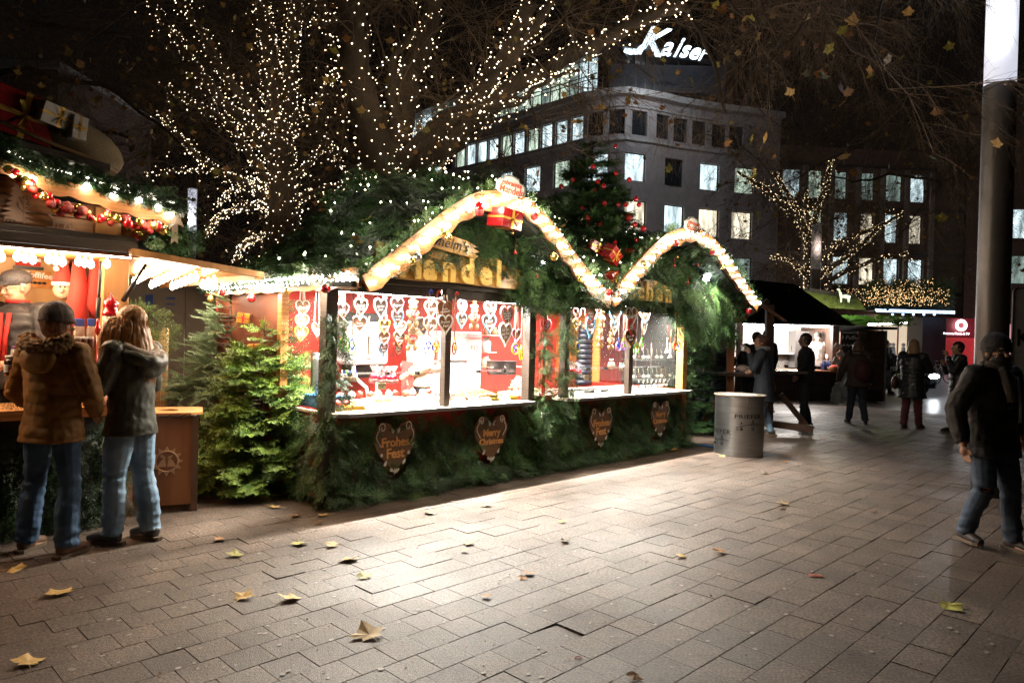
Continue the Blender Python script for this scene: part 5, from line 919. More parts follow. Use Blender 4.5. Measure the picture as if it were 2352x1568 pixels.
for a0_, a1_, b0_, b1_ in ((0, .05, 0, .05), (.45, .5, 0, .05), (0, .05, .4, .45), (.45, .5, .4, .45)): mb = MB(); pbox(mb, a0_, a1_, b0_, b1_, 0, z1); build('post', mb, M('weathered_post', (.14, .07, .035), .6, wood=2, stretch=(3, 3, .4)), BX)
for a0_, a1_, b0_, b1_ in ((.05, .45, .012, .03), (.05, .45, .42, .44), (.012, .03, .05, .4), (.47, .488, .05, .4)): mb = MB(); pbox(mb, a0_, a1_, b0_, b1_, .06, z1-.03); build('side_board', mb, m_boxw, BX)
mb = MB(); n = 20; cx, cy_, rr_ = .25, .22, .085; ring = [bx(cx+rr_*math.cos(2*math.pi*i/n), cy_+rr_*math.sin(2*math.pi*i/n), z1+.02) for i in range(n)]; outer = []
for i in range(n):
    a = 2*math.pi*i/n; k = min(.28/max(abs(math.cos(a)), 1e-6), .26/max(abs(math.sin(a)), 1e-6)); outer.append(bx(cx+k*math.cos(a), cy_+k*math.sin(a), z1+.02))
mb.add(ring+outer+[(x, y, z-.02) for x, y, z in ring+outer], [(i, n+i, n+(i+1) % n, (i+1) % n) for i in range(n)]+[(i, (i+1) % n, 2*n+(i+1) % n, 2*n+i) for i in range(n)]+[(n+i, 3*n+i, 3*n+(i+1) % n, n+(i+1) % n) for i in range(n)]); build('lid', mb, m_orange, BX)
mb = MB()
for i in range(9): mb.tube([bx(.02+.055*i, -.008, z1-.005), bx(.02+.055*(i+1), -.012, z1-.012-.01*(i % 2))], .006, 5)
build('bag_edge', mb, M('grey_plastic_film', (.4, .42, .5), .3), BX)
mb = MB(); B4 = Matrix.Translation(bx(.245, -.002, .44))@Matrix(((-dr[0], 0, -dn[0]*1, 0), (-dr[1], 0, -dn[1], 0), (0, 1, 0, 0), (0, 0, 0, 1)))
B4 = Matrix.Translation(bx(.245, .006, .44))@Matrix(((-dr[0], 0, dn[0], 0), (-dr[1], 0, dn[1], 0), (0, 1, 0, 0), (0, 0, 0, 1)))
for i in range(12):
    a = i*math.pi/6; c, s_ = math.cos(a), math.sin(a); mb.prism([(.095*math.cos(a-.2), .095*math.sin(a-.2)), (.13*c, .13*s_), (.095*math.cos(a+.2), .095*math.sin(a+.2))], B4, .006)
mb.tube([B4@Vector((.088*math.cos(a), .088*math.sin(a), 0)) for a in np.linspace(0, 2*math.pi, 25)], .007, 5)
for s_ in (-1, 1): mb.prism([(s_*.01+x, y) for x, y in ((-.035+s_*.03, -.045), (.035+s_*.03, -.045), (.02+s_*.02, -.0), (s_*.01, .03), (-.02+s_*.02, 0))], B4, .006)
for s_ in (-1, 1): mb.prism(drop(s_*.03, .04, .05, .02, s_*.6), B4, .006)
build('star_emblem', mb, M('pale_carving', (.6, .36, .19), .5), BX)

for px, py in ((75, 425), (237, 480), (350, 505)): u, z = vp(px, py, 5.8); lamp('kiosk_gable_glow', W(u, 5.8, z), 2.5, (1, .75, .45), .05)
# ================================================================ trees
m_bark = M('plane_bark', (.038, .027, .019), .85, col2=(.08, .058, .042), scale=2.2, bump=.8, bscale=14, stretch=(1, 1, .5)); m_twig = M('twig_bark', (.13, .09, .06), .8, tint=True); m_leafa = M('autumn_leaf', (.55, .32, .08), .6, col2=(.68, .46, .17), scale=5, rnd=.35); m_leafg = M('green_yellow_leaf', (.26, .27, .05), .55, col2=(.48, .42, .09), scale=5, rnd=.3)
m_leafb = M('brown_leaf', (.36, .18, .07), .65, rnd=.3, scale=6)
LM = []
for i in range(4):
    V, F = leafshape(i)
    for m_ in (m_leafa, m_leafg, m_leafb): LM.append(mesh_np('leaf', V, polys=F, mats=[m_], smooth=False))
LMt = [(np.array(leafshape(i)[0]), np.array([(0, 1+(j+1) % 35, 1+j) for j in range(35)])) for i in range(4)]
BV = np.array([(1, 0, 0), (-1, 0, 0), (0, 1, 0), (0, -1, 0), (0, 0, 1), (0, 0, -1)], float); BF = np.array([(4, 0, 2), (4, 2, 1), (4, 1, 3), (4, 3, 0), (5, 2, 0), (5, 1, 2), (5, 3, 1), (5, 0, 3)])
def bulbs(P, r, name, parent, mat, lab=None, **k):
    P = np.asarray(P, float); rr = np.asarray(r if hasattr(r, '__len__') else [r]*len(P)); off = np.array(parent.location if parent is not None else (0, 0, 0))
    V = (P[:, None, :]-off+BV[None]*rr[:, None, None]).reshape(-1, 3); F = (BF[None]+6*np.arange(len(P))[:, None, None]).reshape(-1, 3); me = mesh_np(name, V, tris=F, mats=[mat]); o = bpy.data.objects.new(name, me); sc.collection.objects.link(o)
    if parent is not None: o.parent = parent
    props(o, lab, k.get('cat'), None, 'stuff'); return o
def segs_mesh(name, SG, parent, mat):
    A = np.array([s[0] for s in SG]); B = np.array([s[1] for s in SG]); ra = np.array([s[2] for s in SG]); rb = np.array([s[3] for s in SG]); D = B-A; D /= np.linalg.norm(D, axis=1, keepdims=True)+1e-9
    X = np.cross(D, np.array([.3, .2, .93])); X /= np.linalg.norm(X, axis=1, keepdims=True)+1e-9; Y = np.cross(D, X); V = []
    for P_, r_ in ((A, ra), (B, rb)):
        for k in range(3): a = k*2.0944; V.append(P_+(X*math.cos(a)+Y*math.sin(a))*r_[:, None])
    V = np.stack(V, 1).reshape(-1, 3)-np.array(parent.location); n = len(SG); base = 6*np.arange(n)[:, None, None]
    Q = (np.array([(0, 1, 4, 3), (1, 2, 5, 4), (2, 0, 3, 5)])[None]+base).reshape(-1, 4); t = np.repeat(RS.uniform(.6, 1.3, n), 6); me = mesh_np(name, V, quads=Q, mats=[mat], tint=t); o = bpy.data.objects.new(name, me); sc.collection.objects.link(o); o.parent = parent; o['kind'] = 'stuff'; return o
def grow(p, d, L, r, lev, SG, ends, droop=.25, kids=(3, 6), wild=.55):
    n = 4 if lev > 0 else 3; p = np.array(p, float); d = np.array(d, float); d /= np.linalg.norm(d)
    for i in range(n):
        q = d+RS.normal(0, .22, 3)+np.array([0, 0, -droop*.35*(1 if lev < 2 else .3)]); d = q/np.linalg.norm(q); e = p+d*L/n; r2 = r*(1-.55/n); SG.append((p, e, r, r2)); r = r2
        if lev > 0:
            for _ in range(RS.randint(*kids) if i > 0 else 1):
                k = d+RS.normal(0, wild, 3); grow(e, k, L*RS.uniform(.38, .7), r*.6, lev-1, SG, ends, droop, kids, wild)
        p = e
    ends.append((p, d))
def limb3(pts, Ys):
    return [np.array(yp(x, y, Y)) for (x, y), Y in zip(pts, np.interp(range(len(pts)), np.linspace(0, len(pts)-1, len(Ys)), Ys))]
def resamp(P, n):
    P = np.array(P); d = np.concatenate(([0], np.cumsum(np.linalg.norm(np.diff(P, axis=0), axis=1)))); s = np.linspace(0, d[-1], n); return np.stack([np.interp(s, d, P[:, k]) for k in range(3)], 1), d[-1]
def tree(lab, limbs, base, mat_b, bd, bulb_r, lev=2, twl=1.4, ntw=3, nleaf=60, leafs=.15, droop=.25, stuffleaf=200, lamps=(), bulbn=1., tr=.012, hub=None):
    t = thing('plane_tree', lab, 'tree', base, site=False, group='bare plane trees round the market'); mb = MB(); SG = []; ends = []; BP = []; loc = np.array(base)
    for pts, Ys, r0, r1, lit in limbs:
        P = limb3(pts, Ys) if Ys is not None else [np.array(p) for p in pts]
        if Ys is not None and hub is not None: P = [np.array(hub), (np.array(hub)+P[0])/2+np.array([0, 0, .5])]+P
        Q, L = resamp(P, max(6, int(len(P)*4))); n = len(Q); w_ = RS.normal(0, .012*L/6+.01, (n, 3)); w_[0] = 0; Q = Q+w_; rad = np.linspace(r0, r1, n)
        mb.tube([q-loc for q in Q], list(rad*(1+RS.normal(0, .04, n))), 9 if r0 > .08 else 6)
        nb = int(L*lit*bulbn*1.45)
        for i in range(nb):       # strings wound round the limb
            s = i/nb*(n-1); k = int(s); f = s-k; c = Q[k]*(1-f)+Q[min(k+1, n-1)]*f; d = Q[min(k+1, n-1)]-Q[max(k-1, 0)]; d /= np.linalg.norm(d); a = np.cross(d, (.2, .9, .1)); a /= np.linalg.norm(a); b = np.cross(d, a); th = i*.9+RS.normal(0, .5); rr = rad[k]*1.05+.02+abs(RS.normal(0, .012)); rr += (RS.rand() < .2)*abs(RS.normal(0, .16)); BP.append(c+(a*math.cos(th)+b*math.sin(th))*rr+d*RS.normal(0, .04))
        for i in range(int(ntw*L)):
            k = RS.randint(max(1, n//6), n); d = Q[min(k, n-1)]-Q[k-1]; d /= np.linalg.norm(d)+1e-9; q = d*.4+RS.normal(0, .7, 3); grow(Q[min(k, n-1)], q, twl*RS.uniform(.6, 1.2), tr, lev, SG, ends, droop)
    build('trunk', mb, m_bark, t)
    if SG: segs_mesh('twigs', SG, t, m_twig)
    if BP: segs_mesh('string_cable', [(a, b, .003, .003) for a, b in zip(BP, BP[1:]) if np.linalg.norm(b-a) < .35], t, M('cable', (.02, .02, .02), .5, tint=True))
    if BP: bulbs(BP, bulb_r*RS.choice([.45, .6, .75, .9, 1.1], len(BP)), 'fairy_lights', t, mat_b)
    RS.shuffle(ends); cand = [e for e in ends if 0 < e[0][1]]; name_c = droop > .5
    for p, d in [c for c in cand if not (name_c and abs(c[0][0]-5.2) < .9 and c[0][1] < 8)][:nleaf]: link('leaf', LM[RS.randint(len(LM))], t, loc=tuple(p-loc+np.array([0, 0, -leafs*.3])), rot=(RS.uniform(1.0, 2.4), RS.uniform(-.6, .6), RS.uniform(0, 6.3)), scale=(leafs*RS.uniform(.7, 1.2),)*3)
    T_ = []
    for p, d in cand[nleaf:nleaf+stuffleaf]: E = Euler((RS.uniform(1.0, 2.4), RS.uniform(-.6, .6), RS.uniform(0, 6.3))).to_matrix(); m = np.eye(4); m[:3, :3] = np.array(E)*leafs*RS.uniform(.5, 1.); m[:3, 3] = p-loc; T_.append((RS.randint(4), m, np.array([(1, 1, 1), (.7, .9, .7), (.8, .6, .5)][RS.randint(3)])*RS.uniform(.7, 1.2)))
    if T_:
        V, F, C = instance_bake(LMt, T_); o = link('small_leaves', mesh_np('small_leaves', V, tris=F, mats=[M('autumn_leaf_far', (.34, .19, .05), .6, tint=True)], tint=C), t, kind='stuff')
    for p, e in lamps: q = yp(*p); lamp('fairy_string_glow', q, e*.12, (1, .78, .5), .4)
    return t
DL = 26
LA = [([(650, 640), (652, 520), (650, 400), (642, 300)], (15, 15), .36, .26, 55), ([(642, 300), (632, 230), (618, 121), (604, 20), (595, -60)], (15, 14.2), .22, .12, 75), ([(650, 330), (660, 262), (668, 121), (683, 0), (690, -60)], (15, 14.8), .17, .1, 75),
      ([(635, 380), (600, 330), (564, 282), (483, 201), (443, 149), (403, 80), (342, 0)], (15, 12.6), .12, .05, 42), ([(630, 420), (604, 403), (564, 342), (524, 282), (443, 238), (380, 192)], (15, 13.4), .10, .04, 42), ([(628, 470), (584, 435), (503, 395), (443, 350), (403, 302), (362, 255)], (15, 13.6), .09, .03, 50),
      ([(640, 330), (590, 260), (524, 181), (483, 113), (455, 60), (403, -10)], (15, 12.8), .12, .06, 40), ([(655, 330), (690, 260), (735, 225), (760, 180), (790, 150)], (15, 14.3), .1, .04, 45), ([(660, 420), (700, 385), (735, 345), (765, 340), (790, 390)], (15, 14), .08, .03, 40), ([(650, 500), (600, 470), (540, 480), (500, 500), (470, 540)], (15.2, 16), .07, .03, 60), ([(655, 480), (720, 440), (790, 425), (860, 395)], (15, 14), .07, .03, 30),
      ([(645, 560), (600, 540), (560, 560), (540, 600)], (15.3, 16), .06, .03, 90), ([(640, 450), (580, 410), (540, 430), (500, 470)], (15.3, 16.5), .06, .03, 60), ([(500, 395), (430, 390), (330, 400)], (13.8, 14.5), .03, .02, 22)]
tree('tall bare plane tree at left with trunk and limbs wound in warm fairy lights', LA, (-4.85, 15, 0), m_bulbfx, None, .0135, lev=2, twl=1.7, ntw=2.0, nleaf=120, leafs=.17, stuffleaf=500, lamps=(((560, 200, 13.6), 22), ((640, 160, 13.8), 30), ((620, 420, 13.9), 30)))
LB = [([(905, 640), (900, 520), (890, 400), (876, 342)], (10.6, 10.5), .40, .33, 26), ([(880, 400), (862, 330), (832, 230), (815, 161), (808, 60), (800, -60)], (10.5, 9.8), .27, .17, 34), ([(905, 360), (925, 280), (935, 180), (985, 70), (1010, -50)], (10.5, 10), .2, .1, 40),
      ([(910, 400), (957, 342), (1078, 242), (1130, 170), (1180, 100), (1220, 0)], (10.5, 9.3), .2, .09, 48), ([(930, 400), (1040, 330), (1111, 260), (1192, 190), (1333, 118), (1433, 72), (1514, 28), (1590, 10)], (10.5, 8.6), .17, .06, 44), ([(1078, 242), (1160, 150), (1232, 60), (1280, -20)], (9.9, 9), .1, .05, 45),
      ([(870, 380), (800, 340), (740, 290), (700, 240)], (10.5, 11), .1, .04, 22), ([(850, 300), (800, 262), (740, 265), (700, 310)], (10.3, 11), .06, .03, 10), ([(935, 330), (900, 220), (905, 130), (960, 60)], (10.3, 9.8), .09, .04, 22), ([(1111, 260), (1190, 235), (1260, 180), (1330, 160)], (9.7, 9), .05, .02, 36), ([(820, 200), (770, 130), (745, 60), (730, -20)], (10, 10.5), .08, .04, 22)]
tree('large plane tree behind the almond stall with lit limbs spreading right', LB, (-1.77, 10.6, 0), m_bulbfx, None, .0125, lev=2, twl=1.5, ntw=2.4, nleaf=140, leafs=.14, stuffleaf=350, lamps=(((880, 220, 9.6), 26), ((1080, 200, 9.0), 26), ((1300, 110, 8.4), 16), ((930, 330, 9.4), 16)))
LD = [([(1868, 760), (1866, 690), (1862, 600), (1862, 540)], (30, 30), .32, .22, 40), ([(1862, 560), (1835, 500), (1790, 460), (1745, 425), (1692, 395)], (30, 28.5), .16, .05, 30), ([(1862, 540), (1825, 470), (1800, 430), (1778, 395)], (30, 29), .15, .06, 34), ([(1864, 540), (1880, 470), (1898, 420), (1910, 360)], (30, 29.5), .14, .05, 34), ([(1870, 610), (1920, 560), (1980, 535), (2030, 515), (2075, 490)], (30, 28.5), .13, .05, 30),
      ([(1870, 640), (1930, 600), (1980, 560), (2020, 520)], (30, 29), .14, .06, 36), ([(1872, 660), (1950, 620), (2030, 590), (2100, 580)], (30, 28), .13, .04, 16), ([(1858, 640), (1820, 600), (1770, 590)], (30, 30), .08, .03, 30), ([(1866, 520), (1850, 480), (1853, 440)], (30, 29.5), .1, .04, 34)]
tree('distant plane tree spangled with warm lights before the office wing', LD, (12.6, 30, 0), M('far_bulb_glow', (1, .8, .5), .3, emit=3.2, ecol=(1, .75, .42), nosamp=True), None, .019, lev=2, twl=2.4, ntw=1.6, nleaf=20, leafs=.2, stuffleaf=500, tr=.022, lamps=(((1870, 560, 28.4), 40),))
# overhanging tree at the right, trunk outside the view
LC = [([(6.9, 1.2, -.05), (6.8, 1.3, 3), (6.5, 1.9, 5.5), (5.6, 4.5, 8), (4.5, 7.5, 9)], None, .33, .12, 0), ([(6.5, 1.9, 5.5), (7.5, 5, 7.5), (8, 8.5, 8.4)], None, .2, .08, 0),
      ([(1540, -60), (1582, 32), (1615, 93), (1655, 181), (1667, 262)], (9.3, 8.8), .06, .02, 0), ([(1700, -120), (1745, 0), (1790, 100), (1800, 200)], (8, 7.4), .03, .012, 0), ([(1860, -100), (1880, 30), (1960, 110), (2060, 165)], (7.5, 7), .03, .012, 0), ([(2050, -100), (2030, 20), (2010, 110), (2040, 200)], (7.2, 6.8), .028, .01, 0), ([(1640, -60), (1720, 60), (1830, 90)], (8.5, 7.8), .03, .012, 0), ([(1900, -40), (1840, 60), (1770, 130), (1760, 260)], (7.6, 7.3), .02, .008, 0)]
tree('overhanging plane branches with ochre leaves at upper right', LC, (6.9, 1.2, 0), m_bulbfx, None, .01, lev=2, twl=1.15, ntw=2.6, nleaf=230, leafs=.155, stuffleaf=60, droop=.6, tr=.007, hub=(4.5, 7.5, 9))
LE = [([(-150, 200), (60, 160), (250, 200), (420, 330)], (12, 12.5), .08, .03, 0), ([(-100, -60), (80, 60), (300, 80)], (11, 12.5), .09, .03, 0), ([(-120, 420), (150, 300), (300, 310)], (14, 14), .06, .03, 0), ([(-12.5, 12, 0), (-12.3, 12, 4), (-11.5, 12, 6.6)], None, .3, .15, 0)]
tree('dark leafy plane branches above the sweets kiosk', LE, (-12.5, 12, 0), m_bulbfx, None, .01, lev=3, twl=2.0, ntw=1.2, nleaf=120, leafs=.15, stuffleaf=350, droop=.4, hub=(-11.5, 12, 6.6))
LF = [([(1300, -60), (1350, 30), (1420, 120), (1500, 180)], (13, 12.5), .028, .01, 0), ([(1800, 420), (1700, 330), (1600, 300)], (16, 15), .028, .01, 0), ([(2000, 300), (1900, 330), (1800, 300), (1740, 240)], (15, 15), .028, .01, 0), ([(2180, 420), (2060, 400), (1960, 420), (1900, 400)], (18, 17), .06, .02, 0), ([(12.6, 16, 0), (12.5, 16, 4), (11.5, 16, 7)], None, .25, .12, 0), ([(2050, 560), (2100, 500), (2170, 480)], (18, 18), .028, .01, 0)]
tree('thin unlit branches crossing the office facade', LF, (12.6, 16, 0), m_bulbfx, None, .01, lev=3, twl=2.2, ntw=1.0, nleaf=40, leafs=.16, stuffleaf=350, droop=.4, tr=.010, hub=(11.5, 16, 7))
# roof fairy lights and leaves on the fir roof
P = []; 
for _ in range(250):
    (u, v, z), nrm, d = roofpt(); 
    if v < 7.2: P.append(np.array(W(u, v, z+.07)))
bulbs(P, .012*RS.uniform(.8, 1.4, len(P)), 'roof_fairy_lights', ST, M('roof_bulb_glow', (1, .95, .7), .3, emit=14, ecol=(1, .93, .66))) if False else None
Pl = [tuple(np.array(SA and (Matrix.Rotation(-SA, 4, 'Z')@(Vector(p)-Vector(ST.location))))) for p in P]
V = (np.array(Pl)[:, None, :]+BV[None]*(.012*RS.uniform(.8, 1.4, len(P)))[:, None, None]).reshape(-1, 3); F = (BF[None]+6*np.arange(len(P))[:, None, None]).reshape(-1, 3)
link('roof_fairy_lights', mesh_np('roof_fairy_lights', V, tris=F, mats=[M('roof_bulb_glow', (1, .95, .7), .3, emit=16, ecol=(1, .93, .66))]), ST, kind='stuff')
P = []
for _ in range(150):
    i = RS.randint(0, 60); v = 5.9+abs(RS.normal(0, .2)); P.append((U_[i]-KI_O[0], v-KI_O[1], Z_[i]+.13+(v-5.95)*.3-KI_O[2]) if False else tuple(np.array((smooth(KB, 60)[0][i], v, smooth(KB, 60)[1][i]+.12+(v-5.95)*.3))-np.array(ORG[KI.name])))
V = (np.array(P)[:, None, :]+BV[None]*.008).reshape(-1, 3); F = (BF[None]+6*np.arange(len(P))[:, None, None]).reshape(-1, 3); link('roof_fairy_lights', mesh_np('roof_fairy_lights', V, tris=F, mats=[m_bulbcool]), KI, kind='stuff')
for i in range(75):
    (u, v, z), nrm, d = roofpt(); k = RS.randint(len(LM)); lab = '%s leaf caught in the roof fir, %s, %s' % (('ochre', 'green yellow', 'brown')[k % 3], 'over the side canopy' if u < 4.2 else 'left of the larger gable' if u < 5 else 'above the larger gable' if u < 6.6 else 'in the valley' if u < 7.8 else 'behind the smaller gable', 'low down' if z < 2.7 else 'halfway up' if z < 3.2 else 'near the top')
    link('fallen_leaf', LM[k], loc=W(u, min(v, 7.2), roofz(u, min(v, 7.2))+.07), rot=(RS.uniform(-.9, .3), RS.uniform(-.5, .5), RS.uniform(0, 6.3)), scale=(RS.uniform(.1, .16),)*3, label=lab, cat='leaf', group='leaves caught on the fir roof')
# ================================================================ conifers
def conifer(lab, px, py, Y, h_, tipw, basew, mat, protos, n, cols, z0=0., dens=1., drop_=.25, lay=11, name='fir_tree', top=True, ssc=1.):
    q = yp(px, py, Y); base = (q[0], q[1], z0); t = thing(name, lab, 'tree', base, site=False); mb = MB(); mb.tube([(0, 0, 0), (.01, 0, h_*.6), (0, .01, h_)], [.035*h_/1.8, .02, .005], 7); T = []
    for L_ in range(lay):
        nb = 9 if L_ < .7*lay else 6
        for b in range(nb):
            f = (L_+RS.uniform(0, 1))/lay; z = h_*(.03+.93*f); R_ = basew*(1-f)**.8+tipw
            a = b*2*math.pi/nb+L_*1.7+RS.normal(0, .15); r_ = R_*RS.uniform(.75, 1.12); up = .35*f-.12; d = np.array([math.cos(a), math.sin(a), up]); p0 = np.array([0, 0, z]); pts = [p0+d*r_*s+np.array([0, 0, -drop_*r_*s*s]) for s in (0, .35, .7, 1.)]; mb.tube(pts, [.009, .007, .005, .002], 4)
            k = max(3, int(n*r_/basew*dens))
            for i in range(k):
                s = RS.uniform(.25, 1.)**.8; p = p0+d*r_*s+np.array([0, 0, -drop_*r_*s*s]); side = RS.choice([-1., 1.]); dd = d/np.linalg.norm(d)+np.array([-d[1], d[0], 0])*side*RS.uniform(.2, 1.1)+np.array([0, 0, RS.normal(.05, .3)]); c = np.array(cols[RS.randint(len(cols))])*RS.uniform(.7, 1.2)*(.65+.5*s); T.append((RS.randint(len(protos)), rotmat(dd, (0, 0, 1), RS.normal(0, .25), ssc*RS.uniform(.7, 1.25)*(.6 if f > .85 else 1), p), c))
            T.append((RS.randint(len(protos)), rotmat(d, (0, 0, 1), 0, ssc, pts[-1]), np.array(cols[0])*1.1))
    if top:
        for i in range(4): T.append((0, rotmat((RS.normal(0, .3), RS.normal(0, .3), 1), (1, 0, 0), 0, .8*ssc, (0, 0, h_*.93)), np.array(cols[0])))
    build('trunk', mb, M('conifer_bark', (.08, .05, .035), .9, bump=.6), t); V, F, C = instance_bake(protos, T); link('needles', mesh_np('needles', V, tris=F, mats=[mat], tint=C), t, kind='stuff'); return t
conifer('grey green spruce standing left of the bright fir', 520, 1090, 8.0, 2.02, .06, .80, m_blue, BRU, 34, [(1.2, 1.25, 1.1), (1.45, 1.45, 1.25), (.9, 1, .85)], lay=15, name='spruce_tree', drop_=.15, ssc=1.35)
conifer('fir lit bright yellow green in front of the stall side wall', 598, 1112, 7.15, 1.66, .05, .66, m_fir, FSP, 26, [(2.7, 2.2, 1.), (3.3, 2.6, 1.2), (1.7, 1.65, .9)], lay=13, drop_=.12, ssc=1.3)  # needle tints raised to carry yellow green light in the colour
conifer('dark dense fir filling the corner behind the bright fir', 625, 1095, 8.0, 2.0, .05, .35, m_fir, SPR, 9, [(.8, .9, .7), (1.1, 1.1, .8)], lay=11, ssc=1.3)
u, z = vp(1375, 640, 6.2); q = W(u, 6.2, 0)
XT = conifer('dark fir with red baubles standing on the stall roof between gables', 1352, 640, W(7.75, 6.15, 0).y, 1.82, .06, .70, m_fir, FSP, 58, [(.8, .95, .8), (1.1, 1.2, 1.), (.6, .7, .6)], z0=2.5, lay=12, drop_=.1, ssc=1.15)
for x, y, r, lab in ((1362, 383, 1, 'at the tip'), (1373, 417, 1, 'second from the tip'), (1415, 398, .9, 'right near the tip'), (1414, 335, .8, 'highest right'), (1445, 413, 1, 'far right high up'), (1316, 413, .9, 'left near the tip'), (1289, 428, 1, 'far left'), (1386, 427, 1, 'upper middle'), (1364, 438, 1, 'upper middle left'), (1388, 467, 1.05, 'middle left'), (1437, 470, 1, 'right of the middle'), (1337, 477, .8, 'lower left shadow'), (1420, 470, .8, 'in the shadowed middle'),
      (1461, 457, 1, 'at the right edge'), (1468, 470, 1, 'lowest right edge'), (1351, 501, 1.3, 'large one at lower left'), (1445, 500, 1.35, 'large glittery one at lower right'), (1380, 517, 1.25, 'large one low in the middle'), (1414, 522, 1.05, 'hanging on a red cord'), (1458, 516, 1.1, 'glossy one low right'), (1478, 525, 1.2, 'lowest at the right'), (1413, 556, .75, 'small one on the long cord'), (1462, 552, .8, 'dark one near the valley')):
    p = np.array(yp(x, y, XT.location.y-.45)); uv_ = S(p[0], p[1]); baub((uv_[0], uv_[1], p[2]), .034*r, m_bdark if 'glittery' in lab or 'shadow' in lab else m_bred, 'red bauble on the roof fir, '+lab, 'red baubles on the roof fir')  # shadowed baubles take the darker red, shade put into their colour
for x, y, lab in ((1392, 523, 'left'), (1421, 527, 'middle'), (1450, 520, 'right')): p = np.array(yp(x, y, XT.location.y-.5)); uv_ = S(p[0], p[1]); baub((uv_[0], uv_[1], p[2]), .026, m_bsil, 'small silver bauble low on the roof fir, '+lab+' of three', 'silver baubles on the roof fir')
# fir branches before the slatted door
T = []
for i in range(24): p = np.array(yp(RS.uniform(300, 375), RS.uniform(680, 770)+RS.uniform(0, 60), 7.0)); T.append((RS.randint(0, 5), rotmat((RS.choice([-1., 1.]), 0, RS.uniform(-.6, .9)), (0, -1, .4), 0, RS.uniform(.6, 1.1), p-np.array(yp(340, 740, 7.0))), np.array([.8, .9, .6])*RS.uniform(.6, 1.2)))
V, F, C = instance_bake(SPR, T); link('fir_bough', mesh_np('fir_bough', V, tris=F, mats=[m_fir], tint=C), loc=yp(340, 740, 7.0), label='fir boughs fixed before the pale slatted door', cat='fir boughs', kind='stuff')
# ================================================================ wall and door behind the conifers
a = gs(285, 1010); q0 = np.array(yp(250, 800, 9.6)); q1 = np.array(yp(760, 800, 9.9)); m_cont = M('taupe_panel', (.27, .21, .17), .6, var=.05)
t = thing('container_wall', 'taupe container wall behind the spruce trees', 'wall', (q0[0], q0[1], 0), site=False); d = (q1-q0); L = math.hypot(d[0], d[1]); t.rotation_euler = (0, 0, math.atan2(d[1], d[0]))
for i in range(6): mb = MB(); mb.box((L*i/6+.004, 0, 0), (L*(i+1)/6-.004, .05, 2.45)); build('wall_panel', mb, m_cont, t, bevel=.006)
def wl(px): return (yp(px, 800, 9.7)[0]-q0[0])/math.cos(t.rotation_euler.z)
for px, w_, z_, h_, m_, nm in ((345, .10, 1.95, .14, M('blue_sign_print', (.04, .08, .3), .5), 'blue_sign'), (375, .16, 2.15, .12, M('vent_grey', (.2, .2, .2), .5), 'vent_grille'), (392, .12, 1.98, .03, MATS['blue_sign_print'], 'text_line'), (392, .12, 1.9, .02, MATS['blue_sign_print'], 'text_line')): mb = MB(); mb.box((wl(px)-w_/2, -.012, z_-h_/2), (wl(px)+w_/2, -.002, z_+h_/2)); build(nm, mb, m_, t)
q2 = np.array(yp(330, 800, 7.9)); t = thing('slatted_door', 'pale slatted wooden shutter beside the kiosk', 'shutter', (q2[0], q2[1], 0), site=False); m_pale = M('pale_slats', (.42, .30, .16), .5, col2=(.55, .4, .22), wood=1.5, stretch=(.4, 1, 4))
for i in range(10): mb = MB(); mb.box((-.42, 0, .5+i*.105), (.2, .03, .598+i*.105)); build('slat', mb, m_pale, t, bevel=.004)
mb = MB(); mb.box((.205, -.01, .3), (.26, .04, 1.58)); build('frame', mb, m_pale, t, bevel=.004)
# ================================================================ office building
m_plaster = M('grey_plaster', (.30, .26, .25), .8, var=.12, scale=1.5); m_brick = M('dark_brick', (.13, .075, .055), .8, var=.25, scale=6); m_frame = M('dark_window_frame', (.03, .03, .035), .4); m_unlit = M('dark_pane', (.02, .022, .025), .1, spec=.8); m_stone = M('cornice_stone', (.36, .33, .31), .7)
m_lit = [M('lit_pane_cool', (.5, .6, .6), .3, emit=.8, ecol=(.75, .95, 1)), M('lit_pane_green', (.5, .6, .5), .3, emit=.5, ecol=(.8, 1, .8)), M('lit_pane_warm', (.6, .55, .4), .3, emit=.8, ecol=(1, .88, .66)), M('lit_pane_dim', (.3, .4, .38), .3, emit=.2, ecol=(.75, 1, .9))]
def litmat(m):                    # ceiling lights and blinds seen through the pane
    nt = m.node_tree; N = nt.nodes; L = nt.links; b = N['Principled BSDF']; tc = N.new('ShaderNodeTexCoord'); n = N.new('ShaderNodeTexNoise'); n.inputs['Scale'].default_value = .9; mp = N.new('ShaderNodeMapping'); mp.inputs['Scale'].default_value = (2.5, 2.5, .6); L.new(tc.outputs['Object'], mp.inputs[0]); L.new(mp.outputs[0], n.inputs[0]); r = N.new('ShaderNodeMapRange'); r.inputs[1].default_value = .35; r.inputs[2].default_value = .62; s = b.inputs['Emission Strength'].default_value; r.inputs[3].default_value = s*.35; r.inputs[4].default_value = s*1.3; L.new(n.outputs['Fac'], r.inputs[0]); L.new(r.outputs[0], b.inputs['Emission Strength'])
for m_ in m_lit: litmat(m_)
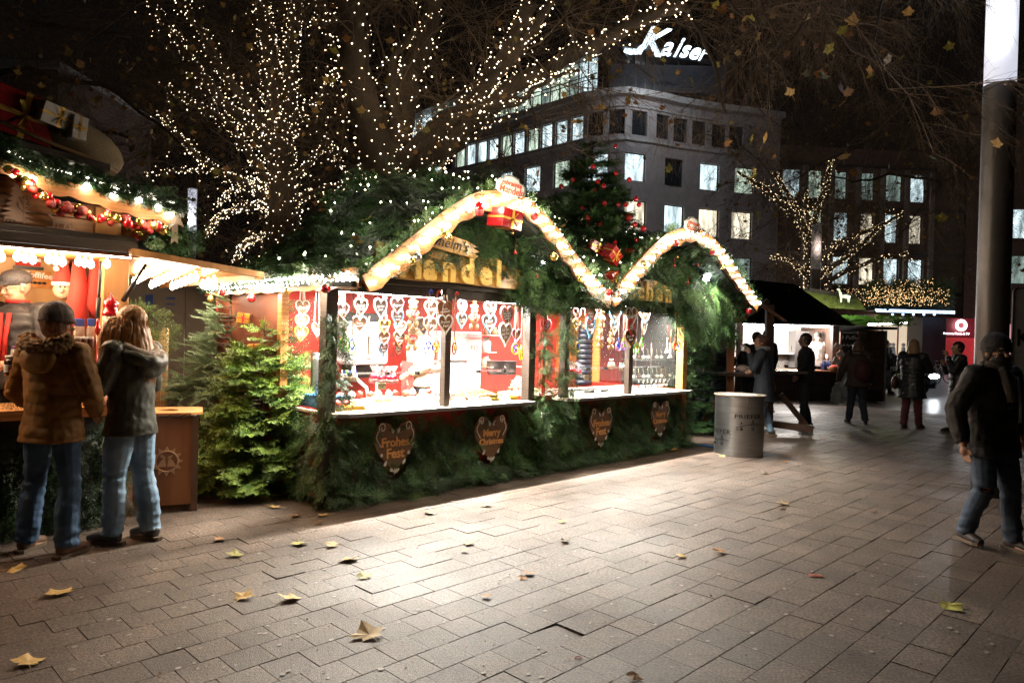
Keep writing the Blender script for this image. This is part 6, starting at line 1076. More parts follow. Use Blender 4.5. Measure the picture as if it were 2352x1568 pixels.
def facade(bld, path, rows, z0, z1, mat, depth=.22):
    """rows: (za, zb, [(px, halfwidth m, state)]) with state -1 dark else index of the lit pane"""
    Q, L = resamp([(x, y, 0) for x, y in path], 400); ss = np.linspace(0, L, 400)
    def at(s): return np.array([np.interp(s, ss, Q[:, 0]), np.interp(s, ss, Q[:, 1])])
    def nrm(s): a, b = at(max(0, s-.3)), at(min(L, s+.3)); d = b-a; d /= np.linalg.norm(d); return np.array([d[1], -d[0]])
    pxs = 1176+FPX*Q[:, 0]/Q[:, 1]; o = np.array(bld.location); mb = MB()
    def quad(s0, s1, za, zb, off=0.):
        k = max(1, int((s1-s0)/.8)); sv = np.linspace(s0, s1, k+1)
        for i in range(k):
            p, q = at(sv[i])+nrm(sv[i])*off, at(sv[i+1])+nrm(sv[i+1])*off; mb.add([(p[0]-o[0], p[1]-o[1], za), (q[0]-o[0], q[1]-o[1], za), (q[0]-o[0], q[1]-o[1], zb), (p[0]-o[0], p[1]-o[1], zb)], [(0, 1, 2, 3)])
    rows = sorted(rows, key=lambda r: r[0]); zc = z0
    for za, zb, ws in rows:
        quad(0, L, zc, za-.0); zc = zb; cur = 0
        xs_ = []
        for px, hw, st in ws:
            s = float(np.interp(px-ROLL*(yp(px, 784, 50)[2]*0+za-1.6)/50*FPX*1., pxs, ss)); xs_.append((s, hw, st))
        xs_.sort()
        for s, hw, st in xs_:
            if s-hw < cur+.05 or s+hw > L: continue
            quad(cur, s-hw, za, zb); cur = s+hw; p, q = at(s-hw), at(s+hw); n1 = nrm(s); pi, qi = p-n1*depth, q-n1*depth
            for a, b, zz0, zz1 in ((p, pi, za, zb), (qi, q, za, zb)): mb.add([(a[0]-o[0], a[1]-o[1], zz0), (b[0]-o[0], b[1]-o[1], zz0), (b[0]-o[0], b[1]-o[1], zz1), (a[0]-o[0], a[1]-o[1], zz1)], [(0, 1, 2, 3)])
            for zz in (za, zb): mb.add([(p[0]-o[0], p[1]-o[1], zz), (q[0]-o[0], q[1]-o[1], zz), (qi[0]-o[0], qi[1]-o[1], zz), (pi[0]-o[0], pi[1]-o[1], zz)], [(0, 1, 2, 3)])
            wm = MB(); L3 = lambda w2, z, f=0.: (w2[0]-o[0]+n1[0]*f, w2[1]-o[1]+n1[1]*f, z); e = .06
            for a, b, zz0, zz1 in ((pi, pi+(qi-pi)*.05, za, zb), (qi-(qi-pi)*.05, qi, za, zb), (pi+(qi-pi)*.05, qi-(qi-pi)*.05, za, za+e), (pi+(qi-pi)*.05, qi-(qi-pi)*.05, zb-e, zb))+(((pi+(qi-pi)*.66, pi+(qi-pi)*.70, za+e, zb-e),) if hw > .6 and st < 0 else ()): wm.add([L3(a, zz0, .05), L3(b, zz0, .05), L3(b, zz1, .05), L3(a, zz1, .05), L3(a, zz0, 0), L3(b, zz0, 0), L3(b, zz1, 0), L3(a, zz1, 0)], [(0, 1, 2, 3), (0, 4, 5, 1), (2, 6, 7, 3), (0, 3, 7, 4), (1, 5, 6, 2)])
            wo = build('window', wm, m_frame, bld); wp = MB(); wp.add([L3(pi, za, .01), L3(qi, za, .01), L3(qi, zb, .01), L3(pi, zb, .01)], [(0, 1, 2, 3)]); po = build('pane', wp, m_unlit if st < 0 else m_lit[st], wo)
        quad(cur, L, za, zb)
    quad(0, L, zc, z1); build('wall', mb, mat, bld); return at, nrm, L
path1 = [(-26, 88), (-9, 66.5)]+[gp(x, y, 19)[:2] for x, y in [(1091, 300), (1172, 278), (1272, 250), (1353, 226), (1433, 215), (1514, 228), (1554, 238), (1655, 254), (1723, 262)]]+[(20.5, 55.6)]
OB = thing('office_building', 'curved grey office corner with lit windows and rooftop sign', 'building', (5, 58, 0), site=False)
A_ = [(1107, 0), (1133, 0), (1163, 1), (1192, 0), (1223, 1), (1254, 0), (1288, 0), (1324, 0), (1366, -1), (1415, -1), (1468, -1), (1522, -1), (1562, -1), (1605, -1), (1650, -1), (1690, -1), (1082, 0), (1058, 1), (1030, -1), (1005, 0)]
B_ = [(1222, 0), (1288, 1), (1369, 0), (1458, 0), (1546, -1), (1629, 0), (1709, 1), (1160, 0), (1110, -1), (1066, 0), (1010, 0), (975, 1)]
C_ = [(1288, 0), (1369, -1), (1458, 2), (1546, 0), (1627, 2), (1703, 2), (1222, 0)]
D_ = [(1369, -1), (1458, 0), (1546, -1), (1627, 3), (1703, 3), (1288, 0)]
at, nrm, L = facade(OB, path1, [(16.2, 17.95, [(x, .62, s) for x, s in A_]), (12.9, 14.9, [(x, .85, s) for x, s in B_]), (9.4, 11.5, [(x, .9, s) for x, s in C_]), (6., 8., [(x, .9, s) for x, s in D_])], 0, 19., m_plaster)
o = np.array(OB.location)
def band(nm, z0, z1, off, th, mat, s0=0., s1=None, par=None, n=90):
    par = par or OB; mb = MB(); sv = np.linspace(s0, s1 or L, n); V = []
    for off_, z in ((off, z0), (off, z1), (off-th, z1), (off-th, z0)):
        for s in sv: p = at(s)+nrm(s)*off_; V.append((p[0]-o[0], p[1]-o[1], z))
    F = [(k*n+i, k*n+i+1, ((k+1) % 4)*n+i+1, ((k+1) % 4)*n+i) for k in range(4) for i in range(n-1)]; mb.add(V, F); return build(nm, mb, mat, par)
band('cornice', 18.9, 19.35, .55, 1.4, m_stone); band('sill_course', 15.75, 15.95, .14, .3, m_stone); band('sill_course', 18.15, 18.3, .1, .3, m_stone); band('parapet', 19.35, 19.5, -1.2, 6, m_stone); band('roof_slab', 22.6, 22.95, -.6, 9, m_frame)
# penthouse glazing
sv = np.linspace(L*.28, L*.93, 44)
for i in range(len(sv)-1):
    wm = MB(); s0, s1 = sv[i]+.06, sv[i+1]-.06; p, q = at(s0)-nrm(s0)*1.6, at(s1)-nrm(s1)*1.6; f = nrm((s0+s1)/2)*.06
    for (a, b, z0, z1) in ((p, p+(q-p)*.08, 19.5, 22.6), (p+(q-p)*.08, q, 21.35, 21.45), (p+(q-p)*.08, q, 19.5, 19.6)): wm.add([(a[0]-o[0]+f[0], a[1]-o[1]+f[1], z0), (b[0]-o[0]+f[0], b[1]-o[1]+f[1], z0), (b[0]-o[0]+f[0], b[1]-o[1]+f[1], z1), (a[0]-o[0]+f[0], a[1]-o[1]+f[1], z1)], [(0, 1, 2, 3)])
    wo = build('window', wm, m_frame, OB); t_ = i/len(sv); st = m_unlit if (t_ > .68 or t_ < .1) else (m_lit[3] if (i*7) % 3 == 0 else (m_lit[1] if .2 < t_ < .6 else m_lit[0])); wp = MB(); wp.add([(p[0]-o[0], p[1]-o[1], 19.5), (q[0]-o[0], q[1]-o[1], 19.5), (q[0]-o[0], q[1]-o[1], 22.6), (p[0]-o[0], p[1]-o[1], 22.6)], [(0, 1, 2, 3)]); build('pane', wp, st, wo)
mb = MB()
for s in np.linspace(L*.25, L*.95, 60): p = at(s)+nrm(s)*.3; mb.beam((p[0]-o[0], p[1]-o[1], 19.35), (p[0]-o[0], p[1]-o[1], 20.2), .05, .05)
build('roof_railing', mb, m_frame, OB, kind='stuff'); band('handrail', 20.2, 20.26, .33, .06, m_frame)
# rooftop sign
m_neon = M('cool_neon', (1, 1, 1), .3, emit=1.5, ecol=(.75, .9, 1)); q = yp(1530, 108, 52); sg = thing('rooftop_sign', 'glowing blue white script sign lettered Kaiser on the roof', 'sign', q, site=False); x = 0
for i, (ch, px, py, sz) in enumerate((('K', 1492, 98, 3.0), ('a', 1530, 108, 2.0), ('i', 1553, 110, 2.1), ('s', 1571, 114, 1.8), ('e', 1593, 119, 1.7), ('r', 1613, 124, 1.6))):
    V, F = text(ch, sz, .15, .0, shear=.35, res=4); p = yp(px, py, 52); mb = MB(); mb.addm(V, F, Matrix.Translation((p[0]-q[0], 0, p[2]-q[2]))@Matrix.Rotation(math.pi/2, 4, 'X')@Matrix.Rotation(-.12, 4, 'Z')); build('letter', mb, m_neon, sg)
mb = MB(); mb.tube([np.array(yp(x, y, 52))-q for x, y in ((1434, 114), (1448, 119), (1462, 119), (1478, 108), (1490, 92), (1502, 80))], .22, 6); build('swash', mb, m_neon, sg)
mb = MB(); mb.tube([np.array(yp(x, y, 52))-q for x, y in ((1440, 62), (1447, 54), (1458, 52))], .22, 6); build('swash', mb, m_neon, sg)
mb = MB(); mb.box((-4, .3, -3.2), (4.5, 4, -1.2)); build('plinth', mb, m_frame, sg)
# brick wing with big panes
BW = thing('brick_wing', 'dark brick office wing with three rows of bright panes', 'building', (28, 58, 0), site=False)
xs3 = [1806, 1866, 1927, 1984, 2040, 2096]; at, nrm, L = facade(BW, [(20.6, 55.7), (36, 57.2)], [(6.3, 8.5, [(x, .86, s) for x, s in zip(xs3, (0, 0, 0, 2, 0, 0))]), (9.7, 12.0, [(x, .8, s) for x, s in zip(xs3, (0, 1, 0, 2, 0, 2))]), (13.0, 15.2, [(x, .75, s) for x, s in zip([1818, 1868, 1925, 1988, 2052, 2105], (0, 1, 3, 3, 3, 0))])], 0, 17, m_brick); o = np.array(BW.location)
for z in (5.7, 8.75, 12.3, 15.5): band('sill_course', z, z+.2, .12, .3, m_frame, par=BW, n=10)
for i, px in enumerate((1836, 1896, 1956, 2012, 2068, 2126)): s = float(np.interp(px, 1176+FPX*np.array([20.6/55.7, 36/57.2]), [0, L])); p = at(s)+nrm(s)*.12; mb = MB(); mb.box((p[0]-o[0]-.18, p[1]-o[1]-.15, 5.9), (p[0]-o[0]+.18, p[1]-o[1]+.2, 15.5)); build('pilaster', mb, M('pale_pilaster', (.25, .2, .17), .7), BW)
RB = thing('dark_building', 'dark brick building behind the street lamp at right', 'building', (40, 52, 0), site=False)
at, nrm, L = facade(RB, [(33.2, 52.5), (50, 50)], [(13.2, 15.4, [(2215, .7, 2), (2300, .7, -1)]), (9.6, 11.8, [(2212, .7, 3), (2268, .7, -1), (2342, .9, 0)]), (6.3, 8.4, [(2208, .7, 3), (2270, .7, -1), (2338, .8, 3)])], 0, 20, m_brick); o = np.array(RB.location)
# ground floor shops
m_shopw = M('shop_interior_glow', (.8, .6, .4), .5, emit=.38, ecol=(1, .8, .58)); m_shopr = M('red_shop_glow', (.7, .05, .05), .5, emit=.08, ecol=(1, .06, .08)); m_blue_l = M('blue_white_strip', (1, 1, 1), .3, emit=2.2, ecol=(.45, .7, 1))
SH = thing('shop_front', 'lit beige shop front under a blue edged canopy', 'shop', (24, 52, 0), site=False)
def sp_(px, py, Y, q0=(24, 52, 0)): p = yp(px, py, Y); return (p[0]-q0[0], p[1]-q0[1], p[2])
a, b = sp_(2010, 712, 50), sp_(2192, 717, 50); mb = MB(); mb.box((a[0], a[1], a[2]), (b[0], a[1]+3, a[2]+.35)); build('canopy', mb, m_frame, SH); mb = MB(); mb.box((a[0], a[1]-.06, a[2]-.12), (b[0], a[1]-.005, a[2]+.08)); build('light_strip', mb, m_blue_l, SH)
for x0, x1, m_ in ((2025, 2058, m_shopw), (2060, 2092, m_shopw), (2094, 2118, M('shop_dim', (.5, .4, .3), .5, emit=.1, ecol=(1, .8, .6))), (1988, 2022, m_shopw)):
    p, q = sp_(x0, 728, 53), sp_(x1, 800, 53); mb = MB(); mb.box((p[0], p[1], 0.02), (q[0], p[1]+.1, p[2])); build('shop_window', mb, m_, SH)
    mb = MB(); mb.box((q[0]+.01, p[1]-.1, 0.02), (q[0]+.12, p[1]+.2, p[2])); build('mullion', mb, m_alu, SH)
for x, c in ((2044, 1), (2052, 1), (2075, .9)): p = sp_(x, 790, 52.7); mb = MB(); mb.tube([(p[0], p[1], .1), (p[0], p[1], .9), (p[0], p[1], 1.5)], [.28, .2, .12], 8); mb.ico((p[0], p[1], 1.65), .14, 1); build('mannequin', mb, m_white, SH)
p, q = sp_(2120, 728, 51), sp_(2172, 800, 51); mb = MB(); mb.box((p[0], p[1], 0), (q[0], p[1]+2, p[2])); build('dark_pier', mb, M('slate_cladding', (.03, .033, .04), .5), SH)
for i in range(5): p = sp_(2050+i*24, 722, 50.4); mb = MB(); mb.ico(p, .09, 0); build('downlight', mb, m_blue_l, SH)
PH = thing('phone_shop', 'red phone shop with a round white letter O sign', 'shop', (24, 52, 0), site=False); p, q = sp_(2176, 737, 48), sp_(2216, 805, 48); mb = MB(); mb.box((p[0], p[1], .02), (q[0]+1, p[1]+.1, p[2]-1.1)); build('window', mb, m_shopr, PH); mb = MB(); mb.box((p[0], p[1], p[2]-1.05), (q[0]+1.2, p[1]+.1, p[2]+.2)); build('fascia', mb, M('dark_red_fascia', (.2, .01, .02), .5, emit=.02, ecol=(1, .05, .1)), PH)
c = sp_(2208, 747, 47.8); mb = MB(); mb.tube([(c[0]+.3*math.cos(a), c[1], c[2]+.3*math.sin(a)) for a in np.linspace(0, 2*math.pi, 20)], .1, 6, cap=False); build('letter', mb, M('white_sign_glow', (1, 1, 1), .3, emit=2.5, ecol=(.95, .97, 1)), PH)
V, F = text('Internet, Phone & TV', .2, .01, .0, res=1); c = sp_(2197, 766, 47.9); mb = MB(); mb.addm(V, F, Matrix.Translation((c[0], c[1], c[2]))@Matrix.Rotation(math.pi/2, 4, 'X')); build('lettering', mb, MATS['white_sign_glow'], PH)
p, q = sp_(2262, 770, 47), sp_(2340, 800, 47); mb = MB(); mb.box((p[0], p[1], .02), (q[0], p[1]+.1, 3.2)); build('side_window', mb, M('pink_shop_glow', (.8, .3, .3), .5, emit=.3, ecol=(1, .45, .5)), PH)
# lit hedge on the canopy
T = []; P = []
for i in range(1500): px, py = RS.uniform(1985, 2185), RS.uniform(655, 690); p = np.array(yp(px, py, RS.uniform(47.5, 50))); T.append((RS.randint(5), rotmat(RS.normal(0, 1, 3), (0, 0, 1), 0, RS.uniform(2, 4), p-np.array((26, 49, 5))), (1, 1, .8))); 
for i in range(800): P.append(np.array(yp(RS.uniform(1840, 2182), RS.uniform(662, 702), RS.uniform(47, 47.6))) if i < 550 else np.array(yp(RS.uniform(1990, 2150), RS.uniform(640, 700), 47.3)))
hg = thing('lit_hedge', 'hedge spangled with warm lights above the shop canopy', 'hedge', (26, 49, 5), site=False); V, F, C = instance_bake(SPR, T); link('hedge_foliage', mesh_np('hedge_foliage', V, tris=F, mats=[m_fir], tint=C), hg, kind='stuff'); bulbs(P, .023*RS.uniform(.7, 1.4, len(P)), 'fairy_lights', hg, M('hedge_bulb_glow', (1, .7, .4), .3, emit=1.8, ecol=(1, .62, .28), nosamp=True))
GB = thing('grey_building', 'plain grey gable end behind the dark branches at upper left', 'building', (-22, 31, 0), site=False); mb = MB(); mb.box((-6, 0, 0), (2.0, 8, 12.6)); build('wall', mb, m_brick, GB); mb = MB(); mb.box((-6.2, -.2, 12.6), (2.2, 8.2, 12.9)); build('parapet', mb, m_stone, GB)
lamp('roof_sign_glow', yp(1530, 150, 47), 500, (.8, .9, 1), 1.)
# ================================================================ street lamps
m_lampg = M('lamp_diffuser', (.5, .5, .5), .3, emit=.44, ecol=(.84, .86, 1)); m_pole = M('anthracite_pole', (.11, .10, .095), .42, metal=.5, var=.12, scale=3)
def column(x, y, r, zt, zl, lab, glow, mats=(None, None)):
    t = thing('street_lamp', lab, 'street lamp', (x, y, 0), site=False); mb = MB(); mb.lathe([(r, 0), (r, 1.2), (r*1.005, 1.21), (r, 1.22), (r, zt-.02), (r*1.02, zt-.01), (r*1.02, zt)], n=40); build('pole', mb, mats[0] or m_pole, t); mb = MB(); mb.lathe([(r*.96, zt+.005), (r*.96, zl)], n=40); build('light_tube', mb, mats[1] or m_lampg, t); mb = MB(); mb.lathe([(r*1.03, zl), (r*1.03, zl+.06), (r*.5, zl+.09)], n=40); build('cap', mb, m_pole, t)
    return t
SL = column(5.2, 7.72, .157, 4.43, 6.9, 'thick street lamp column with glowing white upper tube at right', 1)
for z in (4.9, 5.7, 6.5): lamp('street_or_added_lamp_glow', (5.2-.25, 7.72-.3, z), 10, (.88, .92, 1), .16)
mb = MB(); q = yp(2263, 612, 7.5)
for i in range(26): a = (i % 6)*1.05; mb.tube([(5.2-.161*math.sin(x_), 7.72-.161*math.cos(x_), z_) for x_, z_ in [(-.16+.026*(i % 13)-.01+.016*math.cos(b)+.0, q[2]+.02*(i//13)*2-.02+.014*math.sin(b)) for b in np.linspace(a, a+4, 7)]], .0022, 3)
build('sticker', mb, M('yellow_marker', (.5, .4, .03), .5), SL, smooth=False); mb = MB()
for i in range(9): mb.tube([(5.2-.159*math.sin(-.75+.04*i), 7.72-.159*math.cos(-.75+.04*i), z) for z in (1.78, 1.98)], .003, 4)
build('vent_slots', mb, m_black, SL)
column(*yp(441, 500, 26)[:2], .16, 4.4, 6.6, 'distant lit lamp column left of the big lit tree', 1); q = yp(441, 480, 26); lamp('street_or_added_lamp_glow', (q[0], q[1]-.4, 5.6), 90, (.88, .92, 1), .3)
for px, Y, e in ((1874, 29, 60),): q = yp(px, 600, Y); column(q[0], q[1], .2, 4.6, 6.4, 'distant lamp column with clear top before the office wing', 1, (M('grey_pole', (.12, .1, .1), .5), M('clear_lamp_top', (.5, .45, .45), .3, emit=.05))); lamp('street_or_added_lamp_glow', (q[0], q[1]-.5, 5.5), 22, (1, .85, .75), .3)
for X, Y, e in ((3, 38, 600), (-8, 45, 380), (26.6, 40, 420), (36, 38, 90)): column(X, Y, .16, 4.6, 6.6, 'added unseen lamp column lighting the %s facade' % ('curved corner' if X == 3 else 'left wing' if X < 0 else 'brick wing' if X > 26 and X < 30 else 'far right'), 1); lamp('street_or_added_lamp_glow', (X, Y-.5, 5.6), e, (.95, .9, .92), .4)  # unseen columns and lamps added only to light the facades
# road sign at the right edge
q = yp(2350, 760, 8.6); t = thing('sign_panel', 'back of a light grey traffic sign panel with sticker at right edge', 'traffic sign', (q[0], q[1], 0), site=False); z0, z1 = yp(2340, 960, 8.6)[2], yp(2340, 662, 8.6)[2]; P = []
for cx, cz, a0 in ((-.08, z1-.06, 90), (-.08, z0+.06, 180), (.6, z0+.06, 270), (.6, z1-.06, 0)):
    for k in range(5): a = R(a0+22.5*k); P.append((cx+.06*math.cos(a), cz+.06*math.sin(a)))
mb = MB(); mb.prism(P[::1], Matrix.Rotation(math.pi/2, 4, 'X'), .02); build('panel', mb, M('sign_back_grey', (.35, .34, .34), .5), t); mb = MB(); mb.tube([(x, -.014, z) for x, z in P+P[:1]], .008, 5); build('rim', mb, m_black, t); mb = MB(); mb.tube([(.25, .03, 0), (.25, .03, z1)], .03, 10); build('post', mb, m_alu, t); V, F = text('K', .3, .002, .0, res=1); mb = MB(); mb.addm(V, F, Matrix.Translation((.0, -.013, 1.72))@Matrix.Rotation(math.pi/2, 4, 'X')); build('scrawl', mb, m_black, t)
# ================================================================ people
def remesh(mb, vox, sm=2, disp=None):
    me = mesh_np('tmp', mb.V, polys=mb.F); o = bpy.data.objects.new('tmp', me); sc.collection.objects.link(o); m = o.modifiers.new('r', 'REMESH'); m.mode = 'VOXEL'; m.voxel_size = vox; s = o.modifiers.new('s', 'SMOOTH'); s.iterations = sm; s.factor = .5
    dg = bpy.context.evaluated_depsgraph_get(); e = o.evaluated_get(dg); q = e.to_mesh(); n = len(q.vertices); V = np.empty(n*3, np.float32); q.vertices.foreach_get('co', V); V = V.reshape(-1, 3); Nn = np.empty(n*3, np.float32); q.vertex_normals.foreach_get('vector', Nn); Nn = Nn.reshape(-1, 3)
    L = np.empty(len(q.loops), np.int32); q.loops.foreach_get('vertex_index', L); F = L.reshape(-1, 4) if len(q.loops) == 4*len(q.polygons) else None; polys = None if F is not None else [tuple(p.vertices) for p in q.polygons]; e.to_mesh_clear(); bpy.data.objects.remove(o); bpy.data.meshes.remove(me)
    if disp is not None: V = V+Nn*disp(V)[:, None]
    return V, F, polys
def nz(V, s, seed=0):
    out = np.empty(len(V), np.float32)
    for i, p in enumerate(V): out[i] = mnoise.noise(Vector((p[0]*s[0]+seed, p[1]*s[1], p[2]*s[2])))
    return out
def rpart(name, mb, vox, mats, par, disp=None, sm=2):
    V, F, P = remesh(mb, vox, sm, disp); me = mesh_np(name, V, quads=F, polys=P, mats=[mats], smooth=True); return link(name, me, par)
def fabric(name, col, **k): return M(name, col, k.pop('rough', .75), var=k.pop('var', .2), scale=k.pop('scale', 12), bump=k.pop('bump', .3), bscale=k.pop('bscale', 160), sheen=k.pop('sheen', .04), **k)
m_skin = M('skin_tone', (.52, .29, .20), .5, var=.08, scale=25); m_lip = M('lips', (.35, .12, .10), .5); m_eye = M('eye_white', (.6, .58, .55), .3); m_sole = M('shoe_sole', (.12, .08, .05), .7)
def person(lab, x, y, face, h=1.72, vox=.014, top=None, pants=None, shoe=None, hair=None, hat=None, hem=.46, puff=0., hood=None, kneeL=None, kneeR=None, footL=None, footR=None, elbL=None, hndL=None, elbR=None, hndR=None, lean=(0, 0), headyaw=0., headtilt=0., hairlen=0., girth=1., faceon=True, flare=1., skirtw=1., legw=1., z0=0., sit=None, legs=True, group=None, hem_flare=1.):
    """face: heading in degrees, 0 looks away from the camera, 90 to the left"""
    t = thing('person', lab, 'person', (x, y, z0), rz=R(face), site=False, group=group); k = h/1.72; g = girth
    def P(a): return Vector(a)*k
    lx, ly = lean; ch = lambda z: Vector((lx*(z-.9)/.6, ly*(z-.9)/.6, 0)) if z > .9 else Vector((0, 0, 0))
    hipL, hipR = P((-.095, 0, .9)), P((.095, 0, .9)); kL = P(kneeL or (-.105, .02, .48)); kR = P(kneeR or (.105, .02, .48)); fL = P(footL or (-.11, -.01, .07)); fR = P(footR or (.11, -.01, .07))
    sh = 1.415; sL, sR = P(Vector((-.185, 0, sh))+ch(sh)), P(Vector((.185, 0, sh))+ch(sh)); eL = P(Vector(elbL or (-.245, -.02, 1.13))+ch(1.13)); eR = P(Vector(elbR or (.245, -.02, 1.13))+ch(1.13)); wL = P(Vector(hndL or (-.26, .06, .88))+ch(.88)*.5); wR = P(Vector(hndR or (.26, .06, .88))+ch(.88)*.5)
    hd = P(Vector((0, .03, 1.605))+ch(1.605)); nk = P(Vector((0, .0, 1.47))+ch(1.47)); HY = Matrix.Rotation(R(headyaw), 4, 'Z')@Matrix.Rotation(R(headtilt), 4, 'X')
    def H(a): return hd+(HY@(Vector(a)*k))
    # body: head, neck, trunk, limbs, hands as one surface
    b = MB(); b.tube([P((0, 0, .86)), P(Vector((0, 0, 1.0))), P(Vector((0, 0, 1.15))+ch(1.15)), P(Vector((0, 0, 1.35))+ch(1.35)), P(Vector((0, 0, 1.44))+ch(1.44))], [.15*k, .14*k, .14*k, .16*k, .09*k], 14, ry=[.1*k, .09*k, .095*k, .095*k, .07*k], up=(1, 0, 0))
    b.tube([P(Vector((0, 0, 1.40))+ch(1.4)), nk, hd-Vector((0, 0, .04*k))], [.062*k, .055*k, .055*k], 10)
    b.ico(hd+HY@Vector((0, -.008*k, .022*k)), .098*k, 2, sc3=(.80, .98, 1.05), rot=(R(headtilt), 0, R(headyaw))); b.ico(H((0, .022, -.055)), .068*k, 2, sc3=(.86, 1., 1.)); b.ico(H((0, .03, -.095)), .036*k, 1)
    b.tube([H((0, .085, .02)), H((0, .112, -.022)), H((0, .088, -.035))], [.010*k, .018*k, .014*k], 7); b.ico(H((0, .085, .035)), .05*k, 1, sc3=(1.15, .35, .35))
    for s in (-1, 1): b.ico(H((s*.08, -.005, -.005)), .03*k, 1, sc3=(.4, .7, 1.05)); b.ico(H((s*.042, .075, -.025)), .028*k, 1, sc3=(1, .6, .8))
    b.ico(H((0, .09, -.06)), .02*k, 1, sc3=(1.5, .5, .35)); b.ico(H((0, .088, -.072)), .018*k, 1, sc3=(1.2, .5, .35))
    for s, a, e, w_ in ((-1, sL, eL, wL), (1, sR, eR, wR)):
        b.tube([a, (a+e)/2, e], [.05*k, .048*k, .04*k], 9); b.ico(e, .042*k, 1); b.tube([e, (e+w_)/2, w_], [.042*k, .038*k, .028*k], 9); d = (w_-e).normalized(); pl = w_+d*.045*k; pr = d.cross(Vector((s, 0, .2))).normalized(); sd = d.cross(pr).normalized()
        b.ico(pl, .042*k, 1, sc3=(.85, .85, .85)); b.tube([w_, pl+d*.03*k], [.026*k, .032*k], 8, ry=[.02*k, .018*k])
        for i in range(4):
            o_ = pr*(-.027+.018*i)*k; l = (.066, .076, .072, .056)[i]*k; cu = sd*-s*.0; q0 = pl+o_+d*.028*k; q1 = q0+d*l*.5+Vector((0, .01*k, 0)); q2 = q1+(d*.6+Vector((0, .5, -.2))).normalized()*l*.45; b.tube([q0-d*.02*k, q0, q1, q2], [.0095*k, .0095*k, .0088*k, .007*k], 6)
        b.tube([w_+d*.01*k, pl+pr*-.03*k+Vector((0, .02*k, 0)), pl+pr*-.035*k+d*.035*k+Vector((0, .03*k, 0))], [.012*k, .011*k, .009*k], 6)
    if legs:
        for s, a, e, w_ in ((-1, hipL, kL, fL), (1, hipR, kR, fR)): b.tube([a, (a*.5+e*.5), e], [.08*k, .072*k, .052*k], 10); b.tube([e, e*.6+w_*.4+Vector((0, -.015*k, 0)), w_], [.052*k, .054*k, .036*k], 10); b.tube([w_, w_+Vector((0, .05*k, -.03*k)), w_+Vector((0, .14*k, -.045*k))], [.035*k, .035*k, .025*k], 8)
    rpart('body', b, max(vox*.72, .007), m_skin, t, sm=2)
    if faceon:
        m = MB(); 
        for s in (-1, 1): m.ico(H((s*.031, .082, .006)), .0105*k, 1, sc3=(1.3, .6, .75))
        build('eyes', m, m_eye, t); m = MB()
        for s in (-1, 1): m.ico(H((s*.031, .088, .006)), .0055*k, 1)
        for s in (-1, 1): m.tube([H((s*.014, .094, .028)), H((s*.032, .092, .034)), H((s*.052, .08, .027))], .0035*k, 5)
        build('brows_and_pupils', m, M('brow', (.05, .03, .02), .6), t); m = MB(); m.tube([H((-.024, .088, -.064)), H((0, .097, -.062)), H((.024, .088, -.064))], [.002*k, .005*k, .002*k], 6); build('lips', m, m_lip, t)
    # jacket
    if top:
        mat, j = top, MB(); hz = hem; R1 = .205*g; prof_ = [(hz, .19*g*hem_flare, .15*g*hem_flare), (hz+.06, .19*g*(hem_flare+1)/2, .15*g*(hem_flare+1)/2), (.98, .175*g, .14*g), (1.15, .178*g, .14*g), (1.3, .192*g, .14*g), (1.40, .185*g, .125*g), (1.455, .10*g, .09*g), (1.485, .07, .07)]
        prof_ = [q for i, q in enumerate(prof_) if i < 2 or q[0] > hz+.08]
        j.tube([P(Vector((0, 0, q[0]))+ch(q[0])) for q in prof_], [q[1]*k for q in prof_], 20, ry=[q[2]*k for q in prof_], up=(1, 0, 0))
        for s, a, e, w_ in ((-1, sL, eL, wL), (1, sR, eR, wR)): 
            w2 = e+(w_-e)*.93; j.ico(a, .082*k*g, 1); j.tube([a, (a+e)/2, e], [.08*k*g, .074*k*g, .066*k*g], 10); j.ico(e, .066*k*g, 1); j.tube([e, (e+w2)/2, w2], [.066*k*g, .06*k*g, .047*k*g], 10)
        def disp(V):
            d = nz(V, (9, 9, 13), 3)*.010+nz(V, (26, 26, 22), 9)*.004
            if puff: d += puff*(np.abs(np.sin(V[:, 2]*math.pi/.075+.5*np.sin(V[:, 0]*6)))**.45-.7)
            return d*k
        jo = rpart('jacket', j, vox, mat, t, disp, 1)
        m = MB(); m.tube([P(Vector((.075*math.cos(a), .07*math.sin(a), 1.475+.012*math.sin(a)))+ch(1.475)) for a in np.linspace(0, 2*math.pi, 17)], .020*k, 7, cap=False)
        if not hood: build('collar', m, mat, t)
    if hood:
        hm, kind = hood; m = MB()
        if kind == 'down':
            m.tube([P(Vector((.125*math.cos(a), -.045+.10*math.sin(a), 1.475-.035*math.sin(a)*-1-.02))+ch(1.45)) for a in np.linspace(-.35, math.pi+.35, 13)[::-1]]and[P(Vector((.13*math.cos(a), -.03-.11*abs(math.sin(a)), 1.47-.05*abs(math.sin(a))))+ch(1.45)) for a in np.linspace(-.4, math.pi+.4, 13)], [.03*k]+[.05*k]*11+[.03*k], 9)
            m.ico(P(Vector((0, -.12, 1.40))+ch(1.4)), .10*k, 2, sc3=(1.05, .55, .85)); rpart('hood', m, vox, hm, t, lambda V: nz(V, (20, 20, 20), 5)*.01*k, 1)
        elif kind == 'up': m.ico(hd+Vector((0, -.015*k, .015*k)), .128*k, 2, sc3=(.95, 1., 1.1)); m.tube([hd-Vector((0, .02*k, .05*k)), P(Vector((0, -.02, 1.42))+ch(1.42))], [.11*k, .13*k], 12); rpart('hood', m, vox, hm, t, lambda V: nz(V, (14, 14, 14), 5)*.012*k, 1)
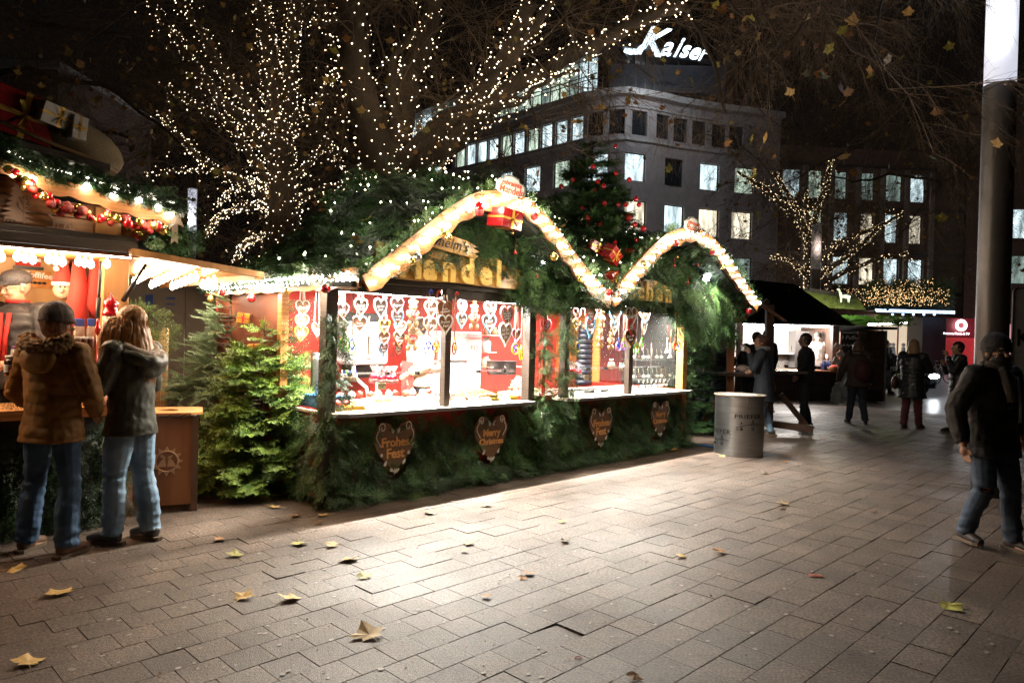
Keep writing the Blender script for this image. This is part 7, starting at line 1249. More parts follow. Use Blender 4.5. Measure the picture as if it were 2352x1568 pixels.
    # trousers
    if pants and legs:
        m = MB(); m.tube([P((0, 0, .97)), P((0, 0, .88)), P((0, 0, .82))], [.16*k*g, .175*k*g, .15*k*g], 16, ry=[.115*k*g, .125*k*g, .115*k*g], up=(1, 0, 0)); lw = legw
        for a, e, w_ in ((hipL, kL, fL), (hipR, kR, fR)): 
            w2 = w_+Vector((0, -.0, .0)); d = (w2-e).normalized(); m.tube([a-Vector((0, 0, .02)), a*.5+e*.5, e], [.098*k, .088*k*lw, .070*k*lw], 12); m.tube([e, e*.5+w2*.5+Vector((0, -.012*k, 0)), w2-d*.00*k], [.070*k*lw, .066*k*lw*flare, .060*k*lw*flare], 12)
        def dp(V): lo = np.exp(-((V[:, 2]-.12*k)/.12)**2)+.6*np.exp(-((V[:, 2]-.48*k)/.1)**2); return (nz(V, (10, 10, 26), 1)*(.006+.010*lo)+nz(V, (4, 4, 9), 7)*.006)*k
        rpart('trousers', m, vox, pants, t, dp, 1)
    if shoe and legs:
        sm_, hi = shoe if isinstance(shoe, tuple) else (shoe, 0)
        for w_, s in ((fL, -1), (fR, 1)):
            m = MB(); gz = w_.z-.07*k; c = Vector((w_.x, w_.y, gz)); f = Vector((s*.12, 1, 0)).normalized(); m.tube([c-f*.07*k+Vector((0, 0, .055*k)), c-f*.03*k+Vector((0, 0, .062*k)), c+f*.06*k+Vector((0, 0, .055*k)), c+f*.13*k+Vector((0, 0, .045*k)), c+f*.185*k+Vector((0, 0, .035*k))], [.030*k, .040*k, .042*k, .047*k, .028*k], 10, ry=[.035*k, .050*k, .045*k, .035*k, .024*k], up=(1, 0, 0)); m.tube([c+Vector((0, 0, .05*k)), w_+Vector((0, 0, (.03+hi)*k))], [.043*k, .045*k], 10); so = rpart('shoe', m, max(.009, vox*.7), sm_, t, None, 1)
            m = MB(); Q = [(c+f*a*k+Vector((f.y, -f.x, 0))*b_*k) for a, b_ in ((-.10, .02), (-.08, .038), (0, .04), (.08, .045), (.13, .045), (.17, .03), (.188, 0), (.17, -.03), (.13, -.043), (.08, -.042), (0, -.038), (-.08, -.036), (-.10, -.02))]; n = len(Q); m.add([(q.x, q.y, gz+.003) for q in Q]+[(q.x, q.y, gz+.028*k) for q in Q], [tuple(reversed(range(n))), tuple(range(n, 2*n))]+[(i, (i+1) % n, n+(i+1) % n, n+i) for i in range(n)]); build('sole', m, m_sole, so)
    if hair:
        m = MB(); m.ico(H((0, -.018, .035)), .112*k, 2, sc3=(.86, .98, .98)); 
        if hairlen:
            n = 5
            for i in range(-4, 5):
                a = i*.36; x0, y0 = math.sin(a)*.085, -math.cos(a)*.085-.01; m.tube([H((x0*.8, y0*.7, .05)), H((x0*1.08, y0*1.05, -.05)), H((x0*1.12, y0*1.1-.015, -.05-hairlen*.5)), H((x0*.95, y0*.9-.02, -.05-hairlen))], [.03*k, .032*k, .030*k, .012*k], 7)
        else: m.ico(H((0, -.045, -.02)), .085*k, 1, sc3=(.98, .75, 1.))
        V, F, PP = remesh(m, max(.010, vox*.75), 1, lambda V: nz(V, (70, 70, 12), 2)*.007*k)
        inv = HY.to_3x3().inverted(); Lc = (V-np.array(hd))@np.array(inv).T/k
        V = V-0; keep = ~((Lc[:, 1] > (.035 if faceon else .07)) & (Lc[:, 2] < .055+.25*np.abs(Lc[:, 0])) & (np.abs(Lc[:, 0]) < .078))
        Fq = F if F is not None else np.array([p for p in PP if len(p) == 4]); Fq = Fq[keep[Fq].all(axis=1)]; link('hair', mesh_np('hair', V, quads=Fq, mats=[hair], smooth=True), t)
    if hat:
        hm, kind = hat; m = MB()
        if kind == 'beanie': m.ico(H((0, -.012, .06)), .118*k, 2, sc3=(.88, 1.0, .98)); m.tube([H((.098*math.cos(a), .108*math.sin(a)-.008, .028-.012*math.sin(a))) for a in np.linspace(0, 2*math.pi, 21)], .017*k, 7, cap=False); V, F, PP = remesh(m, max(.008, vox*.7), 1, lambda V: nz(V, (60, 60, 8), 2)*.003*k)
        else:
            m.ico(H((0, -.01, .075)), .12*k, 2, sc3=(.9, 1.02, .62), rot=(-.15, 0, 0)); m.tube([H((0, .06, .075)), H((0, .13, .052))], [.085*k, .06*k], 12, ry=[.02*k, .008*k], up=(1, 0, 0)); V, F, PP = remesh(m, max(.008, vox*.6), 1)
        inv = HY.to_3x3().inverted(); Lc = (V-np.array(hd))@np.array(inv).T/k; keep = Lc[:, 2] > .008-.05*(Lc[:, 1] < 0); Fq = F if F is not None else np.array([p for p in PP if len(p) == 4]); Fq = Fq[keep[Fq].all(axis=1)]; link('beanie' if kind == 'beanie' else 'flat_cap', mesh_np('hat', V, quads=Fq, mats=[hm], smooth=True), t)
    t['_h'] = 0; del t['_h']; return t, P, H, ch
def PT(px, py): q = gp(px, py); return q[0], q[1]
jeans = fabric('blue_jeans', (.03, .075, .17), col2=(.075, .15, .27), scale=5, bump=.4); jeansl = fabric('light_jeans', (.13, .24, .38), col2=(.32, .46, .62), scale=5, bump=.4); jeansg = fabric('grey_blue_jeans', (.06, .085, .12), col2=(.10, .13, .18)); blackc = fabric('black_cloth', (.009, .009, .011)); blackp = fabric('black_padded', (.009, .010, .013), rough=.45); darkt = fabric('dark_trousers', (.012, .014, .02))
shoeb = M('black_shoe', (.015, .014, .014), .45); shoebr = M('brown_leather', (.12, .055, .025), .5); hairb = M('dark_hair', (.03, .018, .012), .45, stretch=(1, 1, .15), scale=70, var=.5); hairbl = M('blonde_hair', (.34, .22, .12), .5, stretch=(1, 1, .12), scale=80, var=.4); hairg = M('ginger_blonde_hair', (.42, .20, .075), .45, stretch=(1, 1, .1), scale=90, var=.5); hairbr = M('brown_hair', (.12, .055, .03), .5, stretch=(1, 1, .15), scale=70, var=.4)
# 1 person in mustard coat, from behind
x, y = -3.17, 4.93
P1, PP_, HH, CH_ = person('person in mustard puffer coat, brown beanie and jeans seen from behind', x, y, -8, 1.70, .009, fabric('mustard_puffer', (.24, .105, .012), rough=.62, bump=.25), jeans, (shoebr, .02), hairbr, (fabric('brown_knit', (.045, .022, .018), bump=1., bscale=200), 'beanie'), hem=.80, puff=.006, footL=(-.20, .02, .07), footR=(.155, -.03, .07), kneeL=(-.155, .03, .5), kneeR=(.13, .02, .5), elbL=(-.30, .0, 1.13), hndL=(-.20, .17, .98), elbR=(.30, .0, 1.13), hndR=(.2, .17, .98), girth=1.07, faceon=False, flare=1.3, legw=.96, hem_flare=1.12)
m = MB(); m.tube([PP_(Vector((.155*math.cos(a), -.02-.12*abs(math.sin(a)), 1.505-.06*abs(math.sin(a))))) for a in np.linspace(-.3, math.pi+.3, 13)], [.035]+[.06]*11+[.035], 9); rpart('fur_hood_trim', m, .010, M('tawny_fur', (.3, .17, .08), .9, scale=50, var=.6), P1, lambda V: nz(V, (60, 60, 60), 5)*.03)
SGf = []
for _ in range(2600):
    a = RS.uniform(-.3, math.pi+.3); c = np.array([.155*math.cos(a), -.02-.12*abs(math.sin(a)), 1.505-.06*abs(math.sin(a))])*1.70/1.72; n = RS.normal(0, 1, 3); n /= np.linalg.norm(n); p = c+n*.052; d = n*.8+np.array([0, 0, -.5])+RS.normal(0, .2, 3); d /= np.linalg.norm(d); SGf.append((p, p+d*.02, .0012, .0003))
class _L: pass
def hairs(nm, SG, par, mat):
    A = np.array([s[0] for s in SG]); B = np.array([s[1] for s in SG]); D = B-A; X = np.cross(D, (.3, .5, .8)); X /= np.linalg.norm(X, axis=1, keepdims=True); r = np.array([s[2] for s in SG])[:, None]; V = np.stack([A-X*r, A+X*r, B], 1).reshape(-1, 3); link(nm, mesh_np(nm, V, tris=np.arange(len(V)).reshape(-1, 3), mats=[mat], tint=np.repeat(RS.uniform(.5, 1.5, len(A)), 3)), par, kind='stuff')
hairs('fur_fibres', SGf, P1, M('fur_fibre', (.5, .32, .17), .8, tint=True)); m = MB(); m.ico(PP_((0, -.14, 1.37)), .13, 2, sc3=(1.05, .45, .8)); rpart('hood', m, .012, MATS['mustard_puffer'], P1, lambda V: nz(V, (14, 14, 14), 2)*.01)
# 2 woman with long hair in olive parka
x, y = -2.80, 5.26
P2, PP_, HH, CH_ = person('person with long ginger hair in olive parka, light jeans and grey boots', x, y, 76, 1.72, .009, fabric('olive_parka', (.052, .050, .034), rough=.5), jeansl, (M('dark_grey_boot', (.055, .055, .06), .45), .07), hairg, None, hem=.80, puff=.001, footL=(-.10, .06, .07), footR=(.10, -.10, .07), kneeL=(-.105, .04, .5), kneeR=(.10, -.02, .5), elbL=(-.25, .05, 1.14), hndL=(-.12, .26, 1.06), elbR=(.25, .04, 1.14), hndR=(.14, .26, 1.04), girth=1.0, faceon=False, hairlen=.34, headyaw=12, headtilt=-8, legw=1.12, flare=1.1, hem_flare=1.08)
m = MB()
for i in range(7): yy = -.05+.028*i; m.tube([HH((-.075, yy*.8, .06)), HH((-.092-.006*i, yy, -.04)), HH((-.105-.008*i, yy+.02, -.16)), HH((-.11-.006*i, yy+.035, -.28)), HH((-.10, yy+.04, -.40-.012*i))], [.02, .028, .028, .024, .008], 7)
rpart('long_locks', m, .009, hairg, P2, lambda V: nz(V, (70, 70, 9), 2)*.008, 1)
SGf = []
for _ in range(900):
    yy = RS.uniform(-.06, .13); z0 = RS.uniform(-.36, .04); p = np.array(HH((-.115-.12*yy, yy+(-z0)*.1, z0))); q = np.array(HH((-.118-.12*yy+RS.normal(0, .006), yy+(-z0)*.1+.012, z0-.11))); SGf.append((p, q, .0015, 0))
for _ in range(2600):
    a = RS.uniform(-1.5, 1.5); x0, y0 = math.sin(a)*.1, -math.cos(a)*.1-.012; z0 = RS.uniform(-.38, .08); p = np.array(HH((x0, y0, z0))); q = np.array(HH((x0*1.03+RS.normal(0, .008), y0*1.05+RS.normal(0, .01)-.005, z0-.11))); SGf.append((p, q, .0015, 0))
hairs('hair_strands', SGf, P2, M('ginger_strand', (.5, .26, .11), .4, tint=True))
m = MB(); m.tube([PP_(Vector((.135*math.cos(a), -.03-.125*abs(math.sin(a)), 1.46-.075*abs(math.sin(a))))) for a in np.linspace(-.4, math.pi+.4, 13)], [.02]+[.036]*11+[.02], 9); rpart('fleece_hood_lining', m, .010, M('beige_fleece', (.42, .33, .26), .95, bump=1., bscale=120), P2, lambda V: nz(V, (70, 70, 70), 5)*.003)
m = MB(); m.tube([PP_(Vector((.15*math.cos(a), -.05-.15*abs(math.sin(a)), 1.415-.09*abs(math.sin(a))))) for a in np.linspace(-.35, math.pi+.35, 13)], [.03]+[.05]*11+[.03], 9); m.ico(PP_((0, -.17, 1.30)), .11, 2, sc3=(1.1, .5, .8)); rpart('hood', m, .011, MATS['olive_parka'], P2, lambda V: nz(V, (14, 14, 14), 2)*.012)
# 3 vendor with flat cap
u, z = vp(45, 664, 6.95); q = W(u, 6.95, 0)
P3, PP_, HH, CH_ = person('person vending sweets in grey flat cap, glasses and dark vest', q.x, q.y, 178, 1.74, .010, fabric('grey_vest', (.025, .025, .03), rough=.5), darkt, shoeb, None, (fabric('grey_tweed_cap', (.06, .06, .07), bump=.8, bscale=90), 'cap'), hem=.8, puff=.004, elbL=(-.28, .06, 1.14), hndL=(-.14, .28, 1.02), elbR=(.28, .06, 1.14), hndR=(.14, .28, 1.0), girth=1.12, headyaw=-30, headtilt=-14, z0=yp(45, 664, q.y)[2]-1.615)
m = MB(); m.tube([PP_((-.035, .150, 1.40)), PP_((-.02, .172, 1.2)), PP_((-.02, .175, 1.0))], .018, 6); m.tube([PP_((.035, .150, 1.40)), PP_((.02, .172, 1.2)), PP_((.02, .175, 1.0))], .018, 6); m.tube([PP_((.07*math.cos(a), .068*math.sin(a)+.015, 1.495)) for a in np.linspace(0, 2*math.pi, 13)], .018, 6, cap=False)
for s in (-1, 1): m.tube([PP_((s*.28, .06, 1.13)), PP_((s*.155, .26, 1.03))], .062, 9)
build('red_pullover', m, fabric('red_pullover', (.5, .02, .015)), P3); m = MB()
for s in (-1, 1): m.tube([HH((s*.033+.024*math.cos(a), .098, .004+.018*math.sin(a))) for a in np.linspace(0, 2*math.pi, 13)], .0016, 4, cap=False); m.tube([HH((s*.057, .095, .006)), HH((s*.084, .0, .01))], .0016, 4)
build('glasses', m, m_black, P3); m = MB()
for s in (-1, 1): m.ico(HH((s*.078, -.02, .02)), .03, 1, sc3=(.3, 1.2, .8))
build('grey_hair', m, M('grey_hair', (.4, .38, .36), .7), P3)
# 4 sales woman turned away
px, py = C6(1130, 625); q0 = vp(px, py, 6.95); q = W(q0[0], 6.95, 0)
P4, *_ = person('person serving in cream sweater and red apron inside the almond stall', q.x, q.y, 120, 1.62, .012, fabric('cream_sweater', (.75, .6, .42), bump=.6), darkt, shoeb, hairb, None, hem=.85, girth=1.18, elbL=(-.28, .02, 1.15), hndL=(-.15, .2, 1.02), headyaw=20, faceon=False, z0=.15)
m = MB(); m.add([(-.2, .155, .55), (.2, .155, .55), (.19, .165, 1.1), (-.19, .165, 1.1)], [(0, 1, 2, 3)]); m.tube([(-.19, .16, 1.05), (-.2, 0, 1.02), (-.1, -.17, 1.0), (.1, -.17, 1.0), (.2, 0, 1.02), (.19, .16, 1.05)], .05, 6); m.tube([(-.1, -.165, 1.0), (-.14, -.16, 1.3), (-.12, -.05, 1.42)], .025, 6); m.tube([(.1, -.165, 1.0), (.14, -.16, 1.3), (.12, -.05, 1.42)], .025, 6); build('apron', m, m_redf, P4)
# 5 walker at the right edge
P5, PP_, HH, CH_ = person('person walking in black jacket, beanie and scarf beside the lamp column', 3.87, 5.72, 196, 1.67, .010, fabric('black_walker_jacket', (.007, .0072, .009), rough=.6), fabric('worn_blue_jeans', (.018, .032, .06), col2=(.045, .07, .11), scale=4), (M('dark_trainer', (.035, .022, .018), .6), .03), hairb, (fabric('black_beanie', (.014, .014, .018)), 'beanie'), hem=.76, puff=.004, footL=(-.12, .13, .07), footR=(.11, -.12, .09), kneeL=(-.11, .10, .50), kneeR=(.11, .05, .5), elbL=(-.33, -.06, 1.14), hndL=(-.32, .02, .9), elbR=(.36, -.02, 1.14), hndR=(.40, .10, .86), girth=1.22, headyaw=-12, legw=1.12, hem_flare=1.08)
m = MB(); m.tube([PP_((.09*math.cos(a), .085*math.sin(a)+.015, 1.50+.01*math.sin(3*a))) for a in np.linspace(0, 2*math.pi, 17)], .035, 8, cap=False); m.tube([PP_((.03, .10, 1.49)), PP_((.05, .17, 1.36)), PP_((.02, .185, 1.22))], [.035, .04, .03], 8); build('scarf', m, fabric('grey_scarf', (.10, .09, .085), bump=.8), P5); m = MB()
for s in (-1, 1):
    for i in range(4): f = P5.location; a = (-.12, .20) if s < 0 else (.10, -.24); zz = .11 if s < 0 else .17; m.tube([PP_((a[0]-.03, a[1]+.05+.022*i, zz+.02-.008*i)), PP_((a[0]+.03, a[1]+.065+.022*i, zz+.015-.008*i))], .0045, 4)
build('orange_laces', m, M('orange_lace', (.7, .22, .03), .6), P5)
m = MB(); m.ico(HH((0, .05, -.05)), .085, 2, sc3=(.85, .75, .7)); build('face_scarf', m, MATS['black_cloth'], P5)
m = MB(); m.tube([PP_((-.05, .165, 1.42)), PP_((-.07, .19, 1.2)), PP_((-.07, .19, 1.05))], .012, 6); build('lanyard', m, M('grey_strap', (.3, .3, .3), .5), P5)
# 6.. group on the right
x, y = PT(2092, 984); P6, PP_, HH, _ = person('person with bobbed blonde hair in long black coat and maroon trousers', x, y, -50, 1.70, .014, blackp, fabric('maroon_trousers', (.09, .012, .02)), shoeb, hairbl, None, hem=.60, puff=.006, girth=1.22, hairlen=.13, faceon=False, elbL=(-.27, .12, 1.15), hndL=(-.1, .26, 1.3), elbR=(.27, .12, 1.15), hndR=(.1, .26, 1.3), footL=(-.1, -.1, .07), footR=(.1, .12, .07), legw=1.1, hem_flare=1.2)
m = MB(); m.ico(PP_((-.33, .05, .88)), .14, 1, sc3=(.5, .8, 1)); m.tube([PP_((-.33, .05, .95)), PP_((-.27, .0, 1.2)), PP_((-.2, 0, 1.42))], .012, 5); build('handbag', m, M('maroon_bag', (.05, .015, .012), .5), P6)
x, y = PT(2197, 992); P7, _, HH, _ = person('person with dark hair and glasses in long black quilted coat by the column', x, y, 75, 1.68, .014, blackp, fabric('taupe_trousers', (.10, .08, .06)), shoeb, hairb, None, hem=.62, puff=.008, girth=1.08, elbL=(-.22, .16, 1.18), hndL=(-.08, .22, 1.46), elbR=(.22, .14, 1.15), hndR=(.05, .24, 1.3), footL=(-.08, .12, .07), footR=(.08, -.14, .07), headyaw=8)
m = MB()
for s in (-1, 1): m.tube([HH((s*.033+.022*math.cos(a), .098, .004+.015*math.sin(a))) for a in np.linspace(0, 2*math.pi, 11)], .003, 4, cap=False)
build('glasses', m, m_black, P7)
x, y = PT(1966, 972); P8, PP_, _, _ = person('person in brown quilted jacket with dark red backpack carrying a white bag', x, y, -14, 1.64, .014, fabric('brown_quilt', (.05, .03, .024), scale=30), fabric('navy_trousers', (.02, .025, .045)), shoeb, hairbr, None, hem=.78, puff=.004, girth=1.25, faceon=False, hairlen=.05, elbL=(-.32, -.02, 1.12), hndL=(-.36, .03, .86), footL=(-.14, .06, .07), footR=(.16, -.1, .07), legw=1.15, hem_flare=1.15)
m = MB(); m.ico(PP_((.06, -.2, 1.12)), .19, 2, sc3=(.85, .55, 1.15)); bg = rpart('backpack', m, .016, fabric('dark_red_pack', (.06, .012, .012)), P8, None, 1)
q = P8.matrix_basis@PP_((-.38, .05, .62)); t = thing('plastic_bag', 'white plastic carrier bag held by the backpack wearer', 'bag', tuple(q), site=False); m = MB(); m.tube([(0, 0, .22), (.0, 0, .12), (0, 0, -.05), (0, 0, -.2)], [.03, .09, .13, .12], 10, ry=[.02, .05, .08, .07]); rpart('bag_body', m, .014, M('milky_plastic', (.42, .45, .42), .4), t, lambda V: nz(V, (12, 12, 20), 2)*.02); m = MB(); m.tube([(0, 0, .2), (.02, 0, .27)], .01, 5); build('bag_handle', m, MATS['milky_plastic'], t)
x, y = PT(1847, 983); P9, *_ = person('person with curly dark hair in black jacket standing in left profile', x, y, 68, 1.76, .014, blackc, darkt, shoeb, hairb, None, hem=.84, girth=1.1, elbL=(-.25, .05, 1.14), hndL=(-.18, .14, .96), elbR=(.25, .05, 1.14), hndR=(.18, .14, .96), footL=(-.1, .05, .07), footR=(.12, -.08, .07), headyaw=10)
x, y = PT(1752, 1000); P10, PP_, HH, _ = person('person in long blue coat drinking from a white mug beside the table', x, y, 62, 1.70, .014, fabric('dark_blue_coat', (.008, .011, .018)), jeansl, (M('dark_boot', (.03, .028, .03), .5), .15), hairbr, None, hem=.60, girth=1.12, elbL=(-.26, .12, 1.17), hndL=(-.08, .25, 1.42), elbR=(.26, .06, 1.15), hndR=(.14, .22, 1.1), footL=(-.08, .18, .07), footR=(.10, -.12, .07), lean=(0, .04), hem_flare=1.25, headyaw=12)
m = MB(); m.tube([PP_((.09*math.cos(a), .085*math.sin(a)+.035, 1.50)) for a in np.linspace(0, 2*math.pi, 15)], .045, 8, cap=False); build('chequered_scarf', m, fabric('grey_check_scarf', (.12, .12, .115), col2=(.3, .3, .28), scale=60), P10)
q = P10.matrix_basis@PP_((-.06, .36, 1.50)); t = thing('mug', 'white mug held to the lips of the person in the blue coat', 'mug', tuple(q), site=False); m = MB(); m.lathe([(.033, -.05), (.04, -.045), (.042, .05), (.036, .05), (.034, -.03)], n=14); build('cup', m, m_white, t); m = MB(); m.tube([(.04, 0, .03), (.07, 0, .02), (.07, 0, -.02), (.04, 0, -.03)], .007, 5); build('handle', m, m_white, t)
q = P10.matrix_basis@PP_((.30, -.05, .92)); t = thing('shoulder_bag', 'tan leather shoulder bag on the person in the blue coat', 'bag', tuple(q), site=False, kind=None); m = MB(); m.tube([(0, 0, .16), (0, 0, .03), (0, 0, -.14), (0, 0, -.19)], [.03, .08, .12, .06], 9, ry=[.02, .05, .07, .03]); rpart('pouch', m, .014, M('tan_leather', (.26, .09, .025), .5), t); m = MB(); m.tube([(0, 0, .14), (-.06, .06, .45), (-.16, .1, .62)], .012, 6); build('strap', m, MATS['tan_leather'], t)
x, y = PT(1722, 962); P11, *_ = person('person in black hooded jacket leaning over the table, seen from behind', x, y, -35, 1.78, .015, blackc, darkt, shoeb, hairb, None, hem=.82, girth=1.25, hood=(blackc, 'down'), lean=(.05, .10), faceon=False, elbL=(-.28, .1, 1.15), hndL=(-.15, .3, 1.08))
x, y = PT(1752, 955); P12, *_ = person('person in dark cap half hidden behind the hooded jacket', x+.45, y+1.0, 100, 1.84, .016, blackc, darkt, shoeb, hairb, (blackc, 'beanie'), hem=.8)
x, y = PT(1655, 955); P13, PP_, _, _ = person('person with tied blonde hair in black coat and blue white scarf behind the post', x, y, -70, 1.66, .014, blackc, darkt, shoeb, hairbl, None, hem=.62, girth=1.0, elbL=(-.24, .1, 1.15), hndL=(-.1, .26, 1.2), elbR=(.24, .1, 1.15), hndR=(.1, .26, 1.25), hem_flare=1.1)
m = MB(); m.tube([PP_((.085*math.cos(a), .08*math.sin(a)+.02, 1.49)) for a in np.linspace(0, 2*math.pi, 13)], .035, 8, cap=False); m.tube([PP_((.10, .12, 1.44)), PP_((.13, .15, 1.2)), PP_((.15, .16, .85)), PP_((.17, .16, .62))], [.04, .05, .06, .06], 8, ry=.015); build('scarf', m, fabric('blue_white_scarf', (.12, .16, .28), col2=(.6, .52, .48), scale=9), P13)
x, y = PT(1634, 925); P14, PP_, _, _ = person('person in beige jacket with backpack and black beanie far behind', x, y, 5, 1.74, .016, fabric('beige_jacket', (.24, .19, .14)), darkt, shoeb, hairb, (blackc, 'beanie'), hem=.75, girth=1.1, faceon=False)
q = yp(1878, 790, 20.6); P15, *_ = person('person cooking in white coat and dark beanie inside the far stall', q[0], q[1], 170, 1.76, .016, fabric('white_chef_coat', (.75, .72, .66)), darkt, shoeb, None, (M('grey_beanie', (.04, .035, .03), .8), 'beanie'), hem=.8, girth=1.2, elbL=(-.28, .1, 1.15), hndL=(-.2, .3, 1.05), elbR=(.28, .1, 1.15), hndR=(.2, .3, 1.05), z0=.12)
x, y = PT(2030, 905); P16, *_ = person('person striding right in dark jacket and blue jeans beyond the far stall', x, y, -78, 1.76, .016, blackc, jeans, shoeb, hairb, None, hem=.85, footL=(-.1, .3, .07), footR=(.1, -.35, .10), kneeL=(-.1, .22, .5), kneeR=(.1, -.05, .48))
# ================================================================ steel bin with lettering
q = yp(1697, 1000, 10.13); BN = thing('steel_bin', 'round steel bin with black lettered logo and flat lid', 'bin', (q[0], 10.13, 0), site=False); r = .338; mb = MB(); mb.lathe([(r, .0), (r, .02), (r*.995, .03), (r*.995, .81), (r, .82), (r, .83)], n=48); 
m_steel = M('bin_steel', (.55, .55, .55), .34, metal=1, var=.15, scale=3, stretch=(1, 1, 8), bump=.05, bscale=4); build('drum', mb, m_steel, BN); mb = MB(); mb.lathe([(r*1.06, .83), (r*1.06, .848)], n=48); build('lid', mb, M('bin_lid', (.16, .13, .10), .6), BN, bevel=.003)
mb = MB(); mb.obox((-.03, -.12, .852), (.42, .2, .006), (0, 0, .1)); build('paper_sheet', mb, m_white, BN)
for z in (.77, .5, .22): mb = MB(); mb.ico((-.10*1.0, -math.sqrt(r*r-.01)-.001, z), .009, 1, sc3=(1, .5, 1)); build('rivet', mb, m_alu, BN)
mb = MB(); mb.tube([(.0, -r-.003, .82), (.0, -r-.003, .75)], .003, 4); mb.obox((.02, -r-.004, .72), (.03, .006, .04)); build('latch', mb, m_alu, BN)
def wrap(V, a0, z0): return [((r+.003)*math.sin(a0+x/r), -(r+.003)*math.cos(a0+x/r)-0*z, z0+y) if False else ((r+.0025+max(0, z)*.2)*math.sin(a0+x/r), -(r+.0025+max(0, z)*.2)*math.cos(a0+x/r), z0+y) for x, y, z in V]
m_ink = M('black_ink', (.012, .012, .014), .5)
for a0, zt, zb in ((.07, .56, .40), (-1.22, .33, .17)):
    V, F = text('PRIEFER', .085, .002, .0005, sp=1.06); mb = MB(); mb.add(wrap([(x*1.28, y, z) for x, y, z in V], a0, zt), F); build('lettering', mb, m_ink, BN)
    mb = MB(); n = 14; arc = [(-.17+.34*i/n, .0+.055*math.sin(math.pi*(.05+.62*i/n))) for i in range(n+1)]
    def ln(p0, p1, w_=.003): mb.tube([wrap([(p0[0]+(p1[0]-p0[0])*s, p0[1]+(p1[1]-p0[1])*s, 0)], a0, zb)[0] for s in np.linspace(0, 1, 4)], w_, 4)
    for i in range(n): ln(arc[i], arc[i+1], .004)
    for cx, top, bot, w_ in ((.06, .13, -.03, .018), (-.10, .09, -.03, .010)):
        ln((cx, top), (cx-w_, .03)); ln((cx, top), (cx+w_, .03)); ln((cx-w_*.6, .02), (cx-w_*.6, bot), .005); ln((cx+w_*.6, .02), (cx+w_*.6, bot), .005)
        for dx in (-.06, -.03, .03, .06): ln((cx, top*.9), (cx+dx, .045), .0012)
    for i in range(6): ln((-.165+.016*i, .0), (-.165+.016*i, -.03), .0035)
    build('bridge_emblem', mb, m_ink, BN)
mb = MB(); hz = [gp(x, y) for x, y in ((1568, 1021), (1600, 1023), (1650, 1030), (1700, 1030))]; mb.tube([(a-hz[0][0], b-hz[0][1], .02) for a, b, c in hz], .018, 8); build('hose', mb, M('blue_hose', (.02, .12, .4), .4), loc=hz[0], label='blue hose running from the stall to the steel bin', cat='hose')
# standing table with timber A-frame
m_tim = M('orange_stained_timber', (.26, .085, .025), .5, wood=2, stretch=(2, 2, .4)); m_tim2 = M('dark_timber', (.06, .028, .015), .55, wood=2)
TB = thing('standing_table', 'timber standing table on a braced trestle frame with two posts', 'table', (4.2, 12.9, 0), site=False)
def w3(px, py, Y): p = yp(px, py, Y); return (p[0]-4.2, p[1]-12.9, p[2])
def tb(nm, a, b, w_=.1, h_=.1, m_=m_tim): mb = MB(); mb.beam(a, b, w_, h_, up=(.1, 1, .05)); build(nm, mb, m_, TB, bevel=.004)
Y1 = 12.9; tb('post', (w3(1678, 730, Y1)), (*w3(1676, 985, Y1)[:2], .05), .12, .12); tb('foot_beam', w3(1598, 984, Y1-.3), w3(1720, 1000, Y1-.3), .12, .09); tb('brace', w3(1610, 975, Y1-.1), w3(1655, 905, Y1-.05), .08, .08); tb('brace', w3(1735, 975, Y1-.1), w3(1700, 912, Y1-.05), .08, .08, m_tim2)
tb('post', w3(1768, 700, Y1-.4), w3(1765, 978, Y1-.4), .13, .13, m_tim2); tb('brace', w3(1793, 905, Y1-.4), w3(1850, 975, Y1-.5), .09, .09, m_tim2); tb('foot_beam', w3(1757, 970, Y1-.4), w3(1868, 985, Y1-.7), .12, .1, m_tim2)
p = w3(1640, 857, Y1); q_ = w3(1725, 862, Y1); mb = MB(); mb.box((p[0], p[1]-.3, p[2]-.03), (q_[0], p[1]+.35, p[2]+.02)); build('table_top', mb, m_tim2, TB, bevel=.006); p = w3(1760, 852, Y1); q_ = w3(1845, 852, Y1); mb = MB(); mb.box((p[0]-.2, p[1]-.2, p[2]-.03), (q_[0], p[1]+.4, p[2]+.02)); build('table_top', mb, M('wet_table_top', (.12, .08, .06), .15), TB, bevel=.006)
tb('cross_beam', w3(1590, 738, Y1), w3(1700, 735, Y1), .1, .1); tb('gable_board', w3(1735, 690, Y1-.5), w3(1803, 738, Y1-.5), .04, .2, M('brown_gable_board', (.16, .085, .05), .6)); tb('rafter', w3(1700, 735, Y1), w3(1765, 690, Y1-.3), .08, .1, m_tim2)
t = thing('red_drink', 'glass of red mulled wine standing on the wet table', 'glass', yp(1806, 845, 12.9), site=False); mb = MB(); mb.lathe([(.03, 0), (.035, .06)], n=12); build('wine', mb, M('mulled_wine', (.25, .01, .01), .2), t); mb = MB(); mb.lathe([(.032, -.005), (.04, .11)], n=12, cap=False); build('glass_wall', mb, glassmat('mug_glass', (.95, .95, .95), .1, .1), t)
t = thing('woollen_hat', 'knitted pinkish hat lying on the timber table', 'hat', yp(1708, 850, 12.7), site=False); mb = MB(); mb.ico((0, 0, .03), .12, 2, sc3=(1.1, .7, .55)); rpart('knit', mb, .02, fabric('pinkish_knit', (.45, .32, .28), bump=1), t, lambda V: nz(V, (20, 20, 20), 1)*.02)
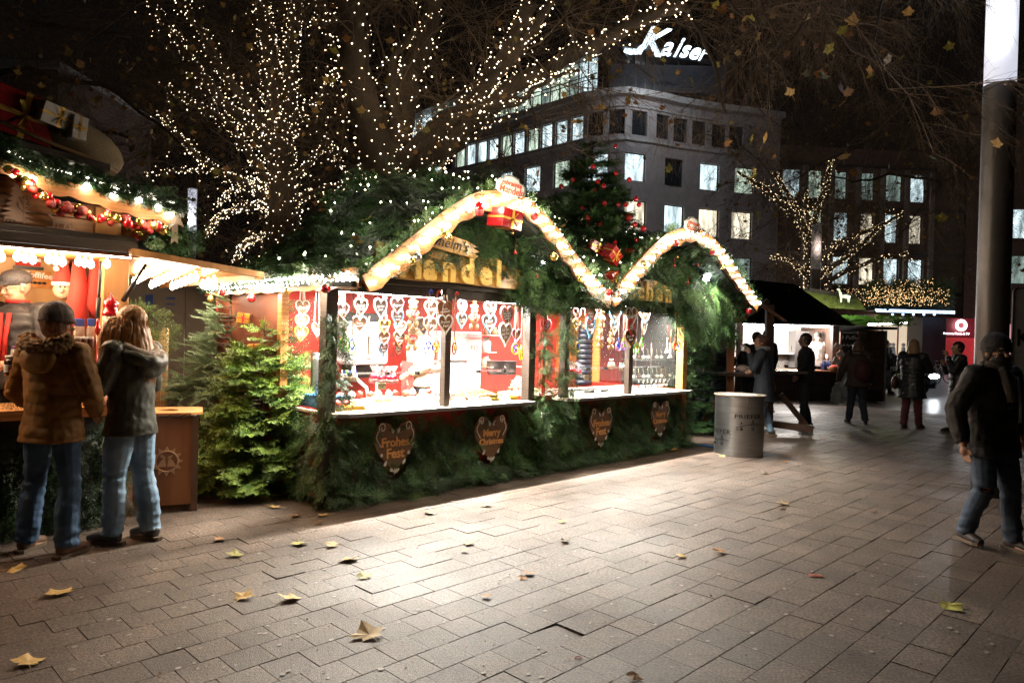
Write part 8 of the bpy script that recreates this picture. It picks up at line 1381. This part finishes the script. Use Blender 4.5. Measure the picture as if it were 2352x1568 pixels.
mb = MB(); mb.ico((0, 0, .14), .2, 2, sc3=(.9, .6, .9)); V, F, Pp = remesh(mb, .025, 1, lambda V: nz(V, (8, 8, 8), 1)*.05); q = yp(1622, 965, 13.2); link('blue_cloth', mesh_np('blue_cloth', V, quads=F, polys=Pp, mats=[fabric('light_blue_cloth', (.05, .3, .5))], smooth=True), loc=(q[0], q[1], .03), label='light blue cloth bag on the ground behind the trestle', cat='bag')
# dark fir hedge right of the stall
conifer('dark narrow fir between the stall corner and the trestle', 1590, 980, 13.4, 2.2, .08, .5, m_fir, SPR, 8, [(.45, .55, .45), (.6, .7, .55)], lay=10, ssc=1.5); conifer('second dark fir touching the stall back corner', 1575, 960, 12.3, 2.0, .08, .3, m_fir, SPR, 8, [(.4, .5, .4), (.55, .6, .5)], lay=9, ssc=1.5)
# ================================================================ far stall
Y0 = 19.6; FS = thing('drinks_stall', 'dark roofed wooden food stall with bright serving hatch', 'market stall', (9.0, Y0, 0), site=False)
def fw(px, py, Y=Y0): p = yp(px, py, Y); return (p[0]-9.0, p[1]-Y0, p[2])
xl, xr = fw(1690, 850)[0], fw(1925, 850)[0]; zc = fw(1800, 848)[2]; ze = fw(1800, 745)[2]
mb = MB(); mb.box((xl, 0, .02), (xr, .1, zc-.05)); build('front_boarding', mb, m_tim2, FS)
for i in range(4): mb = MB(); mb.box((xl, -.03, .08+i*.19), (xr, 0, .25+i*.19)); build('board', mb, M('dark_boarding', (.045, .03, .022), .6, wood=2), FS, bevel=.006)
mb = MB(); mb.box((xl, -.25, zc-.05), (xr+.05, .5, zc)); build('counter', mb, m_tim, FS)
for px in (1700, 1770, 1918): a = fw(px, 800); mb = MB(); mb.box((a[0]-.07, .0, zc), (a[0]+.07, .14, ze+.1)); build('post', mb, m_tim2, FS)
mb = MB(); mb.box((xl, 2.6, .1), (xr, 2.65, ze+.1)); build('back_wall', mb, M('stall_white_wall', (.65, .6, .55), .5), FS); mb = MB(); mb.box((xl, .2, .08), (xr, 2.6, .12)); build('floor', mb, m_tim2, FS); mb = MB(); mb.box((xl-.05, .14, .1), (xl, 2.6, ze)); build('side_wall', mb, m_tim2, FS); mb = MB(); mb.box((xr, .14, .1), (xr+.05, 2.6, ze)); build('side_wall', mb, m_tim2, FS)
A = fw(1690, 742, Y0-.5); B = fw(1966, 748, Y0-.5); C = fw(1824, 652, Y0+1.3); D = fw(1690, 630, Y0+1.3); mb = MB(); E1, E2 = (A[0]-1.5, A[1], A[2]), (B[0], B[1], B[2]); bk = 3.6
mb.add([E1, E2, C, (D[0]-1.5, D[1], D[2]), (E1[0], bk, E1[2]), (E2[0], bk, E2[2])], [(0, 1, 2, 3), (1, 5, 2), (3, 2, 5, 4), (0, 3, 4), (0, 4, 5, 1)]); build('roof', mb, M('black_roof_fabric', (.008, .008, .011), .8, bump=.3, bscale=2), FS)
mb = MB(); mb.tube([(xl+.1, .3, ze-.02), (fw(1760, 800)[0], .3, ze-.02)], .03, 6); mb.tube([(fw(1778, 800)[0], .3, ze-.02), (xr-.1, .3, ze-.02)], .03, 6); build('light_tube', mb, M('far_tube_glow', (1, 1, 1), .3, emit=22, ecol=(1, .95, .9)), FS)
lamp('far_stall_light', (9.0+(xl+xr)/2-.8, Y0+.9, ze-.1), 150, (1, .93, .85), .2); lamp('far_stall_light', (9.0+xr-.7, Y0+.9, ze-.1), 150, (1, .93, .85), .2); lamp('far_stall_light', (9.0+(xl+xr)/2-.5, Y0-.35, ze-.12), 30, (1, .93, .88), .1)
for i in range(12): a = fw(1820+i*6, 798, Y0+2.3); t = thing('bottle', 'dark blue bottle in the %s of the drinks stall shelf' % ('left part', 'middle', 'right part')[i//4], 'bottle', (9.0+a[0]*0+a[0], Y0+2.3, a[2]-.1), site=False, group='bottles on the drinks stall shelf'); mb = MB(); mb.lathe([(.035, 0), (.035, .15), (.012, .19), (.012, .23)], n=8); build('glass', mb, M('dark_bottle', (.02, .05, .2), .2), t)
a, b = fw(1775, 803, Y0+2.4), fw(1900, 803, Y0+2.4); mb = MB(); mb.box((a[0], 2.15, a[2]-.12), (b[0], 2.55, a[2]-.09)); build('shelf', mb, m_white, FS); a, b = fw(1778, 818, Y0+2.5), fw(1822, 845, Y0+2.5); mb = MB(); mb.box((a[0], 2.58, b[2]), (b[0], 2.6, a[2]+.1)); build('chequered_tiles', mb, M('dark_check_tiles', (.1, .09, .08), .4, col2=(.55, .5, .45), scale=40, var=.8), FS)
a, b = fw(1822, 760, Y0+2.2), fw(1860, 845, Y0+2.2); mb = MB(); mb.box((a[0], 2.0, b[2]), (b[0], 2.5, a[2])); build('steel_oven', mb, m_alu, FS)
for i in range(7): a = fw(1896+(i % 4)*7, 842, Y0); t = thing('bottle', 'dark bottle in the %s row on the drinks stall counter' % ('front', 'back')[i//4], 'bottle', (9.0+a[0], Y0+.1+.1*(i//4), zc), site=False, group='bottles on the drinks stall counter'); mb = MB(); mb.lathe([(.035, 0), (.035, .17), (.012, .22), (.012, .27)], n=8); build('glass', mb, M('dark_bottle'), t)
a = fw(1912, 843, Y0); t = thing('basket', 'wicker basket with packets on the drinks stall counter', 'basket', (9.0+a[0], Y0-.1, zc), site=False); mb = MB(); mb.lathe([(.12, 0), (.18, .1), (.17, .1), (.11, .02)], n=14); build('wicker', mb, M('wicker', (.2, .1, .04), .7), t); mb = MB(); mb.ico((0, 0, .1), .13, 1, sc3=(1, 1, .5)); build('packets', mb, m_redf, t)
# menu board, striped bunting and side hut
a, b = fw(1934, 765, Y0-.2), fw(1968, 845, Y0-.2); t = thing('menu_board', 'black chalk menu board with white handwriting 3 Puffer', 'menu board', (9.0+(a[0]+b[0])/2, Y0-.2, a[2]), site=False); w_ = (b[0]-a[0])/2; mb = MB(); mb.box((-w_, 0, b[2]-a[2]), (w_, .03, 0)); build('slate', mb, M('slate', (.02, .022, .02), .6), t); mb = MB()
for i, (s, sz) in enumerate((('3 Puffer', .2), ('mit Apfelmus', .12), ('5,-', .14), ('Glühwein', .15), ('heiß', .13))): V, F = text(s, sz*.8, .003, .001, shear=.2, res=1); mb.addm(V, F, Matrix.Translation((0, -.01, -.12-.2*i))@Matrix.Rotation(math.pi/2, 4, 'X'))
build('chalk_lettering', mb, M('chalk', (.7, .7, .68), .8), t); mb = MB(); mb.box((-w_-.05, -.01, b[2]-a[2]-.05), (-w_, .04, .05)); mb.box((w_, -.01, b[2]-a[2]-.05), (w_+.05, .04, .05)); build('frame', mb, m_tim, t)
for i, (px, py) in enumerate(((1925, 795), (1930, 812), (1922, 828), (1932, 838))): a = fw(px, py, Y0-.25); t = thing('leaflet', 'pale folded card pinned left of the menu board, %s' % ('topmost', 'second', 'third', 'lowest')[i], 'card', (9.0+a[0], Y0-.25, a[2]), site=False); mb = MB(); mb.obox((0, 0, 0), (.2, .01, .14), (0, .5*(-1)**i, 0)); build('card', mb, M('beige_print', (.6, .42, .28), .6, col2=(.8, .75, .7), scale=20), t)
a, b = fw(1992, 762, Y0+.2), fw(2029, 905, Y0+.2); HT = thing('wooden_hut', 'narrow dark boarded hut with a small lean to roof', 'hut', (9.0+a[0], Y0+.2, 0), site=False); ww = b[0]-a[0]
for i in range(8): mb = MB(); mb.box((0, 0, .03+i*.245), (ww, .06, .265+i*.245)); build('board', mb, m_tim2, HT, bevel=.01)
mb = MB(); mb.box((0, .06, .02), (ww, 2, 2.0)); build('carcass', mb, m_tim2, HT); mb = MB(); mb.box((-.15, -.15, 2.03), (ww+.25, 2.2, 2.1)); build('roof', mb, m_black, HT); mb = MB(); mb.box((ww, -.02, .02), (ww+.05, .1, 2.0)); build('corner_strip', mb, m_alu, HT)
# green lit deer roof and lit eave beyond
Y2 = 24.; GR = thing('green_lit_stall', 'stall roof flooded in green light with a white deer on top', 'market stall', (12, Y2, 0), site=False)
def g2(px, py, Y=Y2): p = yp(px, py, Y); return (p[0]-12, p[1]-Y2, p[2])
mb = MB(); A, B, C, D = g2(1840, 668), g2(1975, 690), g2(1990, 712, Y2-.5), g2(1870, 705, Y2-.5); E_ = g2(1850, 660, Y2+2); F_ = g2(1965, 676, Y2+2); mb.add([A, B, C, D, E_, F_, (C[0], 4, C[2]), (D[0], 4, D[2])], [(3, 2, 1, 0), (0, 1, 5, 4), (4, 5, 6, 7)]); build('roof', mb, M('green_lit_roof', (.24, .25, .12), .7), GR)  # green of the floodlight is also put into the roof colour
T = [(RS.randint(5), rotmat((RS.normal(0, .4), -1, -.4), (0, -.5, 1), 0, RS.uniform(1, 2), np.array(g2(RS.uniform(1880, 2085), RS.uniform(722, 740), Y2-1.1))), (1.5, 1.8, .8)) for _ in range(260)]; V, F, C_ = instance_bake(SPR, T); link('eave_fir', mesh_np('eave_fir', V, tris=F, mats=[m_fir], tint=C_), GR, kind='stuff')
p, q = g2(1995, 745, Y2-1.1), g2(2083, 741, Y2-1.1); mb = MB(); mb.tube([p, q], .035, 6); build('light_chain', mb, M('far_tube_glow'), GR); mb = MB(); mb.box((g2(1975, 800)[0], -.9, .05), (g2(1985, 800)[0], 3, 2.6)); build('side_wall', mb, m_tim2, GR)
q = yp(1925, 690, Y2-1.6); lamp('green_flood', (q[0], q[1], q[2]+.5), 30, (.85, 1, .3), .2); lamp('deer_flood', (yp(1935, 690, Y2-1)[0], Y2-1.4, yp(1935, 690, Y2-1)[2]), 14, (.8, 1, .5), .1)
dq = yp(1938, 690, Y2-.6); t = thing('deer_figure', 'glowing white deer figure standing on the green lit roof', 'deer figure', dq, site=False); mb = MB(); mb.tube([(.45, 0, .25), (.1, 0, .3), (-.2, 0, .32), (-.3, 0, .6), (-.36, 0, .78)], [.12, .15, .14, .08, .07], 10); mb.ico((-.42, 0, .8), .09, 1, sc3=(1.4, .8, .8))
for x in (.4, .3, -.15, -.22): mb.tube([(x, .05, .25), (x+.02, .05, -.15)], [.05, .025], 6)
for s in (-1, 1): mb.tube([(-.38, s*.03, .86), (-.36+.0, s*.1, 1.05), (-.44, s*.16, 1.15)], .018, 5); mb.tube([(-.36, s*.08, 1.0), (-.28, s*.14, 1.15)], .014, 5)
rpart('deer_body', mb, .03, M('white_plastic_glow', (.85, .9, .8), .5, emit=.8, ecol=(.9, 1, .75)), t); t.scale = (.45,)*3
# ================================================================ car with headlight, bicycles
x, y = 12.35, 24.6; CRo = thing('parked_car', 'dark car with a glaring headlight behind the blonde person', 'car', (x, y, 0), rz=R(14), site=False); mb = MB()
prof2 = [(-.90, .25), (-.92, .6), (-.88, .85), (-.80, .93), (-.66, 1.38), (-.55, 1.45), (.55, 1.45), (.66, 1.38), (.80, .93), (.88, .85), (.92, .6), (.90, .25)]
secs = [(-2.1, .80, .45, .62), (-2.0, .96, .5, .70), (-1.2, 1., .55, .78), (-.6, 1., 1., .86), (-.1, 1., 1., 1.0), (1.6, 1., 1., 1.), (2.1, .96, 1., .93), (2.25, .9, .6, .8)]
V = []
for yy, sx, cab, sz in secs:
    for a, b in prof2:
        zz = b if b < .9 else .93+(b-.93)*(max(0, (sz-.78)/.22) if cab >= .55 else 0); 
        if yy < -1.1: zz = min(zz, .86*sz/.78+.02)
        V.append((a*sx, yy, zz))
n = len(prof2); F = [(i*n+j, i*n+(j+1) % n, (i+1)*n+(j+1) % n, (i+1)*n+j) for i in range(len(secs)-1) for j in range(n)]+[tuple(range(n)), tuple(reversed(range((len(secs)-1)*n, len(secs)*n)))]; mb.add(V, F); build('body', mb, M('dark_car_paint', (.012, .014, .018), .25, coat=1), CRo)
mb = MB(); mb.add([(-.74, -1.12, .95), (.74, -1.12, .95), (.56, -.25, 1.40), (-.56, -.25, 1.40), (-.74, -1.14, .95), (.74, -1.14, .95), (.56, -.27, 1.41), (-.56, -.27, 1.41)], [(4, 5, 6, 7), (0, 3, 2, 1), (0, 1, 5, 4), (2, 3, 7, 6)]); build('windscreen', mb, m_unlit, CRo)
for s in (-1, 1):
    mb = MB(); mb.ico((s*.66, -2.1, .64), .13, 2, sc3=(1.5, .4, .6)); build('headlight', mb, M('headlight_glow', (1, 1, 1), .2, emit=30 if s > 0 else 3, ecol=(.85, .93, 1)) if s > 0 else M('dim_headlight', (.6, .6, .6), .1), CRo)
    mb = MB(); mb.tube([(s*.7, -.3, 1.52), (s*.7, 1.4, 1.52)], .025, 6); build('roof_rail', mb, m_black, CRo)
    for yy in (-1.35, 1.4):
        mb = MB(); mb.tube([(s*.93, yy, .32), (s*.72, yy, .32)], .32, 20); w_ = build('wheel', mb, M('tyre', (.015, .015, .015), .8), CRo); mb = MB(); mb.tube([(s*.94, yy, .32), (s*.90, yy, .32)], .2, 14); build('rim', mb, m_alu, w_)
    mb = MB(); mb.ico((s*1.02, -.75, 1.02), .1, 1, sc3=(1, .5, .7)); build('mirror', mb, m_black, CRo)
mb = MB(); mb.box((-.5, -2.13, .42), (.5, -2.09, .58)); build('grille', mb, m_black, CRo); mb = MB(); mb.box((-.26, -2.14, .34), (.26, -2.12, .44)); build('number_plate', mb, m_white, CRo)
hp = CRo.location+Matrix.Rotation(R(14), 3, 'Z')@Vector((.66, -2.3, .64)); lamp('headlight_beam', hp, 500, (.82, .9, 1), .08, 'SPOT', aim=hp+Matrix.Rotation(R(10), 3, 'Z')@Vector((0, -8, -.9)), spot=1.0)
def bike(px, Y, lab, s=1):
    q = yp(px, 800, Y); t = thing('bicycle', lab, 'bicycle', (q[0], q[1], 0), rz=.3, site=False)
    for x in (-.52, .52):
        mb = MB(); mb.tube([(x+.33*math.cos(a), 0, .34+.33*math.sin(a)) for a in np.linspace(0, 2*math.pi, 19)], .018, 5, cap=False); w_ = build('wheel', mb, m_black, t); mb = MB()
        for k in range(6): a = k*math.pi/6; mb.tube([(x+.32*math.cos(a), 0, .34+.32*math.sin(a)), (x-.32*math.cos(a), 0, .34-.32*math.sin(a))], .003, 3)
        build('spokes', mb, m_alu, w_)
    mb = MB(); mb.tube([(-.52, 0, .34), (-.15, 0, .32), (.42, 0, .78), (-.22, 0, .8), (-.52, 0, .34)], .016, 5); mb.tube([(-.15, 0, .32), (-.25, 0, .92)], .016, 5); mb.tube([(.52, 0, .34), (.38, 0, .98)], .016, 5); build('frame', mb, m_alu, t); mb = MB(); mb.ico((-.26, 0, .95), .12, 1, sc3=(1, .5, .25)); build('saddle', mb, m_black, t); mb = MB(); mb.tube([(.38, -.25, 1.02), (.36, 0, 1.0), (.38, .25, 1.02)], .014, 5); build('handlebar', mb, m_black, t)
bike(2065, 27, 'bicycle parked beside the bright shop front left of the car'); bike(2160, 31, 'bicycle leaning behind the car near the phone shop'); bike(2172, 30, 'second bicycle partly hidden beside the dark pier')
# ================================================================ leaves and litter on the pavement
GLv = [(33, 1311, .16, 0, 'orange leaf at the left edge near the boots'), (140, 1365, .2, 0, 'large brown curled leaf at lower left'), (64, 1526, .17, 0, 'orange leaf nearest the lower left corner'), (630, 1167, .13, 0, 'pale leaf in front of the bright fir'), (505, 1240, .12, 2, 'small dull leaf by the dark boots'), (540, 1278, .15, 1, 'green yellow folded leaf'), (680, 1187, .13, 2, 'rust brown leaf by the stall corner'), (744, 1185, .15, 0, 'ochre leaf pair member on the right near the stall corner'), (728, 1203, .1, 2, 'tiny brown leaf below the ochre leaf'), (688, 1250, .16, 1, 'olive green broad leaf'), (765, 1254, .14, 0, 'cream leaf right of the olive green one'), (805, 1288, .18, 0, 'cream star shaped leaf in the middle left'), (558, 1375, .16, 0, 'crumpled pinkish leaf on the dark joint'), (668, 1378, .17, 0, 'pale yellow leaf right of the crumpled one'), (836, 1328, .14, 1, 'pale green yellow leaf'), (848, 1464, .22, 0, 'largest tan leaf near the lower middle'), (985, 1181, .13, 0, 'faint tan leaf in the bright stripe'), (1118, 1163, .15, 0, 'bright yellow leaf near the stall'), (1292, 1199, .1, 0, 'small cream leaf left of the orange cup leaf'), (1298, 1243, .12, 0, 'orange cupped leaf in the bright area'), (1080, 1250, .13, 0, 'cream leaf beside a tiny brown one'), (1066, 1267, .08, 2, 'tiny brown leaf scrap'), (1213, 1320, .12, 2, 'shrivelled brown leaf with grey stem'), (1200, 1329, .09, 2, 'flat reddish leaf fragment'), (1654, 1268, .15, 2, 'brown ragged leaf right of the middle'), (1562, 1279, .12, 0, 'faded pale leaf left of the ragged one'), (1797, 1158, .17, 0, 'yellow orange leaf, upper of an overlapping pair'), (1793, 1166, .13, 2, 'orange brown leaf, lower of an overlapping pair'), (1999, 1175, .12, 2, 'dark curled leaf in front of the column'), (2178, 1395, .2, 1, 'dark green cupped leaf at lower right'), (1757, 1088, .12, 1, 'yellow leaf just below the bin'), (1806, 1062, .13, 2, 'orange leaf right of the bin'), (1657, 1048, .13, 0, 'yellow leaf touching the foot of the bin'), (1448, 1046, .16, 0, 'ochre leaf at the skirt of window two'), (1272, 1072, .12, 0, 'yellow leaf at the foot of the fir skirt'), (1230, 1080, .1, 2, 'brown leaf beside the skirt'), (1032, 1113, .13, 0, 'orange leaf close to the skirt below Merry Christmas'), (995, 1119, .09, 2, 'pale brown curled leaf by the skirt'), (1457, 1556, .1, 2, 'small brown leaf at the bottom edge'), (1115, 1372, .09, 2, 'dark leaf scrap in the broken paver'), (640, 1140, .2, 1, 'big green yellow leaf under the bright fir'), (610, 1148, .17, 0, 'ochre leaf under the bright fir'), (588, 1145, .14, 2, 'brown leaf at the left under the fir'), (665, 1128, .17, 0, 'tan leaf leaning on the corner garland'), (685, 1135, .14, 2, 'russet leaf against the corner garland'), (500, 1095, .16, 2, 'brown leaf lying by the litter box'), (485, 1088, .14, 2, 'curled brown leaf close beside the litter box'), (625, 1108, .2, 2, 'dark brown leaf in the fir shade'), (650, 1110, .18, 0, 'tan leaf in the fir shade'), (1890, 1010, .12, 2, 'wet leaf catching light on the wet stones'), (1950, 1004, .14, 2, 'flattened wet leaf before the backpack wearer'), (2052, 958, .14, 0, 'white leaf near the feet of the blonde person')]
rl = random.Random(11)
for x, y, s, c, lab in GLv:
    q = gp(x, y); k = LM[[0, 3, 6, 9][rl.randint(0, 3)]+c]; o = link('fallen_leaf', k, loc=(q[0], q[1], .012+s*.02), rot=(rl.uniform(-.25, .25), rl.uniform(-.25, .25), rl.uniform(0, 6.3)), scale=(s*1.0,)*3, label=lab+' on the pavement', cat='leaf', group='fallen leaves on the pavement')
T = []
for i in range(95):
    x, y = (rl.uniform(470, 705), 1085+rl.uniform(0, 62)) if i < 60 else (rl.uniform(700, 1560), 0)
    if y == 0: y = 1158-(x-745)*.148+rl.uniform(-8, 6)
    q = gp(x, y); s = rl.uniform(.06, .15); m = np.eye(4); m[:3, :3] = np.array(Euler((rl.uniform(-.5, .5), rl.uniform(-.5, .5), rl.uniform(0, 6.3))).to_matrix())*s; m[:3, 3] = (q[0], q[1], .02+rl.uniform(0, .03)); T.append((rl.randint(0, 3), m, np.array([(1.1, 1, .8), (.8, .65, .6), (.6, .45, .4)][rl.randint(0, 2)])*rl.uniform(.7, 1.3)))
for i in range(420):
    x, y = rl.uniform(0, 2352), rl.uniform(1060, 1565); q = gp(x, y); s = rl.uniform(.006, .022); m = np.eye(4); m[:3, :3] = np.array(Euler((rl.uniform(-.5, .5), rl.uniform(-.5, .5), rl.uniform(0, 6.3))).to_matrix())*s; m[:3, 3] = (q[0], q[1], .006); T.append((rl.randint(0, 3), m, np.array((.8, .7, .6))*rl.uniform(.3, 1.4)))
V, F, C_ = instance_bake(LMt, T); link('leaf_litter', mesh_np('leaf_litter', V, tris=F, mats=[M('autumn_leaf_far')], tint=C_), kind='stuff', label='drift of small dry leaves and crumbs under the firs and over the pavers', cat='leaf litter')
q = gp(1872, 1323); mb = MB(); mb.add([(-.05, -.025, .004), (.045, -.03, .01), (.055, .03, .004), (-.04, .028, .012), (0, 0, .016)], [(0, 1, 4), (1, 2, 4), (2, 3, 4), (3, 0, 4)]); build('sweet_wrapper', mb, M('silver_red_wrapper', (.5, .3, .25), .3, col2=(.7, .12, .08), scale=40, metal=.4), loc=q, label='crumpled silver and red sweet wrapper on the pavement', cat='wrapper'); q = gp(1328, 1511); mb = MB(); mb.tube([(.018*math.cos(a), .014*math.sin(a), .004) for a in np.linspace(0, 2*math.pi, 15)], .0018, 5, cap=False); build('rubber_band', mb, M('red_rubber', (.4, .02, .02), .5), loc=q, label='small red rubber band lying at the bottom of the picture', cat='rubber band')
